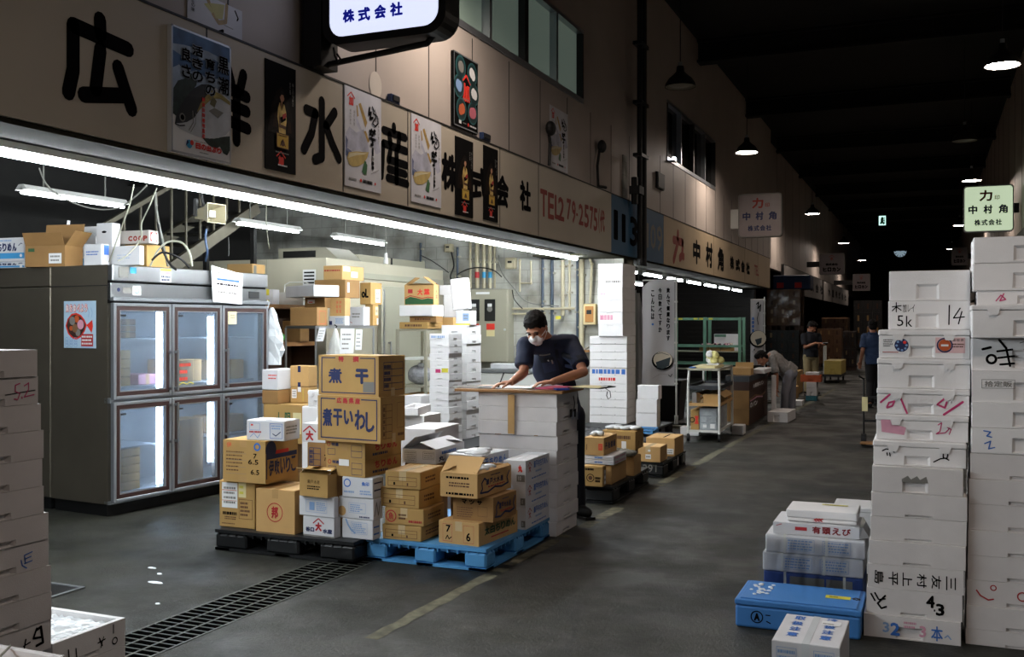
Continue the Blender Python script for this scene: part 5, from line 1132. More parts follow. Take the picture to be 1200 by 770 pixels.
# paper notice board leaning on the header
nb2 = V((fp.x, fp.y, 0))+Matrix.Rotation(FR_A, 3, 'Z') @ V((1.22, -.028, 1.752))
t = thing('notice_board', 'white notice sheet with a blue bar hung on the refrigerator header', 'notice', nb2, FR_A-math.radians(4))
q = MB(); q.add([(-.16,-.012,.0),(.19,-.0,-.02),(.20,.0,.26),(-.18,-.012,.325),(-.16,-.008,.0),(.19,.004,-.02),(.20,.004,.26),(-.18,-.008,.325)], [(0,1,2,3),(7,6,5,4),(0,4,5,1),(1,5,6,2),(2,6,7,3),(3,7,4,0)], M_PAPER); q.build('sheet', t)
fr = (V((-.16,-.0125,.0)), V((.35,.012,-.02)), V((-.0,0,.3))); q = MB(); q.rect(fr,.12,.66,.9,.72,M_BLUEP,.003); q.dashes(fr,.12,.5,.86,.6,1,M_INK,.003,.5); q.dashes(fr,.1,.85,.5,.92,1,M_GREY,.003,.5); q.dashes(fr,.16,.26,.8,.36,1,M_GREY,.003,.5,4); q.build('lettering', t)
# ---- boxes on top of the refrigerators ----------------------------------------------------------
ZF = FH+.002
def atop(px, dy): return V((fp.x, fp.y, 0))+Matrix.Rotation(FR_A, 3, 'Z') @ V((0, 0, 0))
def tb(cx, yt, lx, rx, r, Z, label, m, z=ZF, h=None, d=None, open_=None, seam='x'):
    return carton('carton', label, fit(cx, 0, yt, lx, rx, r=r, z=z, Z=Z, d=d, h=h), m, 'boxes on top of the refrigerators', seam, open_)
M_BAND = mat('carton_blue_band', '#3b8ec4', .6, var=.03)
def chiri(b, f='F'):
    b.rect(f,0,.12,1,.36,M_BAND); b.mk.disc(b.fr(f),.9,.24,.014,M_PAPER,.003)
    for k, ch in enumerate('ちりめん'): b.text(f, ch, .14+k*.16,.42,.28+k*.16,.78,M_NAVY,.004)
    b.line(f,[(.82,.66),(.9,.76),(.94,.72)],.006,M_NAVY); b.dash(f,.2,.84,.6,.92,1,M_PALEB,fill=.8)
b1 = tb(28.5, 302.5, -8, 31, 4, 8.5, 'white carton with blue band, under an identical one at the view edge', M_CARDW, h=.055); chiri(b1); b1.done()
b2 = tb(28.5, 278, -8, 31, 4, 8.5, 'white carton with a blue band and blue characters, on top at the view edge', M_CARDW, z=b1.top+.002); chiri(b2); b2.done()
b3 = tb(76, 287, 29.5, 97, 10, 8.3, 'brown carton with its flaps torn up and a white label', M_CARD3, open_=[('F', 20, .11), ('B', 8, .2), ('R', 38, .15), ('L', -25, .1)]); b3.label('F', .6,.15,.92,.62, rows=2); b3.rect('F',.08,.7,.24,.86,M_GREENP); b3.done()
b4 = tb(112, 277.5, 76, 116, 2, 8.85, 'white carton with blue band behind the torn brown carton, flap raised', M_CARDW, open_=[('L', -10, .16), ('R', -60, .1), ('B', 6, .10)]); chiri(b4); b4.done()
q = MB(); q.disc((V((-b4.w/2+.004,0,b4.h)),V((0,-.1,0)),V((0,0,.1))),0,.8,.014,M_INK,.006); q.build('hand_hole', b4.root)
b5 = tb(119, 285.5, 98, 128, 3, 8.15, 'small white box with pale blue print in front of the upright flap', M_CARDW); b5.dash('F',.15,.45,.85,.7,2,M_BLUEP,fill=.4); b5.rect('R',.3,.5,.95,.95,M_BLUEP); b5.done()
b6 = tb(164, 287.5, 131, 169, 2, 8.08, 'long white box lying on the refrigerator top beside the cables', M_CARDW); b6.dash('F',.2,.3,.7,.6,2,M_PALEB,fill=.2); b6.done()
b7 = tb(131.5, 261, 113, 134, 3, 8.45, 'white carton flap standing up with a hand slot', M_CARDW, d=.10); b7.mk.disc(b7.fr('F'),.5,.8,.026,M_INK,.002,12,.4); b7.dash('F',.2,.1,.8,.3,2,M_PALEB); b7.done()
b8 = tb(172, 286, 146, 174, 3, 8.65, 'brown carton carrying the long box with red letters', M_CARD, d=.3); b8.done()
b9 = tb(174.5, 269.5, 133, 186, 3, 8.6, 'long pale carton with four big dark red letters', mat('carton_grey','#b7b1ab',.7,var=.05), z=b8.top+.002)
for k, ch in enumerate('COOP'): b9.text('F', ch, .42+k*.14,.2,.54+k*.14,.6,M_SREDS,.004)
b9.rect('R',.15,.2,.8,.85,M_RED); b9.mk.disc(b9.fr('R'),.5,.5,.04,M_PAPER,.003); b9.done()
# horn speaker and cables
hs = atZ(244, 251, 8.4); t = thing('horn_speaker', 'cream square horn speaker hanging under the signboard lamp', 'speaker', hs, math.radians(84))
q = MB(); P8 = []
for y, a in ((.11,.045),(-.02,.07),(-.10,.105)): P8 += [(-a,y,-a*.8),(a,y,-a*.8),(a,y,a*.8),(-a,y,a*.8)]
q.add(P8, [(0,1,2,3)]+[(i*4+k, i*4+(k+1) % 4, (i+1)*4+(k+1) % 4, (i+1)*4+k) for i in range(2) for k in range(4)], M_HORN)
P8b = [(-.098,-.10,-.077),(.098,-.10,-.077),(.098,-.10,.077),(-.098,-.10,.077),(-.05,.03,-.04),(.05,.03,-.04),(.05,.03,.04),(-.05,.03,.04)]
q.add(P8b, [(0,1,5,4),(1,2,6,5),(2,3,7,6),(3,0,4,7),(4,5,6,7)], M_HORN); q.add(P8[8:12]+P8b[:4], [(k, (k+1) % 4, 4+(k+1) % 4, 4+k) for k in range(4)], M_HORN); ho = q.build('horn', t)
q = MB(); q.box(-.035,-.05,-.028,.035,.03,.028,M_CAB); q.build('driver_block', t)
q = MB(); q.cyl((0,.05,.05),(-.01,.08,.22),.012,M_DARK,seg=8); q.box(-.05,.03,.04,.05,.08,.065,M_DARK); q.cyl((-.05,.09,-.02),(-.05,.09,.13),.02,M_DARK,seg=8); q.build('mounting_bracket', t)
def cable(pts, r, m, label, nm='hanging_cable'):
    t = thing(nm, label, 'cable', (0,0,0)); q = MB()
    P_ = [V(p) for p in pts]; out = []
    n = len(P_)
    for i in range(n-1):      # Catmull-Rom
        a, b, c, d = P_[max(0,i-1)], P_[i], P_[i+1], P_[min(n-1,i+2)]
        for k in range(6):
            s = k/6; out.append(.5*((2*b)+(c-a)*s+(2*a-5*b+4*c-d)*s*s+(3*b-a-3*c+d)*s**3))
    out.append(P_[-1]); q.tube(out, r, m, 5); q.build('hanging_line', t); return t
A = atZ
cable([A(157,216,8.0),A(152,240,8.0),A(142,268,8.1),A(134,290,8.1),A(128,307,8.2)],.006,M_CABLEW,'pale cable dropping from the bright tube to the white boxes')
cable([A(184,220,8.1),A(176,240,8.1),A(166,262,8.2),A(165,280,8.0),A(150,298,7.85),A(138,306,7.8)],.006,M_CABLEW,'second pale cable dropping behind the long white box')
cable([A(46,197,8.0),A(56,218,8.0),A(80,235,8.2),A(112,245,8.3),A(140,243,8.3),A(160,229,8.2),A(172,217,8.1)],.007,M_CABLE,'grey cable sagging in a loop under the lamps')
cable([A(182,225,8.4),A(184,250,8.4),A(190,280,8.4),A(197,312,8.5)],.012,M_CABLE,'thick grey cable bundle beside the stair'); cable([A(185,260,8.4),A(190,290,8.3),A(199,309,8.3),A(206,316,8.2)],.010,M_CABLEK,'black cable curling down beside the grey bundle')
cable([A(176,312,8.2),A(184,295,8.2),A(196,284,8.2),A(212,284,8.2),A(222,296,8.2),A(225,312,8.2)],.009,M_CABLEW,'white cable hoop standing on the refrigerator top')
cable([A(178,305,8.15),A(190,296,8.15),A(206,300,8.15),A(216,307,8.15),A(222,314,8.1)],.009,M_CABLEK,'black cable hoop lying on the refrigerator top')
cable([A(242,268,8.0),A(241,280,8.0),A(243,295,8.0),A(241,306,8.05)],.010,mat('rope_blue','#27384f',.7),'dark blue rope hanging below the horn speaker','hanging_rope')
cable([A(313,222,10.6),A(312,262,10.6),A(316,292,10.5)],.005,M_CABLEW,'thin pull cord hanging behind the refrigerator','cord'); cable([A(268,278,9),A(268,300,9)],.005,M_CABLEK,'thin black cord behind the notice sheet','cord')
# plastic bag hung at the end of the refrigerator
bp = V((fp.x, fp.y, 0))+Matrix.Rotation(FR_A, 3, 'Z') @ V((FW+.012, .03, 1.16))
t = thing('plastic_bag', 'crumpled clear-white plastic bag hanging at the refrigerator end', 'bag', bp, FR_A); q = MB(); rd = random.Random(6)
vs = []; n = 10
for j in range(9):
    zz = .55-.55*j/8; ww = (.02+.13*math.sin(min(1, j/5)*PI/2))*(1 if j < 7 else .75)
    for i in range(n): a = 2*PI*i/n; vs.append((.055+.055*math.cos(a)*(.3+.7*min(1,j/4))*rd.uniform(.7,1.1), -.02+ww*math.sin(a)*rd.uniform(.75,1.1), zz))
q.add(vs, [(j*n+i, j*n+(i+1) % n, (j+1)*n+(i+1) % n, (j+1)*n+i) for j in range(8) for i in range(n)]+[tuple(range(8*n, 9*n))[::-1]], M_BAG); q.build('bag_film', t); q = MB(); q.tube([(.0,-.02,.54),(.02,-.02,.6),(-.01,-.02,.62)],.006,M_BAG); q.build('bag_handle', t)
# ---- wooden shelf and wire rack behind -----------------------------------------------------------
ws = thing('wooden_shelf', 'brown wooden shelf unit behind the refrigerator end', 'shelf', (-7.25, 8.9, 0))
for z in (.5, 1.28, 1.74): q = MB(); q.box(-.36,0,z,.0,1.9,z+.05,M_WOOD); q.build('shelf_board', ws)
for y in (0, 1.86): q = MB(); q.box(-.36,y,0,0,y+.04,1.74,M_WOODD); q.build('side_panel', ws)
q = MB(); q.box(-.40,0,0,-.36,1.9,1.79,M_WOODD); q.build('back_panel', ws)
WS = 1.792
b = carton('carton', 'brown carton with a bar mark behind the notice sheet, on the wooden shelf', fit(296, 0, 309, 266, 317, r=8, z=WS, Z=11.75, d=.3), M_CARD2); b.rect('R',.08,.5,.3,.96,M_GREY); b.label('R',.45,.05,.9,.5,rows=2); b.done()
b = carton('carton', 'small white carton with yellow tape on the wooden shelf', fit(320, 0, 339, 309, 327.5, r=12, z=WS, Z=12.1), M_CARDW); b.rect('F',.3,.6,.6,1,M_YEL); b.rect('F',.3,0,.6,.3,M_YEL); b.done()
b = carton('carton', 'brown carton on the middle board of the wooden shelf', fit(352, 0, 376, 331, 360, r=2, z=1.332, Z=12.35, d=.2), M_CARD3); b.done()
q = MB(); p = atZ(324, 392, 12.05); t = thing('green_package', 'green package lying on the middle board of the wooden shelf', 'package', (p.x, p.y, 1.332)); q.ell((0,0,.06),(.13,.08,.06),mat('package_green','#3fae3a',.4,var=.3,scale=12),12,8); q.build('wrapper', t, smooth=True); q = MB(); q.box(-.06,-.088,.03,.03,-.075,.07,M_INK); q.build('print_patch', t)
rp = atZ(370, HOR, 11.1); RX, RY = rp.x, rp.y; RS_ = H+(HOR-382)/F*11.1; Rw, Rd = .40, 1.25
rk = thing('wire_rack', 'chrome wire rack carrying cartons in front of the cream cold room', 'rack', (RX, RY, 0))
for x in (0, -Rw):
    for y in (0, Rd): q = MB(); q.cyl((x,y,0),(x,y,RS_-.02),.0125,M_STEEL2,seg=8); q.build('post', rk)
for z in (RS_-.03, .85, .25):
    q = MB(); q.box(-Rw,-.004,z,0,.004,z+.03,M_STEEL2); q.box(-Rw,Rd-.004,z,0,Rd+.004,z+.03,M_STEEL2); q.box(-.004,0,z,.004,Rd,z+.03,M_STEEL2); q.box(-Rw-.004,0,z,-Rw+.004,Rd,z+.03,M_STEEL2)
    for k in range(24): q.box(-Rw,.02+k*.05,z+.022,0,.026+k*.05,z+.028,M_STEEL2)
    q.build('wire_shelf', rk)
GR = 'cartons on the wire rack'; ZR = RS_+.001
def rb(cx, yt, lx, rx, Z, label, m, z=None, r=2, d=None, h=None, seam='x'): return carton('carton', label, fit(cx, 0, yt, lx, rx, r=r, z=ZR if z is None else z, Z=Z, d=d, h=h), m, GR, seam)
o1 = rb(371.5, 360, 340, 384, 11.12, 'plain brown carton at the near corner of the wire rack shelf', M_CARD3); o1.frame('R',.2,.1,.8,.8,.003,M_REDB); o1.done()
o2 = rb(404.5, 370.5, 385.5, 406, 11.68, 'small white carton with pale print on the rack shelf', M_CARDW, d=.1); o2.rect('F',.02,.1,.2,.5,M_NAVY); o2.dash('F',.4,.2,.9,.8,3,M_PALEB); o2.done()
o3 = rb(426, 359.6, 406.8, 428, 12.06, 'white box with grey print at the middle of the rack shelf', M_CARDW, d=.16); o3.dash('F',.3,.4,.8,.7,2,M_GREY,fill=.5); o3.line('F',[(.2,.2),(.3,.15)],.006,M_RED); o3.done()
o4 = rb(437, 357, 427.8, 443.5, 12.22, 'brown carton with a cream note at the far end of the rack shelf', M_CARD, r=0); o4.label('R',.4,.5,.9,.9,M_PAPERY,1); o4.label('R',.7,.05,.95,.35,M_PAPER,0); o4.done()
o5 = rb(404.3, 348.8, 386.5, 407, 11.71, 'brown carton with upright red characters above the small white carton', M_CARD2, z=o2.top+.002, d=.12); 
for k in range(2): o5.mk.vtext(o5.fr('F'), '伊吹産', .42+k*.2,.15,.56+k*.2,.85,M_REDB)
o5.done()
o8b = rb(381, 348.8, 357, 387, 11.66, 'dark brown carton with a white and red label on the near carton', M_CARD3, z=o1.top+.002, d=.2); o8b.rect('F',.15,.45,.5,.8,M_PAPER); o8b.rect('F',.2,.5,.4,.6,M_REDB,n=.003); o8b.done()
zs = max(o5.top, o3.top, o8b.top)+.002
o6 = rb(404.5, 327.5, 368.5, 421.6, 11.75, 'big brown carton in the middle of the pile on the wire rack', M_CARD3, z=zs); o6.label('R',.14,.3,.28,.85,rows=4); o6.done()
o8 = rb(401, 311, 379, 426.5, 11.8, 'topmost brown carton of the pile with two white labels', M_CARD2, z=o6.top+.002); o8.label('R',.05,.6,.35,.95); o8.label('R',.4,.2,.7,.62,rows=2); o8.dash('F',.05,.55,.9,.75,1,M_RED,fill=.5); o8.done()
o9 = rb(434.5, 331, 421.8, 447.5, 12.2, 'brown carton with two dark curved letters stacked at the far end', M_CARD, z=o4.top+.002, r=0); o9.text('F','oL',.15,.3,.8,.72,M_INK,.006); o9.label('R',.4,.1,.85,.7,M_PAPER,2); o9.done()
o7 = rb(367.5, 335, 334.5, 397.5, 11.2, 'long white box laid across the pile on the wire rack', M_CARDW, z=o8b.top+.003, r=-28, h=.13); o7.done()
# white basket and small things behind
p = atZ(350, HOR, 12.6); q = MB(); t = thing('white_basket', 'white plastic basket with its handle up, behind the long white box', 'basket', (p.x-.02, p.y, WS-.0))
q.add([(-.17,-.12,.0),(.17,-.12,.0),(.17,.12,.0),(-.17,.12,.0),(-.2,-.15,.16),(.2,-.15,.16),(.2,.15,.16),(-.2,.15,.16)], [(3,2,1,0),(0,1,5,4),(1,2,6,5),(2,3,7,6),(3,0,4,7)], M_PVC); q.build('basket_body', t)
q = MB(); q.tube([(-.2,0,.15),(-.19,0,.26),(-.12,0,.29),(.12,0,.29),(.19,0,.26),(.2,0,.15)],.008,M_PVC); q.build('handle', t)
t = thing('mounted_notice', 'striped black and white instruction panel on the cold room corner', 'panel', (-8.05, CRY-.008, 0)); q = MB(); pz = ony(363, 335, CRY); pz2 = ony(363, 316, CRY); q.box(pz.x+8.05-.1,-.006,pz.z,pz.x+8.05+.1,0.003,pz2.z,M_PAPER)
for k in range(4): q.box(pz.x+8.05-.08,-.008,pz.z+.03+k*.045,pz.x+8.05+.08,-.006,pz.z+.05+k*.045,M_INK)
q.build('mounted_panel', t)
# papers and bags clipped to the rack edge
def hang(px0, px1, y0, y1, Z, m, label, nm='hanging_paper_slip', sk=0):
    a, b2_ = atZ(px0, y0, Z), atZ(px1, y1, Z); t = thing(nm, label, 'paper', (a.x, a.y-.01, a.z)); q = MB(); w = (b2_-a); w.z = 0; hh = b2_.z-a.z
    e = V((0,-.004,0)); P_ = [V((0,0,0)), w, w+V((sk,-.02,hh)), V((sk,-.02,hh))]
    q.add(P_+[p+e for p in P_], [(0,1,2,3),(7,6,5,4),(0,4,5,1),(1,5,6,2),(2,6,7,3),(3,7,4,0)], m); q.build('hanging_sheet', t)
    if nm == 'hanging_paper_slip': q = MB(); fr = (V((sk,-.025,hh)), w, V((-sk,.02,-hh))); q.dashes(fr,.15,.1,.85,.85,4,M_GREY,.002,.3,int(px0)); q.build('lettering', t)
hang(400,416,385,414,11.0,M_PAPER,'long white price list clipped under the rack shelf'); hang(418,425.5,386,410,11.0,M_PAPER,'narrow white slip clipped beside the long list'); hang(375,383,384,400,11.0,M_PAPER,'small tilted white slip clipped at the rack corner post',sk=-.03)
p = atZ(393, 398, 11.15); t = thing('white_bag', 'white cloth bag bunched on a hook under the rack shelf', 'bag', p); q = MB(); rd = random.Random(3); vs = []
for j in range(6):
    rr = .015+.10*(j/5)
    for i in range(10): a = 2*PI*i/10; vs.append((rr*math.cos(a)*rd.uniform(.7,1.1), .6*rr*math.sin(a), .13-.3*j/5))
q.add(vs, [(j*10+i, j*10+(i+1) % 10, (j+1)*10+(i+1) % 10, (j+1)*10+i) for j in range(5) for i in range(10)]+[tuple(range(50,60))], M_PVC); q.build('hanging_cloth', t); q = MB(); q.tube([(0,0,.12),(.02,0,.15),(-.01,0,.165)],.008,M_CABLEK); q.build('hook', t)
# boxes on the floor between the rack and the loaded pallets
GB = 'boxes between the rack and the pallets'
def fb(cx, yt, lx, rx, z, Z, label, m, r=2, d=None, h=None): return carton('carton', label, fit(cx, 0, yt, lx, rx, r=r, z=z, Z=Z, d=d, h=h), m, GB)
g1 = fb(333, 520, 306, 337, .001, 8.9, 'plain brown carton low behind the refrigerator end', M_CARD3, d=.4); g1.done()
g2_ = fb(357, 475, 309, 359, g1.top+.002, 8.85, 'brown carton with green characters behind the white small-print carton', M_CARD, d=.35)
for k, ch in enumerate('太陽'): g2_.text('F', ch, .3+k*.22,.3,.45+k*.22,.8,M_GREENP,.002)
g2_.label('F',.72,.25,.92,.8,M_PAPERY,0); g2_.done()
g3 = fb(325.5, 457.5, 307, 333, g2_.top+.002, 8.95, 'plain brown carton stacked on the green-lettered one', M_CARD3, d=.35); g3.done()
g4 = fb(325.5, 433.5, 307, 333, g3.top+.002, 8.95, 'white carton with red handwriting topping the pile by the refrigerator', M_CARDW, d=.33); g4.dash('F',.4,.5,.95,.8,2,M_REDB,fill=.4); g4.done()
g5 = fb(361.5, 454, 340, 372, g2_.top+.002, 9.05, 'brown carton with two white labels beside the red-scrawled white carton', M_CARD, r=0); g5.label('F',.1,.3,.36,.85,rows=3); g5.label('F',.42,.7,.6,1,rows=0); g5.rect('F',.7,.1,.72,.9,M_YEL); g5.done()
g6 = fb(361.5, 429, 340, 372, g5.top+.002, 9.05, 'brown carton sealed with dark blue tape squares', M_CARD2, r=0); g6.rect('F',.42,.7,.58,1,M_NAVY); g6.rect('F',.42,0,.58,.22,M_NAVY); g6.done()
g0 = foam('foam_box', 'white foam box below the white lidded one, behind the roof-marked carton', fit(378, 0, 477, 354, None, r=0, z=.001, Z=8.3, d=.35), M_STYRO, GB); g0.done()
g7 = foam('foam_box', 'white lidded foam box between the blue-taped carton and the big blue-framed cartons', fit(378, 0, 458, 361, None, r=0, z=g0.top+.002, Z=8.3, d=.3), M_STYRO, GB, lid=.03); g7.done()
t = thing('paper_bag', 'crumpled white paper bag on the roof-marked carton', 'bag', (cW2.root.location.x-.06, cW2.root.location.y+.05, cW2.top+.002)); q = MB(); rd = random.Random(7)
vs = [(( .09*math.cos(a)*(1-.5*j/4)*rd.uniform(.8,1.15)), .08*math.sin(a)*(1-.5*j/4)*rd.uniform(.8,1.15), .11*j/4) for j in range(5) for a in [2*PI*i/9 for i in range(9)]]
q.add(vs, [(j*9+i, j*9+(i+1) % 9, (j+1)*9+(i+1) % 9, (j+1)*9+i) for j in range(4) for i in range(9)]+[tuple(range(36,45))], M_PAPER); q.build('bag_film', t)
# ---- steel shelf with boxes before the cabinet ----------------------------------------------------
sp_ = atZ(499, HOR, 13.0); SX, SY = sp_.x, sp_.y; SZ = H+(HOR-385.5)/F*13.0
sh = thing('steel_shelf', 'light steel shelf unit beside the cold room, boxes piled on its top', 'shelf', (SX, SY, 0))
for x in (-.42, 0):
    for y in (0, .7): q = MB(); q.box(x-.018,y-.018,0,x+.018,y+.018,SZ-.002,M_CAB); q.build('post', sh)
for z in (SZ-.03, 1.08, .72, .3): q = MB(); q.box(-.42,0,z,0,.7,z+.028,M_PVC if z == 1.08 else M_CAB); q.build('shelf_board', sh)
GS = 'boxes on the steel shelf'
def sb(cls, nm, cx, yt, lx, rx, z, Z, label, m, r=1, d=None, h=None, **k): return cls(nm, label, fit(cx, 0, yt, lx, rx, r=r, z=z, Z=Z, d=d, h=h), m, GS, **k)
ZS = SZ+.001
a1 = sb(carton,'carton',501,377.5,468,519,ZS,12.98,'flat brown carton, lower of two on the steel shelf',M_CARD); a1.dash('F',.2,.3,.8,.7,1,M_BROWNP,fill=.8); a1.done()
a2 = sb(carton,'carton',511,370.5,480,516,a1.top+.001,13.0,'flat brown carton, upper of two under the white foam lid',M_CARD3,d=.2); a2.dash('F',.2,.3,.8,.7,1,M_BROWNP,fill=.8); a2.done()
a4 = sb(foam,'foam_box',507,357.5,468,520,a2.top+.001,12.96,'shallow white foam box under the open brown carton',M_STYRO,faces=''); a4.done()
a5 = sb(carton,'carton',508.5,334,474,514,a4.top+.001,13.0,'open brown carton with a green band and red characters',M_CARD2,open_=[('L',-58,.19),('R',-56,.19),('B',-70,.06)])
fr = a5.fr('F'); a5.mk.shape(fr,[(.02,.04),(.98,.04),(.98,.3),(.8,.34),(.6,.28),(.4,.36),(.2,.42),(.02,.3)],M_GREENP); a5.mk.line(fr,[(.02,.36),(.2,.48),(.4,.42),(.6,.34),(.8,.4),(.98,.36)],.01,M_RED)
a5.text('F','大',.44,.5,.62,.82,M_REDB,.004); a5.text('F','葉',.66,.5,.86,.82,M_REDB,.004); a5.rect('F',.12,.6,.28,.8,M_RED); a5.mk.vtext(a5.fr('R'),'大葉',.3,.3,.75,.8,M_RED); a5.done()
a3 = sb(carton,'carton',531,372,513,533,ZS,13.35,'brown carton beside the flat ones, under the white foam boxes',M_CARD2,d=.3); a3.done()
a6 = sb(foam,'foam_box',535,345.5,520,537,a3.top+.001,13.4,'white foam box standing upright beside the green-banded carton',M_STYRO,d=.24,faces=''); a6.done()
a7 = sb(foam,'foam_box',540,334,515,542,a6.top+.001,13.38,'white foam box lying across the upright one',M_STYRO,d=.26,faces=''); a7.done()
q9 = Q2[-1]; a9 = carton('carton','small white carton with pale label on the taller foam stack',fit(551,0,364,534,553,r=2,z=q9.top+.003,Z=12.2,d=.2),M_CARDW,GS); a9.label('F',.5,.3,.9,.8,M_PALEB,2); a9.rect('F',.0,.0,1,.1,M_YEL); a9.done()
# leaning foam lid
p = atZ(541, 362, 12.9); t = thing('leaning_foam_sheet', 'white foam lid leaning above the taller foam stack', 'lid', (a9.root.location.x-.07, a9.root.location.y, a9.top+.004)); q = MB(); q.obox((0,0,.20),(.11,.0,.012),(0,.05,.0),(-.02,0,.195),M_STYRO); q.build('lid_panel', t, bevel=.01); q = MB(); q.obox((.0,-.055,.20),(.08,0,.01),(0,.006,0),(-.015,0,.15),M_STYRO); q.build('raised_panel', t)
t['label'] = 'white foam lid standing tilted on the small labelled carton'
t = thing('plastic_sack', 'grey plastic sack on the middle board of the steel shelf', 'sack', (SX-.2, SY+.2, .75)); q = MB(); rd = random.Random(12)
q.ell((0,0,.13),(.17,.14,.13),mat('sack_grey','#8c8c90',.5,var=.3,scale=20),14,9); q.v = [(x*rd.uniform(.9,1.08),y,z) for x,y,z in q.v]; q.build('sack_film', t); q = MB(); q.ell((.05,-.05,.26),(.05,.04,.03),M_BAG,8,5); q.build('knot', t)
b = carton('carton','brown carton on the lowest visible board of the steel shelf',(V((SX-.04,SY+.05,.33)),.32,.4,.3,0.0),M_CARD2,GS); b.done()
# open foam boxes between the rack boxes and thin stack
GF = 'foam boxes behind the big blue-framed cartons'
f0 = foam('foam_box','white foam box, bottom one behind the big blue-framed cartons',fit(498,0,508,470,None,r=0,z=.001,Z=9.6,d=.36),M_STYRO,GF,faces=''); f0.done()
f1 = foam('foam_box','white foam box, middle one behind the big blue-framed cartons',fit(497,0,487,470,None,r=0,z=f0.top+.001,Z=9.6,d=.36),M_STYRO,GF,faces=''); f1.done()
f2 = foam('foam_box','open white foam box on top behind the big blue-framed cartons',fit(490,0,478,468,505,r=14,z=f1.top+.001,Z=9.55),M_STYRO,GF,open_=True,faces=''); f2.done()
f3 = foam('foam_box','white foam box higher up at the foot of the steel shelf',fit(493.5,0,464,474,None,r=0,z=.148,Z=11.2,d=.3),M_STYRO,GF,faces=''); f3.done()
f4 = foam('foam_box','pinkish white foam box lying behind the propped-open white carton',fit(510,0,503,470,538,r=4,z=.001,Z=8.0),M_STYRO2,GF,faces=''); f4.done()
# ---- cabinet, freezer and pipework on the block wall ---------------------------------------------
Y = YPW
def wp(px, py, y=Y): return ony(px, py, y)
c0, c1 = wp(549.5, 424), wp(602, 339)
cb = thing('electric_cabinet', 'grey electrical cabinet with two black meters on the block wall', 'cabinet', (c0.x, Y, c0.z)); W, Hh = c1.x-c0.x, c1.z-c0.z
q = MB(); q.box(0,-.22,0,W,-.0,Hh,M_CAB); q.build('cabinet_body', cb, bevel=.005); q = MB(); q.box(.015,-.235,.015,W-.015,-.2205,Hh-.015,M_CAB); dd = q.build('door', cb, bevel=.004)
for x in (.115, .385):
    q = MB(); q.box(x,-.245,Hh-.50,x+.18,-.2355,Hh-.16,M_BLACK); q.build('meter_window', dd)
    q = MB(); q.disc((V((x,-.2455,Hh-.5)),V((.18,0,0)),V((0,0,.34))),.5,.55,.045,M_GREY,.001); q.rect((V((x,-.2455,Hh-.5)),V((.18,0,0)),V((0,0,.34))),.3,.66,.7,.8,M_PAPER,.002); q.build('meter_dial', dd)
    q = MB(); fr = (V((x+.03,-.236,Hh-.74)),V((.14,0,0)),V((0,0,.2))); q.rect(fr,0,.0,1,.5,M_PAPERY,.001); q.rect(fr,0,.52,1,1,M_REDB,.001); q.build('warning_label', dd)
q = MB(); q.box(W*.3,-.237,Hh-.08,W*.6,-.2355,Hh-.045,M_PAPER); q.build('name_plate', dd)
q = MB(); q.cyl((W-.05,-.25,Hh*.45),(W-.05,-.236,Hh*.45),.018,M_STEEL2); q.build('lock', dd)
fz0, fz1 = ony(562, 432, 13.3), ony(672, 432, 13.3)
fz = thing('chest_freezer', 'white chest freezer standing under the electrical cabinet behind the man', 'freezer', (fz0.x, 13.3, 0)); W = fz1.x-fz0.x
q = MB(); q.box(0,0,.03,W,.75,fz0.z-.06,M_PVC); q.build('freezer_body', fz, bevel=.015); q = MB(); q.box(-.01,-.015,fz0.z-.058,W+.01,.76,fz0.z,M_ALU); q.build('lid', fz, bevel=.01); q = MB(); q.box(W*.4,-.03,fz0.z-.05,W*.55,-.0155,fz0.z-.02,M_CAB); q.build('handle', fz); q = MB(); q.box(.05,.05,0,W-.05,.7,.03,M_BLACK); q.build('plinth', fz)
b = carton('carton','long low white carton on the freezer lid under the cabinet',(V((fz0.x+.75,13.35,fz0.z+.002)),.6,.3,.07,0.0),M_CARDW); b.done()
pipes = [ # px, y top, y bottom, radius m, mat, label
 (561,240,338,.035,M_PIPE,'fat cream pipe with a red band above the cabinet'),(569,240,338,.03,M_PIPE,'cream pipe with a blue band above the cabinet'),(576,240,338,.03,M_PIPE,'cream pipe with a paler blue band above the cabinet'),(581.5,240,338,.018,M_PIPE,'thin cream pipe just past the banded ones'),(553,230,338,.022,M_PIPE,'cream conduit at the near side of the banded pipes'),
 (637.5,295,380,.022,M_PIPED,'dark blue-grey conduit behind the man\'s head'),(648.5,295,400,.026,M_PIPED,'thicker dark conduit just past the man\'s head'),(661,295,370,.03,M_PIPE,'cream pipe with valves past the dark conduits'),(669,295,365,.02,M_PIPE,'thin cream pipe beside the valve pipe'),(678,290,400,.018,M_PIPED,'thin dark conduit by the wall corner'),(683,290,425,.04,M_PIPE,'thick cream downpipe near the tall foam stack'),(538,290,340,.02,M_PIPED,'dark pipe above the white foam lid'),(495,285,318,.02,M_PIPED,'dark post standing over the cold room roof')]
for px, ya, yb2, r, mm, lab in pipes:
    a, b_ = wp(px, ya), wp(px, yb2); t = thing('wall_pipe', lab, 'pipe', (a.x, Y-.06, b_.z)); hh = min(4.05, a.z)-b_.z
    q = MB(); q.cyl((0,0,0),(0,0,hh),r,mm,seg=10); q.build('pipe_run', t, smooth=False)
    for k in (.3, .75): q = MB(); q.box(-r-.02,-.015,hh*k,r+.02,.055,hh*k+.03,M_CAB); q.build('clamp', t)
    if 'band' in lab and 'banded' not in lab:
        zb1, zb0 = wp(px, 319).z-b_.z, wp(px, 326).z-b_.z; q = MB(); q.cyl((0,0,zb0),(0,0,zb1),r+.003,{'f':M_RED}.get(lab[0], M_CYAN),seg=10); q.build('colour_band', t)
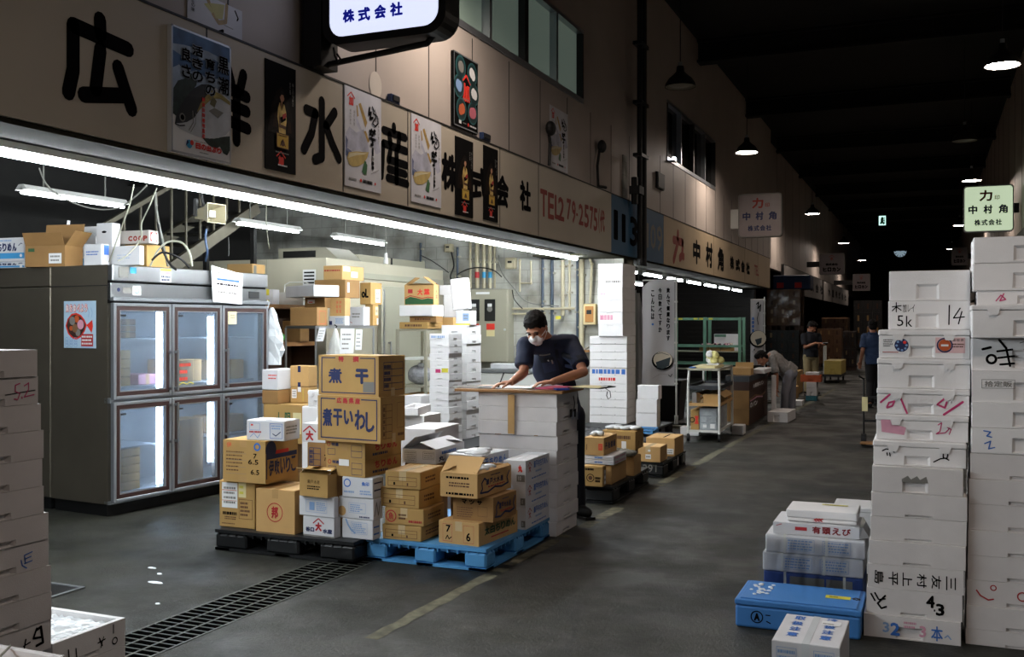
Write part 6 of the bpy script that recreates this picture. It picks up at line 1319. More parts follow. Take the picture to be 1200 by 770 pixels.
def hpipe(pts, r, m, label):
    t = thing('wall_pipe', label, 'pipe', (0,0,0)); q = MB(); q.tube([V((wp(a,b).x, Y-.1, wp(a,b).z)) for a, b in pts], r, m, 8); q.build('pipe_run', t)
    for a, b in pts[1:-1]: q = MB(); p = wp(a,b); q.ell((p.x, Y-.1, p.z),(r*1.5,r*1.5,r*1.5),m,8,6); q.build('elbow', t)
hpipe([(603,362),(640,362),(676,361.5)],.018,M_PIPE,'cream horizontal pipe at the man\'s head height'); hpipe([(603,368),(625,368),(642,367)],.016,M_PIPE,'lower short cream horizontal pipe beside the cabinet')
hpipe([(612,342),(612,306),(612,304)],.016,M_PIPE,'cream pipe drop left of the bracket pipe'.replace('left of','before')); hpipe([(613,332),(625,332),(625,306)],.016,M_PIPE,'cream pipe bracket turning up on the block wall'); hpipe([(694,355),(696,310),(692,300)],.02,M_PIPE,'bent cream conduit over the ivory switch box')
def vcable(pts, r, m, label): cable([V((wp(a,b).x, Y-.13, wp(a,b).z)) for a, b in pts], r, m, label)
vcable([(588,300),(592,320),(606,338),(618,352),(634,357),(658,359)],.010,M_CABLE,'grey cable swooping across the block wall behind the man'); vcable([(540,322),(552,316),(566,314),(582,317),(592,325)],.009,M_CABLEK,'black cable strung in front of the banded pipes'); vcable([(604,340),(606,350),(611,357),(616,362)],.008,M_CABLEK,'short black cable curling beside the cabinet'); vcable([(533,296),(536,312),(532,325),(538,335)],.012,M_CABLEK,'thick black cable over the small white cartons'); vcable([(498,300),(510,306),(522,314),(530,320)],.008,M_CABLEK,'black cable running off the cold room roof')
def wbox(px0, px1, y0, y1, dp, m, label, nm, cat, extra=None):
    a, b_ = wp(px0, y1), wp(px1, y0); t = thing(nm, label, cat, (a.x, Y, a.z)); q = MB(); q.box(0,-dp,0,b_.x-a.x,0,b_.z-a.z,m); q.build('housing', t, bevel=.008); w_, h_ = b_.x-a.x, b_.z-a.z
    q = MB(); q.box(w_*.15,-dp-.012,h_*.12,w_*.85,-dp-.0005,h_*.88,extra or M_PIPE); q.build('cover', t, bevel=.004); q = MB(); q.box(w_*.3,-dp-.02,h_*.5,w_*.7,-dp-.0125,h_*.7,M_BLACK); q.build('switch_plate', t); return t
wbox(594,606,302,315.5,.08,M_PIPE,'small cream junction box up on the block wall','junction_box','box'); wbox(686,700,356,380.5,.10,mat('switch_ivory','#cbb98a',.5,var=.03),'ivory switch box with a brown frame by the tall foam stack','switch_box','switch',mat('switch_frame','#a3703a',.5,var=.03)); wbox(523,532,286,296,.08,M_PIPE,'cream junction box above the cold room roof','junction_box','box')
# valve on the pipe
p = wp(660, 372); t = thing('yellow_valve', 'yellow tagged valve on the cream pipe past the man\'s head', 'valve', (p.x, Y-.14, p.z)); q = MB(); q.cyl((-.05,0,0),(.05,0,0),.03,M_STEEL2); q.build('mounted_valve', t); q = MB(); q.box(-.06,-.04,-.03,.02,-.032,.02,M_YEL); q.build('tag', t)
# small ledge with papers by the wall, fixture bracket over the cold room
p = wp(690, 410); t = thing('wall_ledge', 'small wooden ledge with papers behind the man\'s shoulder', 'ledge', (p.x, Y-.2, p.z)); q = MB(); q.box(-.2,0,-.03,.2,.2,0,M_WOOD); q.build('board', t); q = MB(); q.obox((.02,.1,.04),(.09,0,.05),(0,.06,0),(-.001,0,.002),M_PAPER); q.build('paper', t)
cu = thing('cooling_unit', 'sloped grey cooling unit cover on the cold room roof', 'cooling unit', (-8.0, CRY+.25, 2.42)); q = MB(); q.add([(-.2,0,.0),(.75,0,.0),(.75,.6,.0),(-.2,.6,.0),(-.2,0,.16),(.55,0,.16),(.55,.6,.16),(-.2,.6,.16)], [(3,2,1,0),(4,5,6,7),(0,1,5,4),(1,2,6,5),(2,3,7,6),(3,0,4,7)], M_CAB); q.build('cover', cu); q = MB(); q.box(-.12,-.01,.03,.4,-.0005,.12,M_DARK); q.build('louvre_grille', cu)
tr = thing('steel_trunking', 'pale steel trunking box lying along the cold room roof', 'trunking', (-7.75, CRY+1.1, 2.42)); q = MB(); q.box(0,0,0,.3,2.0,.12,M_CAB); q.build('trunk', tr, bevel=.005); q = MB(); q.box(-.005,.9,.0,.305,.95,.125,M_DARK); q.build('joint_band', tr)
fl = thing('flood_lamp', 'small white flood lamp hanging over the cold room roof', 'lamp', atZ(452, 303, 13.2)); q = MB(); q.cyl((0,0,-.07),(0,0,.07),.035,M_PVC,r1=.02); q.build('lamp_body', fl); q = MB(); q.cyl((0,0,.07),(0,0,1.2),.006,M_CABLE,seg=6); q.build('hanging_rod', fl)
# ---- posters on the shop front ------------------------------------------------------------------
def poster(name, label, px0, px1, t0, b0, t1, b1, x, th=.006, face=None, framem=None):
    """quad: columns px0/px1, top/bottom rows at each; lies on the plane x"""
    a, b = onx(px0, t0, x), onx(px1, t1, x); c, d = onx(px0, b0, x), onx(px1, b1, x)
    y0, y1, z1, z0 = a.y, b.y, (a.z+b.z)/2, (c.z+d.z)/2
    t = thing(name, label, 'poster', (x, y0, z0), 0, None)
    q = MB(); q.box(0,0,0,th,y1-y0,z1-z0,face or M_PAPER); q.build('sheet', t)
    fr = (V((th,0,0)), V((0,y1-y0,0)), V((0,0,z1-z0)))
    if framem: q = MB(); q.frame(fr,0,0,1,1,.012,framem,.002); q.build('edge_frame', t)
    return t, fr
XS = XF+.0025
M_POSTB = mat('poster_black', '#080707', .8, var=0, spec=.1)
M_GOLD = mat('print_gold', '#c9a23c', .5, var=.08, scale=20); M_FACE = mat('print_face', '#c08a68', .5, var=.05); M_KIM = mat('print_robe', '#cfb065', .5, var=.25, scale=25)
# fish poster
t, fr = poster('fish_poster', 'large framed poster of a yellowtail fish under brushed writing, over the second big character', 196, 266, 28, 178, 56, 193, XS, .03, M_PAPER, M_ALU)
q = MB(); n = .001; M_SEA = mat('poster_sea','#35577f',.5,var=.45,scale=6); M_SPR = mat('poster_spray','#8fa0b4',.5,var=.3,scale=7); M_WEED = mat('poster_weed','#1d2d26',.5,var=.5,scale=20)
q.rect(fr,.02,.56,.98,.985,M_SEA,n)
q.shape(fr,[(.02,.80),(.15,.78),(.3,.83),(.5,.80),(.7,.84),(.98,.80),(.98,.86),(.6,.89),(.2,.87),(.02,.85)],M_SPR,n+.0003)
q.shape(fr,[(.02,.40),(.02,.66),(.12,.70),(.25,.66),(.4,.70),(.6,.66),(.8,.70),(.98,.66),(.98,.44),(.6,.5),(.3,.4)],M_SPR,n+.0004)
q.shape(fr,[(.02,.30),(.03,.50),(.10,.57),(.20,.60),(.30,.66),(.42,.66),(.40,.58),(.3,.5),(.22,.34),(.1,.28)],M_WEED,n+.001)
back = [(.05,.225),(.07,.29),(.14,.38),(.24,.47),(.36,.55),(.48,.60),(.60,.62),(.72,.61),(.62,.54),(.52,.47),(.44,.38),(.36,.31),(.24,.26),(.12,.235)]
belly = [(.05,.225),(.12,.235),(.24,.26),(.36,.31),(.44,.38),(.52,.47),(.62,.54),(.72,.61),(.84,.59),(.98,.54),(.98,.29),(.90,.24),(.78,.20),(.62,.175),(.44,.165),(.28,.175),(.15,.19),(.08,.205)]
q.shape(fr,belly,mat('fish_belly','#b4b8bd',.4,var=.18,scale=9),n+.002); q.shape(fr,back,mat('fish_back','#0f151b',.4,var=.3),n+.0025)
q.shape(fr,[(.40,.36),(.46,.44),(.56,.52),(.66,.58),(.82,.57),(.98,.53),(.98,.50),(.8,.53),(.66,.51),(.54,.44)],mat('fish_yellow_band','#8f8044',.5,var=.3,scale=12),n+.003)
q.shape(fr,[(.60,.40),(.70,.44),(.86,.42),(.76,.36)],M_GREY,n+.003); q.shape(fr,[(.62,.46),(.66,.54),(.74,.50),(.70,.44)],mat('fish_fin','#5d5634',.5,var=.2),n+.0035)
q.shape(fr,[(.50,.165),(.60,.12),(.72,.10),(.80,.13),(.86,.08),(.93,.07),(.98,.12),(.98,.24),(.86,.22),(.70,.185)],M_WEED,n+.0012)
q.disc(fr,.165,.288,.026,M_GREY,n+.004,14); q.disc(fr,.165,.288,.017,M_INK,n+.0045,12); q.line(fr,[(.05,.222),(.12,.215),(.2,.228)],.007,M_INK,n+.005); q.line(fr,[(.27,.2),(.34,.27),(.33,.36)],.007,M_GREY,n+.005); q.line(fr,[(.3,.19),(.38,.27),(.38,.35)],.005,M_GREY,n+.005)
M_HALO = mat('brush_halo','#8b95a3',.6,var=0)
for t_, x0, x1, y0, y1 in (('黒潮',.76,.95,.56,.90),('育ちの',.54,.71,.52,.84),('活きの',.32,.50,.60,.91),('良さ',.15,.30,.60,.86)):
    q.vtext(fr,t_,x0-.008,y0-.004,x1+.008,y1+.004,M_HALO,.009,n+.004); q.vtext(fr,t_,x0,y0,x1,y1,M_INK,.0025,n+.006)
q.vtext(fr,'鮮度抜群産地直送',.48,.16,.535,.50,M_REDB,.001,n+.006)
for k, ch in enumerate('日の出ぶり'): q.text(fr,ch,.38+k*.09,.065,.465+k*.09,.115,M_REDB,.003,n+.004)
q.disc(fr,.28,.09,.026,M_CYAN,n+.003); q.disc(fr,.32,.105,.016,M_REDB,n+.004); q.shape(fr,[(.22,.07),(.27,.10),(.24,.12)],M_NAVY,n+.0045); q.dashes(fr,.45,.035,.6,.05,1,M_GREY,n+.003); q.dashes(fr,.36,.122,.56,.132,1,M_GREY,n+.003); q.build('artwork', t)
# three dark posters with a robed woman and a gold box
def robed(px0, px1, t0, b0, t1, b1, label):
    t, fr = poster('black_poster', label, px0, px1, t0, b0, t1, b1, XS, .005, M_POSTB)
    q = MB(); n = .001; sx = lambda x: .52+(x-.53)*.78; v = lambda pts, m, k=0: q.shape(fr, [(sx(x), y) for x, y in pts], m, n+k)
    M_BR = mat('poster_brown','#150d09',.7,var=.5,scale=9,spec=.1)
    v([(-.05,.34),(.1,.58),(.3,.72),(.53,.80),(.8,.70),(1.0,.52),(1.08,.34)], M_BR, 0); v([(.16,.40),(.24,.52),(.34,.55),(.34,.40)],mat('poster_umber','#2c1a10',.7,var=.4,spec=.1),.0005); v([(.78,.38),(.80,.50),(.92,.48),(.95,.38)],mat('poster_umber','#2c1a10'),.0005)
    v([(.38,.58),(.44,.635),(.50,.655),(.58,.655),(.66,.62),(.72,.56),(.74,.48),(.70,.42),(.70,.34),(.42,.34),(.40,.44),(.35,.50)], M_KIM, .001); v([(.48,.655),(.52,.58),(.55,.655)], M_FACE, .002); v([(.45,.645),(.53,.56),(.50,.655)], M_INK, .0022); v([(.62,.645),(.53,.56),(.56,.655)], M_INK, .0022)
    v([(.46,.50),(.68,.54),(.70,.49),(.50,.45)], M_INK, .0024); v([(.55,.53),(.70,.56),(.72,.52),(.58,.49)], M_RED, .0026); v([(.42,.44),(.70,.43),(.70,.40),(.42,.41)], M_BROWNP, .0025); v([(.44,.55),(.42,.46),(.46,.40),(.48,.48)], M_BROWNP, .0023)
    q.disc(fr,sx(.54),.695,.026,M_FACE,n+.003,14,1.3); v([(.45,.685),(.44,.72),(.48,.745),(.54,.752),(.60,.74),(.63,.71),(.62,.68),(.59,.715),(.50,.715)], M_HAIR, .004)
    q.rect(fr,.34,.215,.74,.355,M_GOLD,n+.005); q.frame(fr,.34,.215,.74,.355,.006,M_BROWNP,n+.0055); q.disc(fr,.54,.265,.022,M_BROWNP,n+.006,10); q.line(fr,[(.46,.24),(.54,.30),(.62,.24)],.008,M_BROWNP,n+.006); q.dashes(fr,.4,.325,.68,.343,1,M_BROWNP,n+.006)
    q.dashes(fr,.32,.168,.76,.182,1,M_GREY,n+.002,.8)
    yamadai(q,fr,.5,.115,fr[1].length*.30,M_REDB,'加',.006); q.dashes(fr,.4,.05,.7,.066,1,M_PAPER,n+.002,.8); q.vtext(fr,'極上のうまさ',.86,.64,.92,.86,M_GREY,0,n+.002); q.vtext(fr,'至福',.77,.74,.82,.86,M_GREY,0,n+.002)
    q.build('artwork', t)
robed(310,346,68,197,82,205,'big black poster of a robed woman with a gold box, beside the third big character'); robed(533,554,160,250,166,257,'narrow black robed-woman poster over the first small character'); robed(566,583,170,256,176,262,'narrow black robed-woman poster between the second and third small characters')
# white bamboo-shoot posters
M_BAMB = mat('print_bamboo', '#a98a4c', .5, var=.2, scale=15); M_LEAF = mat('print_leaf', '#3d6b45', .5, var=.1)
M_POSTW = mat('poster_white','#cfcfd4',.5,var=.10,scale=4)
def bamboo(px0, px1, t0, b0, t1, b1, x, label, big=True):
    t, fr = poster('white_poster', label, px0, px1, t0, b0, t1, b1, x, .005, M_POSTW)
    q = MB(); n = .001; v = lambda pts, m, k=0: q.shape(fr, pts, m, n+k)
    M_W1 = mat('ink_wash_pale','#b3b4c2',.6,var=.25,scale=9); M_W2 = mat('ink_wash_blue','#6d7391',.6,var=.35,scale=12)
    v([(.02,.52),(.12,.60),(.3,.56),(.5,.62),(.62,.5),(.66,.34),(.4,.40),(.2,.36),(.02,.40)],M_W1,-.0004); v([(.02,.50),(.08,.46),(.06,.38),(.18,.36),(.16,.30),(.02,.30)],M_W2,-.0002); v([(.72,.60),(.9,.56),(.98,.44),(.86,.40),(.78,.46)],M_W1,-.0003); v([(.28,.80),(.34,.70),(.5,.56),(.46,.54),(.3,.66)],M_W1,-.0002)
    yamadai(q,fr,.16,.88,fr[1].length*.2,M_REDB,'加',.004)
    v([(.36,.86),(.42,.88),(.60,.70),(.55,.64)],M_BAMB); v([(.30,.84),(.33,.84),(.36,.74),(.32,.72)],M_BAMB); v([(.50,.60),(.56,.61),(.66,.52),(.62,.49)],M_BAMB)
    v([(.02,.36),(.16,.32),(.20,.30),(.06,.26)],mat('print_plate','#45587c',.5,var=.1),0); v([(.05,.28),(.10,.34),(.30,.37),(.50,.385),(.64,.40),(.60,.34),(.50,.27),(.36,.225),(.2,.205),(.1,.22)],mat('print_bamboo_pale','#c0a766',.5,var=.2,scale=10),.001); v([(.08,.28),(.3,.33),(.5,.36),(.62,.39),(.5,.375),(.3,.36),(.12,.33)],mat('print_bamboo_cream','#d6cba4',.5,var=.1),.0015)
    v([(.45,.18),(.52,.30),(.57,.29),(.53,.15)],M_LEAF,.002); v([(.52,.16),(.57,.28),(.60,.26),(.57,.15)],M_LEAF,.002)
    q.line(fr,[(.66,.86),(.64,.79),(.70,.82),(.68,.75),(.75,.77)],.022,M_INK,n+.003); q.line(fr,[(.74,.88),(.78,.84)],.016,M_INK,n+.0031); q.line(fr,[(.76,.82),(.88,.80),(.90,.73),(.82,.69),(.74,.71),(.80,.77)],.013,M_INK,n+.0032); q.line(fr,[(.80,.86),(.84,.82),(.82,.74)],.010,M_INK,n+.0033)
    for k, ch in enumerate('が丁'): q.text(fr,ch,.64,.57-k*.10,.84,.66-k*.10,M_INK,.008,n+.003)
    q.rect(fr,.73,.37,.77,.46,M_INK,n+.003)
    for k in range(3): q.disc(fr,.75,.34-k*.045,.018,M_INK if k else M_GREY,n+.003,10)
    q.vtext(fr,'旬の味わい豊か',.9,.52,.94,.8,M_GREY,0,n+.002); q.vtext(fr,'産地の恵み',.12,.62,.16,.78,M_GREY,0,n+.002); q.vtext(fr,'春の味覚',.22,.62,.26,.78,M_GREY,0,n+.002)
    q.dashes(fr,.1,.06,.3,.1,1,M_GREY,n+.002); q.disc(fr,.42,.085,.014,M_REDB,n+.002); q.dashes(fr,.48,.06,.74,.11,1,M_INK,n+.002,.7); q.disc(fr,.82,.085,.012,M_REDB,n+.002); q.line(fr,[(.7,.18),(.85,.22),(.92,.24)],.004,M_GREY,n+.002); q.build('artwork', t)
bamboo(403.5,446,101,216,115,228,XS,'white bamboo-shoot poster beside the fourth big character'); bamboo(481.5,516.5,133,237,146,243,XS,'white bamboo-shoot poster before the small black characters')
XP = XW+.006
bamboo(644,665,124,196,133,203,XP,'white bamboo-shoot poster high on the wall above the telephone number')
t, fr = poster('white_poster', 'pale poster with a loose yellow drawing high on the wall above the fish poster', 219, 283, -14, 22, 12, 50, XP, .005, M_POSTW)
q = MB(); n = .001; q.rect(fr,.02,.02,.98,.98,M_POSTW,.0005); q.line(fr,[(.35,.9),(.45,.5),(.55,.3),(.68,.42),(.7,.95)],.03,M_BAMB,n); q.shape(fr,[(.38,.8),(.5,.4),(.62,.45),(.66,.95)],mat('print_pale_yellow','#bdb56a',.5,var=.1),n+.001); q.shape(fr,[(.28,.7),(.42,.5),(.46,.58),(.36,.78)],mat('print_pale_yellow','#bdb56a'),n+.001); q.vtext(fr,'郷土の味',.06,.3,.12,.9,M_INK,0,n+.002); q.line(fr,[(.66,.3),(.82,.28)],.005,M_GREY,n); q.line(fr,[(.86,.9),(.92,.7),(.9,.62)],.012,M_INK,n); q.line(fr,[(.56,.02),(.63,.10),(.60,.0)],.02,M_INK,n); q.build('artwork', t)
# black poster of six plates
t, fr = poster('black_poster', 'black poster with six round plates around a red roof mark, on the upper wall', 528.5, 557, 61, 146, 73, 158, XP, .03, M_POSTB, M_ALU)
q = MB(); n = .002
for k, (x, y, m) in enumerate(((.27,.82,M_GREY),(.75,.80,M_PAPER),(.2,.55,M_PALEB),(.82,.53,M_PAPER),(.30,.25,mat('roe_orange','#c2603c',.4,var=.15)),(.76,.26,mat('roe_pink','#c26a78',.4,var=.15)))):
    q.disc(fr,x,y,.115,mat('plate_teal','#2c5a5c',.4,var=.05),n,20); q.disc(fr,x,y,.098,mat('plate_dark','#1a2e30',.4,var=.05),n+.001,20)
    r_ = random.Random(k)
    for j in range(5): q.disc(fr,x+r_.uniform(-.05,.05),y+r_.uniform(-.022,.022),.042+.015*r_.random(),m,n+.002+j*.0003,10)
yamadai(q,fr,.5,.55,fr[1].length*.5,M_REDB,'加',.012); q.dashes(fr,.35,.40,.65,.42,1,M_GREY,n,.8); q.rect(fr,.2,.05,.3,.10,M_PAPER,n); q.dashes(fr,.36,.06,.5,.09,1,M_GREY,n); q.disc(fr,.58,.075,.018,M_REDB,n); q.dashes(fr,.65,.05,.92,.09,1,M_PAPER,n); q.build('artwork', t)
# small fittings on the wall
def fitting(name, label, pts, r, m, head=None):
    t = thing(name, label, 'fitting', (0,0,0)); P_ = [onx(a,b,XW) + V((.05,0,0)) for a, b in pts]; q = MB(); q.tube(P_, r, m, 8); q.build('arm', t)
    q = MB(); p = P_[0] if head != 'end' else P_[-1]; q.ell(p+V((.03,0,0)), (.06,.09,.09), m, 12, 8); q.build('head', t); return t
fitting('conduit_stub','small dark bracket with a bulb-shaped head beside the high white poster',[(638,151),(640,168),(639,194)],.02,M_DARK); fitting('wall_bracket','dark wall bracket with a tail, past the high white poster',[(699,172),(696,195),(697,218),(706,220)],.02,M_DARK)
def wallthing(name, label, px0, px1, y0, y1, dp, m, cat='fitting'):
    a, b = onx(px0,y1,XW), onx(px1,y0,XW); t = thing(name,label,cat,(XW,a.y,min(a.z,b.z))); q = MB(); q.box(.002,0,0,dp,b.y-a.y,abs(b.z-a.z)+.03,m); q.build('housing',t,bevel=.006); q = MB(); q.box(dp,.02,.02,dp+.01,b.y-a.y-.02,abs(b.z-a.z)+.02,M_DARK); q.build('front_grille',t); return t
wallthing('wall_vent','small dark square vent on the wall above the blue boards',768,776,207,220,.04,M_BLACK); wallthing('lamp_ballast','small dark box sitting on the signboard ledge near the fourth character',453,463,118,120,.05,mat('ballast_blue','#20304f',.5)); wallthing('lamp_ballast','small dark box sitting on the signboard ledge past the six-plate poster',561,570,162,163.5,.05,mat('ballast_blue','#20304f',.5))
q = MB(); p = onx(440,100,XW+.003); q.disc((p,V((0,1,0)),V((0,0,1))),0,0,.10,mat('patch_pale','#c7beb2',.6,var=.05),.002,20,1.15); q.box(.0-4.27,p.y-.02,p.z-.02,.002-4.27,p.y+.02,p.z+.02,M_WALL); tag(q.build('wall_patch'),'pale oval painted-over patch on the wall above the fourth character','patch')
# downpipes between the blue boards
dp_ = thing('downpipe', 'pair of black downpipes with a junction running down between the two blue number boards', 'pipe', (XF+.09, 14.86, 0))
for dy, r in ((-.12,.04),(.10,.05)): q = MB(); q.cyl((0,dy,2.45),(0,dy,6.9),r,M_DARK,seg=12); q.build('pipe_run',dp_)
for z in (4.9, 4.1, 5.8): q = MB(); q.box(-.08,-.22,z,.06,.2,z+.05,M_BLACK); q.build('pipe_clamp',dp_)
q = MB(); q.box(-.07,-.45,3.5,.09,-.2,3.62,M_BLACK); q.cyl((0,-.4,3.35),(0,-.4,3.75),.05,M_BLACK); q.build('junction',dp_)
sm = thing('small_lit_lamp','small bright lamp at the near end of the second dark window row','lamp',(XW+.06,17.5,4.47)); q = MB(); q.ell((0,0,.03),(.035,.10,.04),E_SPOT,10,6); q.build('bulb',sm); q = MB(); q.box(-.06,-.1,-.02,.03,.1,0,M_ALU); q.build('mount',sm)
# ---- hanging light-box signs ------------------------------------------------------------------
def rrect(w, h, r, n=6):
    P_ = []
    for cx, cy, a0 in ((w/2-r,h/2-r,0),(-w/2+r,h/2-r,PI/2),(-w/2+r,-h/2+r,PI),(w/2-r,-h/2+r,1.5*PI)):
        for k in range(n+1): a = a0+PI/2*k/n; P_.append((cx+r*math.cos(a), cy+r*math.sin(a)))
    return P_
def lightbox(label, cx, y, cz, w, h, dp, facem, rim, rl=.12, bez=.035):
    t = thing('hanging_sign', label, 'sign', (cx, y, cz)); o = rrect(w, h, rl); n = len(o); q = MB()
    i = rrect(w-2*bez, h-2*bez, rl*.8)
    vs = [(x,-dp/2,z) for x, z in o]+[(x,dp/2,z) for x, z in o]+[(x,-dp/2,z) for x, z in i]+[(x,dp/2,z) for x, z in i]
    fs = [(k,(k+1) % n,n+(k+1) % n,n+k)[::-1] for k in range(n)]+[(k,(k+1) % n,2*n+(k+1) % n,2*n+k) for k in range(n)]+[(n+k,n+(k+1) % n,3*n+(k+1) % n,3*n+k)[::-1] for k in range(n)]
    q.add(vs, fs, rim); q.build('rim', t)
    q = MB(); ii = rrect(w-2*bez, h-2*bez, rl*.8); q.add([(x,-dp/2+.008,z) for x, z in ii]+[(x,dp/2-.008,z) for x, z in ii], [tuple(range(n)),tuple(range(n,2*n))[::-1]], facem); q.build('face_panel', t)
    return t, (V((-w/2,-dp/2+.0075,-h/2)), V((w,0,0)), V((0,0,h)))
yS = 6.1
a, b = ony(378, 50, yS), ony(522, 30, yS); w = b.x-a.x; zb0 = 3.555; hS = 1.05
t, fr = lightbox('brightly lit white light-box sign with blue characters, cut by the top edge', (a.x+b.x)/2, yS+.11, zb0+hS/2, w, hS, .22, E_SIGNW, M_BLACK, .14, .055)
q = MB()
def fpx(px, py): p = ony(px, py, yS); return ((p.x-a.x)/w, (p.z-zb0)/hS)
for ch, p0, p1, yt, yb2 in (('株',401,415,10.5,26),('式',419,433.5,8,24.5),('会',438,452,5,21.5),('社',456.5,471.5,2,18.5)):
    c = .5*(p0+p1); q.text(fr, ch, fpx(p0,10)[0], fpx(c,yb2)[1], fpx(p1,10)[0], fpx(c,yt)[1], E_BLUEL, .005, .002)
for k, ch in enumerate('広洋水産'): q.text(fr, ch, .1+k*.21, .52, .27+k*.21, .78, E_BLUEL, .008, .002)
q.build('lettering', t)
q = MB(); q.cyl((-w/2-.02,0,-hS/2-.10),(w*.30,.0,-hS/2-.035),.022,M_BLACK); q.cyl((w*.30,0,-hS/2-.035),(w/2-.01,0,-hS/2+.16),.022,M_BLACK); q.build('support_strut', t)
q = MB(); q.tube([(-w/2+.06,-.06,-hS/2),(-w/2+.07,-.06,-hS/2-.06),(-w/2+.10,-.06,-hS/2-.11),(-w/2+.12,-.06,-hS/2-.09),(-w/2+.09,-.06,-hS/2-.05)],.008,M_CABLEK); q.build('loose_wire', t)
q = MB(); q.box(-w/2-.19+.01,-.10,-hS/2-.13,-w/2-.02,.12,3.4,M_BLACK); q.build('mounting_post', t)
def kadosign(label, cx, y, cz, facem, s=1.0, dim=False):
    t, fr = lightbox(label, cx, y, cz, .98*s, 1.0*s, .2, facem, M_GREY if dim else M_ALU, .07, .025)
    q = MB(); q.text(fr,'力',.32,.66,.58,.9,M_SREDS,.010,.002); q.text(fr,'印',.62,.68,.72,.78,M_SREDS,.002,.002)
    for k, ch in enumerate('中村角'): q.text(fr,ch,.1+k*.30,.39,.28+k*.30,.58,M_NAVY,.008,.002)
    for k, ch in enumerate('株式会社'): q.text(fr,ch,.22+k*.14,.14,.345+k*.14,.27,M_NAVY,.005,.002)
    q.build('lettering', t); return t
M_SIGNOFF = mat('unlit_sign_face','#8a8080',.4,var=.06)
p0, p1 = atZ(867,255,23.0), atZ(917,255,23.0)
t = kadosign('unlit grey hanging sign with a red character, fixed to the tan wall', (p0.x+p1.x)/2, p0.y+.1, 4.05, M_SIGNOFF, 1.0, True)
q = MB(); q.box(-.49-.22,-.06,-.28,-.49,.06,.16,M_PVC); q.build('wall_mount', t)
p0, p1 = atZ(1131,246,21.6), atZ(1184,246,21.6)
t = kadosign('lit green-white hanging sign with a red character, above the tallest foam stack', (p0.x+p1.x)/2, p0.y, H+(HOR-246)/F*21.6, E_SIGNG, 1.0)
q = MB(); q.box(.49,-.05,-.1,.49+max(.05,1.75-(p0.x+p1.x)/2-.49-.005),.05,.1,M_DARK); q.build('wall_mount', t)
def hiro(px0, px1, py0, py1, Z, label, side):
    a, b = atZ(px0, py1, Z), atZ(px1, py0, Z); w, h = abs((b-a).x)/1.0, b.z-a.z; c = (a+b)/2
    t, fr = lightbox(label, c.x, c.y, c.z, max(.6,w), h, .2, mat('unlit_sign_far','#6e6264',.4,var=.06), M_GREY, .05, .02)
    q = MB(); yamadai(q,fr,.5,.78,h*.26,M_SREDS,'水',.004); q.text(fr,'株式会社',.25,.42,.75,.54,M_INK,.006,.002)
    for k, ch in enumerate('ヒロカン'): q.text(fr,ch,.14+k*.185,.14,.30+k*.185,.34,M_INK,.012,.002)
    q.build('lettering', t); q = MB(); e = 1.62-c.x if side > 0 else c.x-(XF+.02)
    q.box(side*max(.6,w)/2-.02,-.03,-.1,side*e,.03,.1,M_DARK) if side > 0 else q.box(-e,-.03,-.1,-max(.6,w)/2+.02,.03,.1,M_DARK); q.build('wall_mount', t)
hiro(960,990,297,322,36,'dim hanging sign over the shop side, nearer of the two dark ones',-1); hiro(999,1020,321,341,46,'dim hanging sign farther along the shop side',-1); hiro(1115,1134,290,311,40,'dim hanging sign just over the foam stacks, across the aisle',1)
# clock and exit sign on the far wall
YF = 75.9
c = ony(1055, 294.5, YF); t = thing('wall_clock', 'round pale clock glowing on the far end wall', 'clock', (c.x, YF, c.z)); r = ony(1063,294,YF).x-c.x
q = MB(); q.cyl((0,-.1,0),(0,0,0),r,M_DARK,seg=28); q.build('case', t); fr = (V((0,-.101,0)),V((1,0,0)),V((0,0,1))); q = MB(); q.disc(fr,0,0,r*.92,E_CLOCK,.001,28); q.build('dial', t)
for k in range(12): q = MB(); a_ = k*PI/6; q.line(fr,[(r*.68*math.sin(a_),r*.68*math.cos(a_)),(r*.84*math.sin(a_),r*.84*math.cos(a_))],r*.10,M_INK,.003); q.build('hour_mark', t); q = MB(); q.line(fr,[(0,0),(r*.05,r*.6)],r*.07,M_INK,.004); q.line(fr,[(0,0),(r*.34,r*.26)],r*.09,M_INK,.004); q.build('clock_hand', t)
a, b = ony(1030,264,49), ony(1038,253,49); t = thing('exit_sign', 'small glowing green-white exit sign hanging far down the aisle', 'sign', ((a.x+b.x)/2, 49, (a.z+b.z)/2)); w, h = b.x-a.x, b.z-a.z
q = MB(); q.box(-w/2,-.06,-h/2,w/2,.06,h/2,E_EXIT); q.build('light_panel', t); fr = (V((-w/2,-.061,-h/2)),V((w,0,0)),V((0,0,h))); q = MB(); gm = mat('exit_green','#1f8f62',.5,var=0)
q.disc(fr,.5,.72,.07,gm,.002,10); q.line(fr,[(.5,.62),(.45,.42),(.3,.2)],.09,gm,.002); q.line(fr,[(.45,.42),(.62,.3),(.66,.15)],.08,gm,.002); q.line(fr,[(.3,.55),(.5,.6),(.7,.5)],.06,gm,.002); q.rect(fr,.8,.1,.9,.9,gm,.002); q.build('running_figure', t)
q = MB(); q.cyl((0,0,h/2),(0,0,7.2-(a.z+b.z)/2),.03,M_DARK,seg=6); q.build('hanging_rod', t)
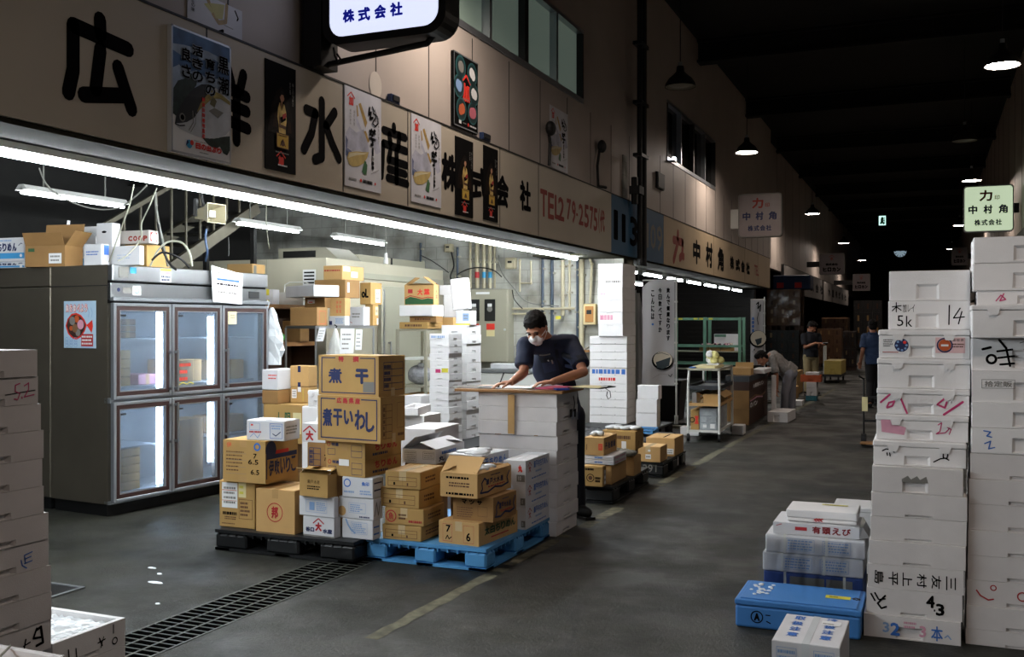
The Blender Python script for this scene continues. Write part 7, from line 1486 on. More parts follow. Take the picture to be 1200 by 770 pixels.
# ---- black pallets with cartons along the aisle line --------------------------------------------
pk1 = pallet('black pallet loaded with cartons just behind the foam desk', fit(718.5, 591, 0, None, None, r=1, h=.15, w=1.0, d=1.25, z=.005), M_PALK, 'black pallets along the floor line')
pk2 = pallet('black pallet stencilled A29 past the first loaded one', fit(777.5, 560, 0, None, 803.6, r=1, h=.15, w=1.1, z=.005), M_PALK, 'black pallets along the floor line')
q = MB(); w, d, h = .55, .48, .155; fr = (V((-w,-.5,0)),V((1.1,0,0)),V((0,0,h)))
kids = [o for o in bpy.data.objects if o.parent == pk2 and o.name.startswith('block')]; dmin = min(min(v.co.y for v in o.data.vertices) for o in kids)
fr = (V((-.55,dmin-.001,0)),V((1.1,0,0)),V((0,0,h))); q.text(fr,'A29',.74,.3,.90,.82,M_GREY,.001,.003); q.rect(fr,.925,.35,.935,.8,M_GREY,.003); q.build('lettering', pk2)
q = MB(); dx = max(max(v.co.x for v in o.data.vertices) for o in kids); q.box(dx+.0005,.12,.04,dx+.002,.15,.13,M_PAPER); q.box(dx+.0005,.42,.04,dx+.002,.45,.13,M_PAPER); q.build('paper_label', pk2)
GK = 'cartons on the black aisle pallets'; zk = .157
def kb_(cx, yb, yt, lx, rx, label, m, r=1, z=zk, Z=None, d=None, w=None, h=None, **k): return carton('carton', label, fit(cx, yb, yt, lx, rx, r=r, z=z, Z=Z, d=d, w=w, h=h), m, GK, **k)
T2 = kb_(716.7, 568.3, 545, 690, 734, 'plain brown carton carrying two flat white boxes', M_CARD2); T2.done()
T1 = kb_(706.5, 571, 547, 680, None, 'brown carton with a round dark print standing at the pallet corner', M_CARD, r=1, d=.10)
T1.mk.ring(T1.fr('F'),.45,.42,.032,.006,M_INK); T1.mk.disc(T1.fr('F'),.45,.42,.018,M_BROWNP); T1.dash('F',.06,.78,.6,.9,1,M_INK,fill=.9); T1.dash('F',.66,.2,.9,.5,2,M_INK,fill=.7); T1.label('R',.3,.1,.8,.8,rows=2); T1.done()
T3 = kb_(719.5, 0, 540, 681.7, 734, 'flat white carton with blue print, lower of two', M_CARDW, z=T2.top+.001, Z=T2.Z-.03); T3b = kb_(719.5, 0, 534.8, 681.7, 734, 'flat white carton with blue print, upper of two', M_CARDW, z=T3.top+.001, Z=T2.Z-.03)
for b in (T3, T3b): b.dash('F',.4,.3,.65,.7,1,M_BLUEP,fill=.8); b.dash('R',.1,.3,.9,.7,1,M_PINKL,fill=.8); b.done()
T4 = kb_(707.4, 0, 513.5, 684, 725, 'brown carton with a red square stamp on the flat white cartons', M_CARD2, z=T3b.top+.001, Z=T2.Z+.0, d=.42); T4.rect('F',.74,.3,.94,.66,M_REDB); T4.dash('F',.76,.34,.92,.62,3,M_CARD2,n=.002,fill=.4); T4.line('F',[(.15,.3),(.16,.6)],.006,M_BROWNP)
for k, ch in enumerate('丹後縮緬'): T4.text('R',ch,.1+k*.2,.3,.26+k*.2,.7,M_NAVY,.002)
T4.done()
t = thing('plastic_wad', 'small wad of clear plastic on the carton with the red stamp', 'plastic', (T4.root.location.x, T4.root.location.y-.05, T4.top)); q = MB(); rd = random.Random(1)
for k in range(5): q.ell((rd.uniform(-.04,.04),rd.uniform(-.04,.04),.022),(.035,.03,.022),M_BAG,7,5)
q.build('film', t, smooth=True)
T6 = kb_(743, 558.2, 536, 716, 756, 'plain brown carton under the grey netted bag', M_CARD2, d=.26); T6.done()
T5b = kb_(744.8, 0, 524.8, 722, 753, 'brown carton hidden under the carton with the white upright label', M_CARD3, z=zk, Z=9.42, d=.1); T5b.done()
T5 = kb_(744.8, 0, 505.5, 706, 752.6, 'brown carton with a white upright label and plastic wrap on top', M_CARD, z=T5b.top+.001, Z=9.22, d=.3); T5.label('F',.58,.02,.72,.45,rows=0); T5.dash('F',.45,.5,.85,.8,1,M_BROWNP,fill=.6); T5.line('R',[(.3,.2),(.35,.4)],.01,M_INK); T5.line('R',[(.7,.2),(.75,.45)],.01,M_INK); T5.done()
q = MB(); rd = random.Random(14); t = thing('plastic_wrap', 'crumpled clear plastic spread over the brown carton', 'plastic', (T5.root.location.x, T5.root.location.y, T5.top))
for k in range(12): q.ell((rd.uniform(-.14,.14),rd.uniform(-.1,.1),.018),(.055,.05,.018),M_BAG,8,5,Matrix.Rotation(rd.random()*3,3,'Z'))
q.build('film', t, smooth=True)
t = thing('netted_bag', 'grey crumpled netted bag lying on the plain carton', 'bag', (T6.root.location.x+.01, T6.root.location.y-.08, T6.top)); q = MB()
for k in range(10): q.ell((rd.uniform(-.09,.09),rd.uniform(-.08,.08),.03+rd.random()*.015),(.05,.05,.03),mat('bag_grey','#77776f',.5,var=.4,scale=30),8,5,Matrix.Rotation(rd.random()*3,3,'Z'))
q.build('bag_film', t, smooth=True)
U1 = kb_(774, 542.3, 524, 744.8, 782, 'brown carton with small white labels on the stencilled pallet', M_CARD2, seam='x'); U1.label('F',.4,.2,.62,.5,rows=1); U1.label('F',.5,.68,.6,.8,rows=0); U1.tape('FT'); U1.done()
U2 = kb_(790.7, 535.2, 513.8, 757, 801, 'brown carton with a dark slot in its top, farther on the stencilled pallet', M_CARD2); U2.label('F',.72,.12,.96,.42,rows=2); U2.rect('T',.55,.1,.62,.8,M_INK); U2.done()
b = atZ(766, 503, 12.45); t = thing('blue_crate', 'bright blue slatted crate on the netted pallet', 'crate', (b.x-.22, b.y+.1, .182)); q = MB(); hh = b.z-.182
q.box(-.22,-.15,0,.22,.15,.02,M_PALB)
for z in (.02, hh*.4, hh*.75): q.box(-.22,-.15,z,.22,-.135,z+hh*.22,M_PALB); q.box(-.22,.135,z,.22,.15,z+hh*.22,M_PALB); q.box(.205,-.135,z,.22,.135,z+hh*.22,M_PALB); q.box(-.22,-.135,z,-.205,.135,z+hh*.22,M_PALB)
for x in (-.21, 0, .21): q.box(x-.01,-.152,0,x+.01,-.13,hh,M_PALB)
q.build('slatted_frame', t)
# ---- banner flags -----------------------------------------------------------------------------------
def banner(label, px_p, yb, px0, px1, yt, ybot, Z, txt, lean=0):
    f = atZ(px_p, yb, Z); top = H+(HOR-yt)/F*Z; bz = H+(HOR-ybot)/F*Z; a = atZ(px0, yt, Z); t = thing('banner_flag', label, 'banner', (f.x, f.y, 0))
    w = (f-a).length if False else math.hypot(f.x-a.x, f.y-a.y); q = MB(); q.cyl((0,0,.03),(0,0,top+.05),.014,M_PVC,seg=8); q.build('pole', t); q = MB(); q.cyl((-w,0,top),(0.0,0,top),.010,M_PVC,seg=8); q.build('cross_bar', t)
    q = MB(); q.box(-.25,-.16,0,.17,.2,.05,M_CAB); q.cyl((0,0,.05),(0,0,.18),.03,M_PVC); q.build('base_weight', t, bevel=.01)
    nx, nz = 12, 16; vs = []
    for j in range(nz+1):
        for i in range(nx+1):
            s_ = i/nx; x = -w+ (w-.02)*s_; amp = .04*(1-s_)*(j/nz); y = -.016+amp*math.sin(s_*9+j*.15)-.05*(1-s_)**2*(j/nz)
            zz = top-(top-bz)*j/nz
            if j == 0 and lean: zz -= .10*max(0, 1-s_*4)
            vs.append((x, y, zz))
    fs = [(j*(nx+1)+i, j*(nx+1)+i+1, (j+1)*(nx+1)+i+1, (j+1)*(nx+1)+i)[::-1] for j in range(nz) for i in range(nx)]
    q.add(vs, fs, mat('banner_cloth','#bdbabb',.8,var=.04,scale=2)); q.build('cloth', t, smooth=True)
    q = MB()
    for k in range(6): z = top-.02-(top-bz-.05)*k/5; q.box(-.028,-.02,z-.012,.018,.02,z+.012,M_PVC)
    q.build('loop_tab', t)
    fr = (V((-w,-.055,bz)),V((w,0,0)),V((0,0,top-bz))); q = MB(); txt(q, fr); q.build('lettering', t); return t
def tx1(q, fr):
    n = .001; q.vtext(fr,'飲んで健康なります',.74,.42,.84,.93,M_INK,.004,n); q.vtext(fr,'今日飲べてすか',.50,.50,.60,.93,M_INK,.003,n); q.vtext(fr,'こんには',.28,.62,.38,.91,M_INK,.003,n); q.disc(fr,.33,.58,.018,M_BLUEP,n,8)
    q.disc(fr,.62,.235,.165,M_INK,n,24,.85); q.disc(fr,.63,.245,.145,mat('bowl_cream','#d3c8b4',.6,var=.05),n+.001,24,.85); q.shape(fr,[(.42,.22),(.86,.27),(.82,.19),(.62,.155),(.46,.17)],mat('bowl_dark','#26343a',.5,var=.1),n+.002); q.line(fr,[(.45,.30),(.6,.31),(.8,.29)],.01,M_GREY,n+.002); q.line(fr,[(.8,.10),(.86,.085),(.9,.11)],.010,M_INK,n); q.line(fr,[(.3,.06),(.55,.11),(.8,.105)],.003,M_GREY,n)
banner('white banner flag with upright writing and a bowl, beside the tall foam stack', 792.5, 497, 752, 790, 328, 452, 14.95, tx1, True)
def tx2(q, fr):
    n = .001; q.line(fr,[(.45,.93),(.6,.96),(.55,.86),(.75,.92),(.7,.82)],.02,M_INK,n); q.line(fr,[(.6,.8),(.5,.7),(.58,.62)],.012,M_INK,n); q.vtext(fr,'出雲の塩',.12,.5,.28,.74,M_BLUEP,.006,n); q.disc(fr,.55,.40,.17,M_INK,n,20); q.disc(fr,.58,.41,.15,mat('bowl_cream','#d3c8b4'),n+.001,20); q.shape(fr,[(.34,.39),(.84,.42),(.8,.34),(.5,.30)],mat('bowl_dark','#26343a'),n+.002); q.line(fr,[(.2,.2),(.3,.24)],.02,M_INK,n)
banner('white banner flag with a bowl picture behind the bending man', 896, 470, 880, 897, 351, 428, 19.6, tx2)
# second cloth hanging behind the first banner
p = atZ(752, 340, 15.95); t = thing('banner_flag', 'folded white banner cloth half hidden behind the bowl banner and foam stack', 'banner', (p.x, p.y, 0)); q = MB(); vs = []
for j in range(11):
    for i in range(7): vs.append((-.10+.30*i/6*(.25+.75*j/10), .03*math.sin(i*1.7+j*.3), 2.05-1.55*j/10))
q.add(vs,[(j*7+i,j*7+i+1,(j+1)*7+i+1,(j+1)*7+i)[::-1] for j in range(10) for i in range(6)],mat('banner_cloth','#bdbabb')); q.build('cloth', t, smooth=True); q = MB(); q.cyl((-.11,0.03,.03),(-.11,.03,2.1),.013,M_PVC,seg=8); q.build('pole', t); q = MB(); q.box(-.28,-.1,0,.0,.2,.05,M_CAB); q.build('base_weight', t)
t = thing('black_bin', 'black plastic bin in the shade under the bowl banner', 'bin', (-3.93, 15.98, 0)); q = MB(); q.add([(-.2,-.2,0),(.2,-.2,0),(.2,.2,0),(-.2,.2,0),(-.25,-.25,.62),(.25,-.25,.62),(.25,.25,.62),(-.25,.25,.62)],[(3,2,1,0),(4,5,6,7),(0,1,5,4),(1,2,6,5),(2,3,7,6),(3,0,4,7)],M_BLACK); q.build('bin_body', t, bevel=.01); q = MB(); q.box(-.265,-.265,.6,.265,.265,.65,M_DARK); q.build('lid', t, bevel=.01)
# ---- wire cart ----------------------------------------------------------------------------------------
f = fit(843, 518, 432, 806.5, 858, r=3, z=0); CP, cw, cd, ch_, ca = f
cc = V((CP.x,CP.y,0))+Matrix.Rotation(ca,3,'Z') @ V((-cw/2,cd/2,0)); ct = thing('utility_cart', 'white tubular utility cart on casters loaded with papers, cartons and a drawer box', 'cart', cc, ca); W, D = cw/2, cd/2; Hc = ch_
for x in (-W, W):
    for y in (-D, D):
        q = MB(); q.tube([(x*1.0,y,.10),(x,y,Hc*.75),(x*.96,y*.97,Hc-.02)],.017,M_PVC,8); q.build('leg', ct)
        q = MB(); q.cyl((x-.016,y,.045),(x+.016,y,.045),.045,M_RUBBER,seg=14); q.cyl((x,y,.045),(x,y,.11),.012,M_DARK,seg=8); q.build('caster', ct)
def tray(z, m, nm, hgt=.03): q = MB(); q.box(-W,-D,z,W,D,z+.012,m); q.box(-W,-D-.01,z,W,-D,z+hgt,m); q.box(-W,D,z,W,D+.01,z+hgt,m); q.box(-W-.01,-D,z,-W,D,z+hgt,m); q.box(W,-D,z,W+.01,D,z+hgt,m); q.build(nm, ct)
tray(Hc-.03, M_CAB, 'top_tray'); tray(Hc-.28, mat('tray_dark','#26282c',.5), 'middle_tray', .05); tray(.12, M_PVC, 'bottom_tray', .03); tray(Hc-.5, M_CARD2, 'lower_shelf', .04)
GC = 'things on the utility cart'
def cb_(nm, label, x0, x1, y0, y1, z, h, m, cat='carton', part='carton_body'):
    p = cc+Matrix.Rotation(ca,3,'Z') @ V(((x0+x1)/2*W,(y0+y1)/2*D,z)); t = thing(nm, label, cat, p, ca, GC); q = MB(); q.box(-(x1-x0)/2*W,-(y1-y0)/2*D,0,(x1-x0)/2*W,(y1-y0)/2*D,h,m); q.build(part, t, bevel=.005); return t, (x1-x0)/2*W, (y1-y0)/2*D
t, a_, b_ = cb_('drawer_box','clear plastic drawer box standing in the cart bottom',-.35,.82,-.85,.6,.134,.30,mat('drawer_plastic','#8f9498',.25,var=.25,scale=14))
for z in (.02,.11,.2): q = MB(); q.box(-a_+.02,-b_-.008,z,a_-.02,-b_-.001,z+.08,mat('drawer_front','#a2a8ac',.2,var=.2,scale=18)); q.build('drawer',t); 
q = MB(); q.box(-a_*.6,-b_-.012,.04,-a_*.2,-b_-.0085,.08,M_PAPER); q.box(.2*a_,-b_-.012,.03,.7*a_,-b_-.0085,.09,M_PAPER); q.build('paper_label',t)
t, a_, b_ = cb_('carton','brown carton with a red hourglass mark beside the clear drawer box',-.95,-.42,-.8,.3,.134,.27,M_CARD); q = MB(); fr = (V((-a_,-b_,0)),V((2*a_,0,0)),V((0,0,.27))); q.shape(fr,[(.5,.3),(.98,.3),(.86,.5),(.98,.7),(.5,.7),(.62,.5)],M_REDB); q.ring(fr,.2,.5,.03,.01,M_INK); q.build('lettering',t)
t, a_, b_ = cb_('carton','open brown carton on the cart above the clear drawer box',-.1,.9,-.85,.5,Hc-.486,.14,M_CARD2)
for s_ in (-1,1): q = MB(); q.obox((s_*(a_-.02)*1.0+s_*.05,0,.125),(.045,0,-.03),(0,b_*.9,0),(.001,0,.002),M_CARD2); q.build('flap',t)
t, a_, b_ = cb_('tin_can','shiny metal tin on the cart\'s middle level',-.92,-.6,-.7,-.2,Hc-.486,.15,M_STEEL2,'tin','tin_body')
t, a_, b_ = cb_('paper_stack','heap of cream and white papers heaped on the cart top',-.9,.6,-.7,.6,Hc-.017,.035,M_PAPERY,'papers','sheet')
t, a_, b_ = cb_('plastic_bag','yellow and white crumpled bag standing on the cart top',-.3,.5,.0,.6,Hc+.019,.02,M_PAPER,'bag','base_sheet'); q = MB(); rd = random.Random(21)
for k in range(9): q.ell((rd.uniform(-.10,.10),rd.uniform(-.08,.08),.06+rd.random()*.09),(.06,.05,.06),(mat('bag_yellow','#d6cf8a',.5,var=.1),M_PAPER,mat('bag_yellow','#d6cf8a'))[k % 3],8,6,Matrix.Rotation(rd.random()*3,3,'X'))
q.build('bag_film',t)
t, a_, b_ = cb_('notepad','small blue and white notepad at the cart top edge',-.98,-.62,-.95,-.5,Hc+.001,.012,M_BLUEP,'notepad','cover')
# foam blocks on the floor at the cart's feet
for px0, px1, yb_, yt_, lab in ((797,822,511,501,'white foam block on the floor at the cart\'s near wheels'),(857.5,874,510,499,'white foam block on the floor between the cart and the brown cartons')):
    b = foam('foam_box', lab, fit(px1-3, yb_, yt_, px0, px1, r=2, z=.001), M_STYRO, faces=''); b.done()
# ---- brown bread cartons ----------------------------------------------------------------------------
GBr = 'dark brown cartons past the cart'; z = .001; zz = [480, 458, 441]
for k in range(3):
    f = fit(878, 498.5, zz[k], 850, 899.5, r=1, z=z, Z=None if k == 0 else Zb_)
    b = carton('carton', 'dark brown carton %s, %s of three past the cart' % (('plain','with white lettering and a bread picture','with a dark grey lid')[k], ('lowest','middle','topmost')[k]), f, (M_CARD3, M_BROWNC, M_BROWNC)[k], GBr)
    if k == 0: Zb_ = b.Z
    if k == 0: b.mk.rect(b.fr('R'),0,0,1,1,M_BROWNC,.001)
    if k == 1: 
        for j, ch in enumerate('のパン'): b.text('R',ch,.04+j*.13,.05,.15+j*.13,.32,M_PAPER,.006)
        b.line('R',[(.02,.5),(.3,.62),(.6,.45),(.85,.55)],.03,M_LOAD); b.line('R',[(.05,.42),(.4,.5),(.7,.36)],.02,M_PINKL)
        b.rect('F',0,0,1,1,M_CARD3,n=.001)
    if k == 2:
        for j, ch in enumerate('出雲屋のパン'): b.text('R',ch,.2+j*.095,.0+.08,.28+j*.095,.36,M_PAPER,.002)
        b.rect('R',0,.6,1,1,mat('lid_grey','#3a3f44',.6)); b.rect('F',0,.6,1,1,mat('lid_grey','#3a3f44'))
    b.done(); z = b.top+.001
zt = z
b = foam('foam_box', 'white foam sheet box on the topmost dark brown carton', fit(896, 0, 433, 880, 904, r=1, z=zt, Z=Zb_+.75), M_STYRO, faces=''); b.done()
b = carton('carton', 'brown open carton lying on the dark brown cartons', fit(880, 0, 432, 858, None, r=1, z=zt, Z=Zb_+.35, d=.28), M_CARD2, open_=[('F',-75,.08),('B',30,.1)]); b.done()
b = foam('foam_box', 'low white foam box on the floor by the bending man\'s feet', fit(923, 495.5, 483.5, 899.5, 932.5, r=-2, z=.001), M_STYRO, grip=(.3,.05,.6,.7), faces='F'); b.done(); FBX = b
b = foam('foam_box', 'tall white foam slab standing beside the bending man\'s legs', fit(909, 0, 440, 904, 912, r=1, z=.001, Z=16.45, d=.08), M_STYRO, faces=''); b.done()
# ---- green rack in the second shop -------------------------------------------------------------------
yR = 24.6; a = ony(786, 372, yR); b_ = ony(867, 372, yR); gr = thing('green_rack', 'green steel frame rack with produce inside the second shop', 'rack', (b_.x, yR, 0)); W = b_.x-a.x; zT = a.z
for x in (0, -W*.5, -W):
    for y in (0, .6): q = MB(); q.box(x-.035,y-.03,0,x+.035,y+.03,zT,M_GREENR); q.build('post', gr)
for z in (zT-.07, ony(830,398,yR).z if False else .98, .55): 
    q = MB(); q.box(-W,-.02,z,0,.02,z+.06,M_GREENR); q.box(-W,.58,z,0,.62,z+.06,M_GREENR); q.build('rail', gr)
for z in (.86, .42): q = MB(); q.box(-W+.04,.02,z,-.04,.58,z+.025,M_CAB); q.build('shelf_board', gr)
for x in (.04,.12,.34,.42,.56): q = MB(); q.box(-W+W*x,-.024,zT-.06,-W+W*x+.10,-.0205,zT-.015,M_YEL); q.build('price_tag', gr)
for k in range(3):
    x = -.34-.27*k; t = thing('produce_tray', 'low cardboard tray of dark produce on the green rack, %s from the end post' % ('first','second','third')[k], 'tray', (b_.x+x, yR+.25, .886), 0, 'produce trays on the green rack'); q = MB(); q.box(-.125,-.2,0,.125,.2,.012,M_CARD2); q.box(-.125,-.2,.012,.125,-.19,.13,M_CARD2); q.box(-.125,.19,.012,.125,.2,.13,M_CARD2); q.box(-.125,-.19,.012,-.115,.19,.13,M_CARD2); q.box(.115,-.19,.012,.125,.19,.13,M_CARD2); q.build('tray_body', t)
    q = MB(); rd = random.Random(k)
    for j in range(40): q.ell((rd.uniform(-.1,.1),rd.uniform(-.17,.17),.10+.08*rd.random()),(.028,.028,.026),(mat('produce_dark','#4a1f26',.4,var=.2),M_PINKL,mat('produce_pale','#c9b9a4',.5))[j % 3],7,5)
    o = q.build('produce', t); o['kind'] = 'stuff'
b = foam('foam_box','white foam box with a green lid behind the produce trays',(V((b_.x-.12,yR+.45,.886)),.6,.08,.42,0.0),M_STYRO,faces=''); b.mk.rect(b.fr('F'),.02,.82,.5,.98,M_GREENR); b.done()
# ---- cartons, crates and wrapped loads down the aisle -------------------------------------------------
GD = 'cartons on the floor past the bending man'
for k, (cx, yb_, yt_, lx, rx, m, lab) in enumerate(((934,463,436,925,941,M_CARD,'tall brown carton behind the bending man'),(945.5,459,447,942,948,M_CARD2,'brown carton next to the tall one behind the bending man'),(930,470,455,922,936,M_CARD2,'low brown carton by the bending man\'s heels'))):
    b = carton('carton', lab, fit(cx, yb_, yt_, lx, rx, r=1, z=.001), m, GD); b.done()
b = foam('foam_box','white foam slab lying along the floor behind the bending man',fit(940,476,470,928,None,r=1,z=.001,d=.4),M_STYRO,faces=''); b.done()
sx = fit(957,470,464,944,None,r=1,z=.001,d=.36); b = foam('crate','teal crate at the bottom of the small stack under the orange crate',sx,M_TEAL,cat='crate',faces=''); b.done()
b2 = foam('foam_box','white foam box on the teal crate',fit(957,0,455,945,None,r=1,z=b.top+.001,Z=b.Z,d=.34),M_STYRO2,faces='F'); b2.done()
b3 = foam('foam_box','white foam box just under the orange crate',fit(957,0,448,945,None,r=1,z=b2.top+.001,Z=b.Z,d=.34),M_STYRO2,faces=''); b3.done()
b4 = foam('crate','orange plastic crate topping the small stack before the standing man',fit(962,0,440,938,None,r=1,z=b3.top+.001,Z=b.Z,d=.36),M_ORANGE,cat='crate',faces='FR',open_=True); b4.done()
b5 = foam('foam_box','white foam box sitting in front of the yellow crate',fit(960,0,436.5,944,None,r=1,z=b4.top+.001,Z=b.Z+.02,d=.3),M_STYRO2,faces=''); b5.done()
dl = fit(986,449,443,964,992,r=0,z=.08); P_, w_, d_, h_, a_ = fit(986,449,444,963,992,r=0,z=0.0)
t = thing('platform_dolly','dark platform dolly carrying the yellow crate','dolly',(P_.x-w_/2,P_.y+d_/2,0)); q = MB(); q.box(-w_/2,-d_/2,.16,w_/2,d_/2,.22,M_DARK); q.build('deck',t)
for x in (-1,1):
    for y in (-1,1): q = MB(); q.cyl((x*(w_/2-.08)-.02,y*(d_/2-.08),.08),(x*(w_/2-.08)+.02,y*(d_/2-.08),.08),.08,M_RUBBER,seg=12); q.build('wheel',t)
q = MB(); q.tube([(-w_/2,-.25,.2),(-w_/2,-.25,.95),(-w_/2,.25,.95),(-w_/2,.25,.2)],.02,M_PVC); q.build('push_handle',t)
b = foam('crate','mustard yellow crate riding on the dark dolly',(V((P_.x-.005,P_.y+.01,.222)),w_-.06,d_*.9,.36,0.0),M_YELBOX,cat='crate',faces='F',lid=.07,tabs=False); b.done()
def load(label, px0, px1, yt, Z, d, m, z=0.0, wrap=True, rows=4, colsn=3, base=True):
    a = atZ(px0, HOR, Z); b_ = atZ(px1, HOR, Z); w = b_.x-a.x if b_.x > a.x else .9; w = math.hypot(b_.x-a.x, (b_.y-a.y)*0)/1.0; top = H+(HOR-yt)/F*Z
    t = thing('wrapped_load', label, 'pallet load', ((a.x+b_.x)/2, (a.y+b_.y)/2+d/2, z)); zz = z
    if base:
        q = MB(); q.box(-w/2,-d/2,.115,w/2,d/2,.14,M_PALR); q.build('pallet_deck',t)
        for x in (-1,0,1): q = MB(); q.box(x*(w/2-.08)-.07,-d/2,0,x*(w/2-.08)+.07,d/2,.115,M_PALR); q.build('pallet_runner',t)
    hz = (top-z-.142)/rows; k = 0; rd = random.Random(int(px0))
    for r in range(rows):
        for c in range(colsn):
            q = MB(); x0 = -w/2+w*c/colsn; q.box(x0+.004,-d/2+rd.random()*.01,.142+r*hz,x0+w/colsn-.004,d/2,.142+(r+1)*hz-.004,m); q.box(x0+w/colsn*.4,-d/2-.002,.142+r*hz+hz*.3,x0+w/colsn*.6,-d/2+.0,.142+(r+1)*hz-hz*.25,M_TAPE if rd.random() < .4 else M_BROWNP); q.build('stacked_carton',t)
    if wrap:
        q = MB(); n = 12; vs = []
        for j in range(6):
            for i in range(n+1): s_ = i/n; x, y = (-w/2-.02+(w+.04)*min(1,s_*2), -d/2-.02-.012*rd.random()) if s_ <= .5 else (w/2+.02+.012*rd.random(), -d/2-.02+(d+.04)*(s_-.5)*2); vs.append((x,y,.142+(top-z-.142)*j/5))
        q.add(vs,[(j*(n+1)+i,j*(n+1)+i+1,(j+1)*(n+1)+i+1,(j+1)*(n+1)+i) for j in range(5) for i in range(n)],mat('wrap_film','#5a4f48',.12,var=.2)if False else M_WRAP); q.build('stretch_film',t)
    return top
t1 = load('dark stretch-wrapped load on a pallet under a second load, past the tan signboard',896,937,387,29.5,1.1,mat('load_dark','#2a2725',.5,var=.2))
load('brown carton load on a pallet on top of the dark wrapped one',897,938,339,29.5,1.1,M_LOAD,t1+.003,rows=4)
load('stretch-wrapped brown carton load behind the standing man',957,986,385,36,1.0,M_LOAD); load('crinkled wrapped load beside the brown one down the aisle',988,1003,388,33.5,.9,mat('load_dull','#4a3830',.6,var=.2),colsn=2)
load('far dark load of cartons at the end of the aisle',1000,1034,352,58,1.5,mat('load_dark','#2a2725')); load('brown carton load high behind the wrapped one',962,994,372,44,1.2,M_LOAD,rows=5)
c = atZ(927, 329, 29.6); t = thing('blue_tarpaulin','dark blue covered bundle with two red tags on top of the tall load','bundle',(c.x, c.y+.5, H+(HOR-339)/F*29.5+.006)); q = MB(); q.box(-.55,-.45,0,.55,.45,.42,mat('tarp_blue','#152a4d',.6,var=.1)); q.build('cover',t,bevel=.05,seg=2)
for x in (-.30,.22): q = MB(); q.box(x-.12,-.462,.04,x+.08,-.4505,.2,M_RED); q.build('red_tag',t)
# hand trolley at the foot of the foam stacks
p = onz(1019, 522); t = thing('hand_trolley','thin black hand trolley standing beside the fourteen-high foam stack','trolley',(p.x,p.y,0)); 
for x in (-.07,.16): q = MB(); q.cyl((x,0,.1),(x,0,.86),.012,M_BLACK,seg=8); q.build('upright',t); q = MB(); q.cyl((x-.03,.0,.075),(x+.03,.0,.075),.075,M_RUBBER,seg=14); q.build('wheel',t)
q = MB(); q.tube([(-.07,0,.85),(-.12,-.06,.88),(-.12,-.12,.9)],.012,M_BLACK); q.build('grip',t)
for z in (.3,.6): q = MB(); q.box(-.07,-.01,z,.16,.01,z+.03,M_BLACK); q.build('cross_bar',t)
q = MB(); q.box(-.1,-.26,.04,.19,.0,.055,M_WOOD); q.build('toe_plate',t); q = MB(); q.box(-.09,-.05,.44,-.02,-.013,.62,M_PAPERY); q.build('note_pad',t)
# ---- people ---------------------------------------------------------------------------------------
from mathutils.bvhtree import BVHTree
FC, RC, UP = V((-ST, CT, 0)), V((CT, ST, 0)), V((0, 0, 1))
def ico_pts(c, r):
    b = bmesh.new(); bmesh.ops.create_icosphere(b, subdivisions=2, radius=1.0); out = [V(c)+v.co*r for v in b.verts]; b.free(); return out
def blob(parts, voxel, smooth=2):
    bm = bmesh.new()
    for p in parts:
        t = bmesh.new()
        if p[0] == 'c':
            for q in ico_pts(p[1], p[2])+ico_pts(p[3], p[4]): t.verts.new(q)
            r = bmesh.ops.convex_hull(t, input=t.verts); bmesh.ops.delete(t, geom=[g for g in t.verts if not g.link_faces], context='VERTS')
        elif p[0] == 'k':      # flat-ended cone
            q = MB(); q.cyl(p[1], p[3], p[2], M_SKIN, p[4], 20); vs = [t.verts.new(x) for x in q.v]
            for f in q.f: t.faces.new([vs[i] for i in f])
        else:
            bmesh.ops.create_icosphere(t, subdivisions=3, radius=1.0); M = p[3] if len(p) > 3 else Matrix.Identity(3)
            for v in t.verts: v.co = V(p[1])+M @ V((v.co.x*p[2][0], v.co.y*p[2][1], v.co.z*p[2][2]))
        bmesh.ops.recalc_face_normals(t, faces=t.faces)
        me = bpy.data.meshes.new('tmp'); t.to_mesh(me); t.free(); bm.from_mesh(me); bpy.data.meshes.remove(me)
    me = bpy.data.meshes.new('tmp'); bm.to_mesh(me); bm.free()
    o = bpy.data.objects.new('tmp', me); C.objects.link(o); r = o.modifiers.new('r', 'REMESH'); r.mode = 'VOXEL'; r.voxel_size = voxel; r.use_smooth_shade = True
    dg = bpy.context.evaluated_depsgraph_get(); m2 = bpy.data.meshes.new_from_object(o.evaluated_get(dg)); bpy.data.objects.remove(o); bpy.data.meshes.remove(me)
    b = bmesh.new(); b.from_mesh(m2)
    for _ in range(smooth): bmesh.ops.smooth_vert(b, verts=b.verts, factor=.5, use_axis_x=True, use_axis_y=True, use_axis_z=True)
    b.to_mesh(m2); b.free(); m2.polygons.foreach_set('use_smooth', [True]*len(m2.polygons)); return m2
def put(me, name, parent, m):
    me.name = name; me.materials.clear(); me.materials.append(m)
    loc = parent.matrix_world.translation if False else parent.location
    me.transform(Matrix.Translation(-V(loc))); o = bpy.data.objects.new(name, me); C.objects.link(o); o.parent = parent; return o
def basis(r, f, u): return Matrix((r, f, u)).transposed()
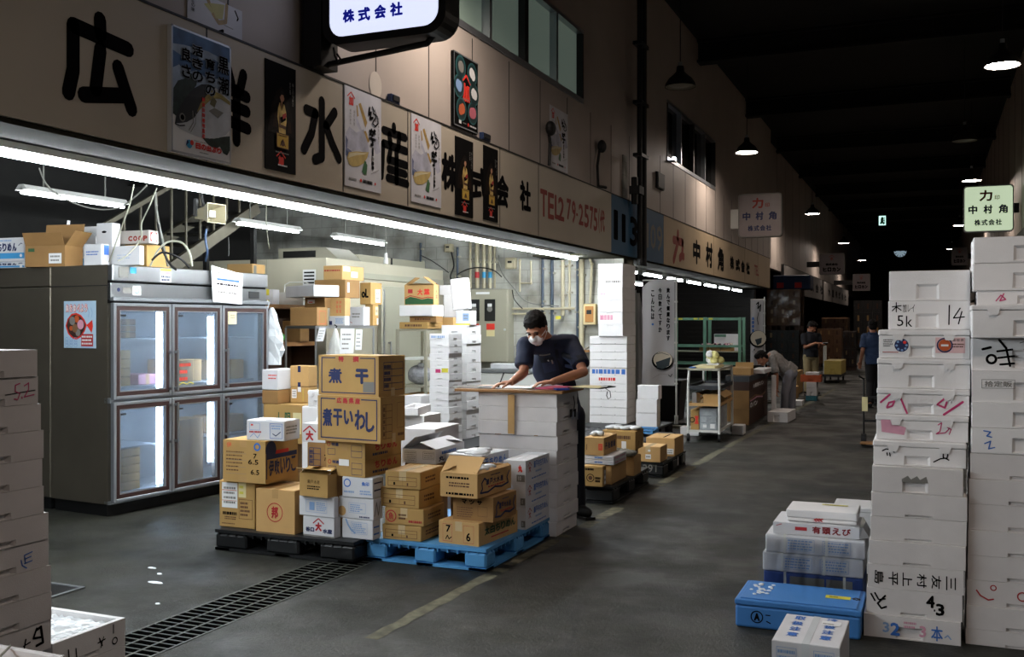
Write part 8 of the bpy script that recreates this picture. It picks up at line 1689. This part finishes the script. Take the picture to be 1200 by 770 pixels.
def hand_parts(w, d, n, side, curl=.5, k=1.0):
    d, n = d.normalized(), n.normalized(); s = d.cross(n).normalized(); n = s.cross(d).normalized(); P_ = []
    P_.append(('e', w+d*.045*k, (.040*k, .048*k, .016*k), basis(s, d, n)))
    for i, (off, l) in enumerate(((-.030,.034),(-.010,.042),(.010,.040),(.029,.032))):
        a = w+d*.082*k+s*off*k*side*-1; e1 = (d*math.cos(curl*.6)-n*math.sin(curl*.6)); e2 = (d*math.cos(curl*1.7)-n*math.sin(curl*1.7))
        b = a+e1*l*k; c = b+e2*l*.85*k; P_ += [('c', a, .0095*k, b, .0088*k), ('c', b, .0088*k, c, .0075*k)]
    a = w+d*.025*k+s*.032*k*side; b = a+(d*.65+s*side*.6-n*.35).normalized()*.04*k; c = b+(d*.9+s*side*.1-n*.4).normalized()*.03*k
    P_ += [('c', a, .013*k, b, .0105*k), ('c', b, .0105*k, c, .0085*k)]; return P_
def person(label, J, sh_m, tr_m, f, voxel=.0065, roll=0, mask=False, sleeve=.78, group=None, hand_dirs=None, det=True, belt=None):
    c = J['head']; f = f.normalized(); u = (UP-f*UP.dot(f)); u = u.normalized() if u.length > .1 else FC; r = f.cross(u).normalized()
    if roll: R_ = Matrix.Rotation(roll, 3, f); u = R_ @ u; r = R_ @ r
    pel = J['pelvis']; nk = J['neck']; root = thing('person', label, 'person', (pel.x, pel.y, 0))
    B = basis(r, f, u); hd = lambda x, y, z: c+r*x+f*y+u*z
    P_ = [('e', hd(0,-.012,.03), (.075,.095,.093), B), ('e', hd(0,.025,-.035), (.060,.068,.075), B), ('e', hd(0,.062,-.092), (.03,.028,.022), B), ('c', hd(0,.090,.012), .010, hd(0,.110,-.024), .015), ('e', hd(0,.078,.030), (.052,.018,.012), B), ('e', hd(.077,-.006,-.008), (.010,.024,.033), B), ('e', hd(-.077,-.006,-.008), (.010,.024,.033), B), ('e', hd(0,.085,-.060), (.024,.012,.010), B), ('e', hd(.036,.066,-.03), (.024,.022,.024), B), ('e', hd(-.036,.066,-.03), (.024,.022,.024), B)]
    P_ += [('c', nk, .058, hd(0,-.03,-.06), .052)]
    sl, sr = J['sl'], J['sr']; up = (nk-pel).normalized(); rt = (sr-sl); rt = (rt-up*rt.dot(up)).normalized(); fw = up.cross(rt).normalized()
    if fw.dot(f) < -.05: fw, rt = -fw, -rt
    T = basis(rt, fw, up); at = lambda k, y=0: pel.lerp(nk, k)+fw*y
    P_ += [('c', sl, .058, sr, .058), ('e', at(.66), (.155,.10,.17), T), ('e', at(.3), (.14,.10,.16), T), ('e', at(0), (.15,.11,.11), T), ('c', at(.9), .06, nk, .055)]
    for s_, e_, w_, k in (('sl','el','wl',-1),('sr','er','wr',1)):
        P_ += [('c', J[s_], .050, J[e_], .037), ('c', J[e_], .037, J[e_].lerp(J[w_], .35), .038), ('c', J[e_].lerp(J[w_], .35), .038, J[w_], .027)]
        d = (hand_dirs[0 if k < 0 else 1] if hand_dirs else (J[w_]-J[e_]).normalized()); n = hand_dirs[2] if hand_dirs else fw
        P_ += hand_parts(J[w_], d, n, (hand_dirs[3 if k < 0 else 4] if hand_dirs else -k), .40)
    for h_, k_, a_ in (('hl','kl','al'),('hr','kr','ar')):
        P_ += [('c', J[h_], .078, J[k_], .055), ('c', J[k_], .054, J[a_].lerp(J[k_], .6), .055), ('c', J[a_].lerp(J[k_], .6), .055, J[a_], .038)]
    put(blob(P_, voxel, 2), 'body', root, M_SKIN)
    # hair
    Hh = [('e', hd(0,-.022,.056), (.086,.098,.084), B), ('e', hd(0,-.062,.0), (.072,.048,.075), B), ('e', hd(.066,-.022,.022), (.016,.045,.042), B), ('e', hd(-.066,-.022,.022), (.016,.045,.042), B), ('e', hd(0,.022,.086), (.070,.068,.052), B), ('e', hd(0,.052,.086), (.064,.034,.026), B), ('e', hd(.035,.060,.078), (.026,.018,.016), B), ('e', hd(-.03,.062,.076), (.024,.016,.014), B)]
    mh = blob(Hh, .006, 1)
    from mathutils import noise as nz
    for v in mh.vertices: v.co += v.normal*(.007*nz.noise(v.co*38)+.004*nz.noise(v.co*90))
    put(mh, 'hair', root, M_HAIR)
    if det:
        for s_ in (-1, 1):
            q = MB(); q.ell(hd(s_*.031,.083,.010), (.013,.007,.006), M_INK, 10, 6, B); o = q.build('eye', root); o.data.transform(Matrix.Translation(-root.location))
            q = MB(); q.ell(hd(s_*.033,.092,.034), (.021,.006,.004), M_HAIR, 10, 6, B); o = q.build('eyebrow', root); o.data.transform(Matrix.Translation(-root.location))
    if mask:
        o = put(blob([('e', hd(0,.070,-.048), (.060,.036,.048), B), ('e', hd(0,.098,-.026), (.024,.030,.026), B), ('e', hd(0,.058,-.090), (.040,.032,.024), B)], .006, 3), 'face_mask', root, M_MASK)
        q = MB()
        for s_ in (-1, 1):
            for z in (-.02, -.07): q.tube([hd(s_*.056,.07,z), hd(s_*.076,.03,z*.6), hd(s_*.084,-.02,.0)], .0025, M_MASK, 5)
        o = q.build('mask_strap', root); o.data.transform(Matrix.Translation(-root.location))
    # shirt
    S_ = [('c', sl.lerp(sr,.06), .074, sr.lerp(sl,.06), .074), ('e', at(.68), (.182,.122,.20), T), ('e', at(.36), (.168,.122,.20), T), ('k', at(.30), .155, at(-.06), .165), ('c', at(.88), .085, nk+up*-.01, .070)]
    for s_, e_ in (('sl','el'),('sr','er')): S_ += [('c', J[s_], .074, J[s_].lerp(J[e_], sleeve*.5), .070), ('k', J[s_].lerp(J[e_], .05), .070, J[s_].lerp(J[e_], sleeve), .073)]
    me = blob(S_, .009, 3); rd = random.Random(3)
    from mathutils import noise as nz
    for v in me.vertices: v.co += v.normal*(.006*nz.noise(v.co*9)+.004*nz.noise(v.co*22+V((3,1,2))))
    so = put(me, 'shirt', root, sh_m)
    bv = BVHTree.FromObject(so, bpy.context.evaluated_depsgraph_get()) if False else BVHTree.FromPolygons([v.co for v in me.vertices], [tuple(p.vertices) for p in me.polygons])
    q = MB(); ring = []
    cb2 = nk+up*.012
    q.tube([cb2+rt*.072*math.cos(a)+fw*.066*math.sin(a)+up*.012*math.cos(a*2) for a in [2*PI*k/16 for k in range(17)]], .017, sh_m, 6); o = q.build('collar', root); o.data.transform(Matrix.Translation(-root.location))
    def decal(nm, x, z, w, h, m, off=.004):
        q = MB(); n = 4; vs = []; okk = True
        for j in range(n+1):
            for i in range(n+1):
                p = at(.80)+rt*(x+w*(i/n-.5))+up*(z+h*(j/n-.5)); o3 = p+fw*.5-root.location; hit = bv.ray_cast(o3, -fw)
                if hit[0] is None: return
                vs.append(hit[0]+fw*off)
        q.add(vs, [(j*(n+1)+i, j*(n+1)+i+1, (j+1)*(n+1)+i+1, (j+1)*(n+1)+i)[::-1] for j in range(n) for i in range(n)], m); q.build(nm, root)
    if det and mask:
        pk = mat('shirt_pocket', '#222d48', .8, var=.05)
        for s_ in (-1, 1): decal('pocket', s_*.085, -.02, .09, .10, pk); decal('pocket_flap', s_*.085, .03, .095, .032, mat('shirt_flap', '#0e1420', .8, var=.05), .007)
        decal('placket', 0, -.06, .03, .40, mat('shirt_flap', '#0e1420')); decal('name_tape', .085, .068, .07, .012, M_GREY, .006); decal('button', .085, .026, .010, .010, M_PAPER, .011); decal('pen', .06, .01, .012, .03, M_GREY, .010)
    # trousers and shoes
    T_ = [('e', at(-.02), (.170,.128,.12), T)]
    for h_, k_, a_ in (('hl','kl','al'),('hr','kr','ar')): T_ += [('c', J[h_], .098, J[k_], .072), ('c', J[k_], .072, J[a_].lerp(J[k_],.15), .062), ('k', J[k_], .07, J[a_]+V((0,0,.0)), .066)]
    put(blob(T_, .010, 3), 'trousers', root, tr_m)
    for a_ in ('al','ar'):
        p = J[a_]; tf = J.get('toe', V((fw.x, fw.y, 0)).normalized()); q = MB(); M3 = basis(V((tf.y,-tf.x,0)), tf, UP)
        q.ell(V((p.x,p.y,.055))+tf*.06, (.048,.135,.05), M_RUBBER, 14, 8, M3); o = q.build('shoe', root, smooth=True); o.data.transform(Matrix.Translation(-root.location))
        q = MB(); q.obox(V((p.x,p.y,.011))+tf*.06, V((tf.y,-tf.x,0))*.044, tf*.125, UP*.010, M_DARK); o = q.build('sole', root); o.data.transform(Matrix.Translation(-root.location))
    return root
# man in navy writing at the foam desk
J = dict(head=A(628.5,385,7.62), neck=A(643,401,7.80), sl=A(616,405,7.66), sr=A(669,402,7.86), el=A(613.5,437,7.56), er=A(684,436,7.62), wl=A(600,447.6,7.28), wr=A(648,447.4,7.24), pelvis=A(658,484,8.02),
         hl=A(644,486,8.02), hr=A(672,486,8.02), kl=A(645,543,7.98), kr=A(675,543,8.0), al=A(645,596,8.03), ar=A(677,596,8.03))
for k in ('al','ar'): J[k].z = .085
man = person('man in navy short-sleeved shirt and white mask, writing at the foam desk, head bowed', J, M_SHIRT, M_TROUSER, -FC*.74-RC*.26-UP*.62, .0058, roll=.10, mask=True, hand_dirs=(-RC*.95-FC*.12-UP*.10, -RC*.97-FC*.08-UP*.06, UP+RC*.1, -1, 1))
wl = J['wl']; t = thing('pen', 'dark pen in the writing man\'s hand', 'pen', wl+(-RC*.10)-FC*.02-UP*.005); q = MB(); q.cyl((0,0,-.035),RC*.04+UP*.07+FC*.02,.005,M_CABLEK,seg=8); q.build('barrel', t); q = MB(); q.cyl((0,0,-.035),(-.002,0,-.045),.005,M_STEEL2,r1=.001,seg=8); q.build('tip', t)
# man in grey bending over the brown cartons
Z = 17.2
J = dict(head=A(893,420,Z-.15), neck=A(903.5,416,Z), sl=A(905,421,Z-.17), sr=A(907,415,Z+.17), el=A(910,441,Z-.2), er=A(901,431,Z+.25), wl=A(910,455,Z-.22), wr=A(898,440,Z+.22), pelvis=A(926,437,Z),
         hl=A(925,438,Z-.1), hr=A(927,438,Z+.1), kl=A(920,461,Z-.1), kr=A(928,460,Z+.12), al=A(919,480,Z-.05), ar=A(928,480,Z+.14), toe=-RC*.9-FC*.2)
for k in ('al','ar'): J[k].z = .085
person('man in grey checked shirt and grey trousers, bending down over the brown cartons', J, M_GREYSHIRT, M_GREYTR, -RC*.72-UP*.68-FC*.1, .009, det=False, sleeve=.8)
# man in dark polo looking at what he holds
Z = 21.7
J = dict(head=A(951.5,383.5,Z), neck=A(950,390.5,Z+.02), sl=A(942,394,Z-.02), sr=A(959,394,Z+.06), el=A(943.5,407,Z-.08), er=A(960,407,Z+.0), wl=A(956,402,Z-.30), wr=A(962,402.5,Z-.26), pelvis=A(950,417,Z),
         hl=A(946,419,Z), hr=A(954.5,419,Z), kl=A(946,441,Z-.03), kr=A(955,441,Z), al=A(946,461,Z), ar=A(955,461,Z+.05))
for k in ('al','ar'): J[k].z = .085
pm = person('man in dark polo shirt and khaki trousers, standing and looking at something in his hands', J, M_TROUSER, M_KHAKI, RC*.55-UP*.55-FC*.62, .010, det=False, hand_dirs=(RC*.7-FC*.4, RC*.2-FC*.9, UP, 1, -1))
p = J['wr']; t = thing('small_notepad', 'small pale notepad in the standing man\'s hands', 'notepad', p+RC*.05-FC*.12); q = MB(); q.obox((0,0,0), RC*.05, (-FC+UP*.4)*.04, UP*.006, M_PAPER); q.build('sheet', t); q = MB(); q.obox((0,0,-.008), RC*.052, (-FC+UP*.4)*.042, UP*.003, M_DARK); q.build('cover', t)
# man walking away
Z = 18.7
J = dict(head=A(1022.5,383,Z), neck=A(1022.5,391,Z-.03), sl=A(1033,395,Z), sr=A(1013.5,395,Z), el=A(1035,412,Z-.05), er=A(1011,411,Z-.05), wl=A(1037,426,Z+.05), wr=A(1008.5,424,Z+.1), pelvis=A(1024,424,Z),
         hl=A(1028,426,Z), hr=A(1019.5,426,Z), kl=A(1028,449,Z+.1), kr=A(1019.5,449,Z-.05), al=A(1028,472,Z+.2), ar=A(1019.5,472,Z-.25))
for k in ('al','ar'): J[k].z = .085
person('man in blue t-shirt and dark trousers walking away down the aisle', J, M_BLUESH, M_BLACKTR, FC*.95+RC*.2-UP*.1, .010, det=False)
# ---- camera, world, view ----------------------------------------------------------------------------
cam = bpy.data.cameras.new('camera'); cam.sensor_width = 36.0; cam.lens = F/1200.0*36.0; cam.shift_y = -5.0/1200.0; cam.clip_start = .05; cam.clip_end = 300
co = bpy.data.objects.new('camera', cam); C.objects.link(co); co.location = O; co.rotation_euler = (PI/2, 0, TH)
sc_ = bpy.context.scene; sc_.camera = co
w = bpy.data.worlds.new('hall'); sc_.world = w; w.use_nodes = True; bg = w.node_tree.nodes['Background']; bg.inputs[0].default_value = (.6,.65,.75,1); bg.inputs[1].default_value = .0
vs_ = sc_.view_settings; vs_.view_transform = 'Standard'; vs_.look = 'None'; vs_.gamma = 1.0; vs_.use_curve_mapping = False; vs_.exposure = 0.0
sc_.cycles.use_denoising = True; sc_.cycles.max_bounces = 8; sc_.cycles.transparent_max_bounces = 12; sc_.cycles.sample_clamp_indirect = 6.0
# ---- printed marks belong to the surface they are printed on -------------------------------------
MAIN = ('carton_body', 'foam_body', 'board', 'sheet', 'face_panel', 'cloth', 'deck', 'hanging_sheet')
def base_name(o): return o.name.split('.')[0]
kids = {}
for o in bpy.data.objects:
    if o.parent is not None: kids.setdefault(o.parent.name, []).append(o)
def join(a, b):
    A_, B2 = a.data, b.data; nv = len(A_.vertices)
    vs = [tuple(v.co) for v in A_.vertices]+[tuple(v.co) for v in B2.vertices]
    fs = [tuple(p.vertices) for p in A_.polygons]+[tuple(nv+i for i in p.vertices) for p in B2.polygons]
    ms = list(A_.materials); mp = []
    for m in B2.materials:
        if m not in ms: ms.append(m)
        mp.append(ms.index(m))
    mi = [p.material_index for p in A_.polygons]+[mp[p.material_index] for p in B2.polygons]; sm = [p.use_smooth for p in A_.polygons]+[False]*len(B2.polygons)
    me = bpy.data.meshes.new(A_.name); me.from_pydata(vs, [], fs)
    for m in ms: me.materials.append(m)
    me.polygons.foreach_set('material_index', mi); me.polygons.foreach_set('use_smooth', sm); me.update()
    a.data = me; bpy.data.objects.remove(b)
for pn, ks in list(kids.items()):
    let = [k for k in ks if base_name(k) == 'lettering']; mains = [k for k in ks if base_name(k) in MAIN]
    if let and mains: join(mains[0], let[0])
# a thing of one piece is that one mesh
kids = {}
for o in bpy.data.objects:
    if o.parent is not None: kids.setdefault(o.parent.name, []).append(o)
for pn, ks in list(kids.items()):
    r = bpy.data.objects[pn]
    if r.type == 'EMPTY' and r.parent is None and len(ks) == 1 and ks[0].name not in kids and ks[0].type == 'MESH':
        k = ks[0]; nm = base_name(r); props = {p: r[p] for p in ('label', 'category', 'group') if p in r.keys()}
        loc, rot = r.location.copy(), r.rotation_euler.copy(); bpy.data.objects.remove(r)
        k.parent = None; k.location = loc; k.rotation_euler = rot; k.name = nm; k.data.name = nm
        for p, v in props.items(): k[p] = v
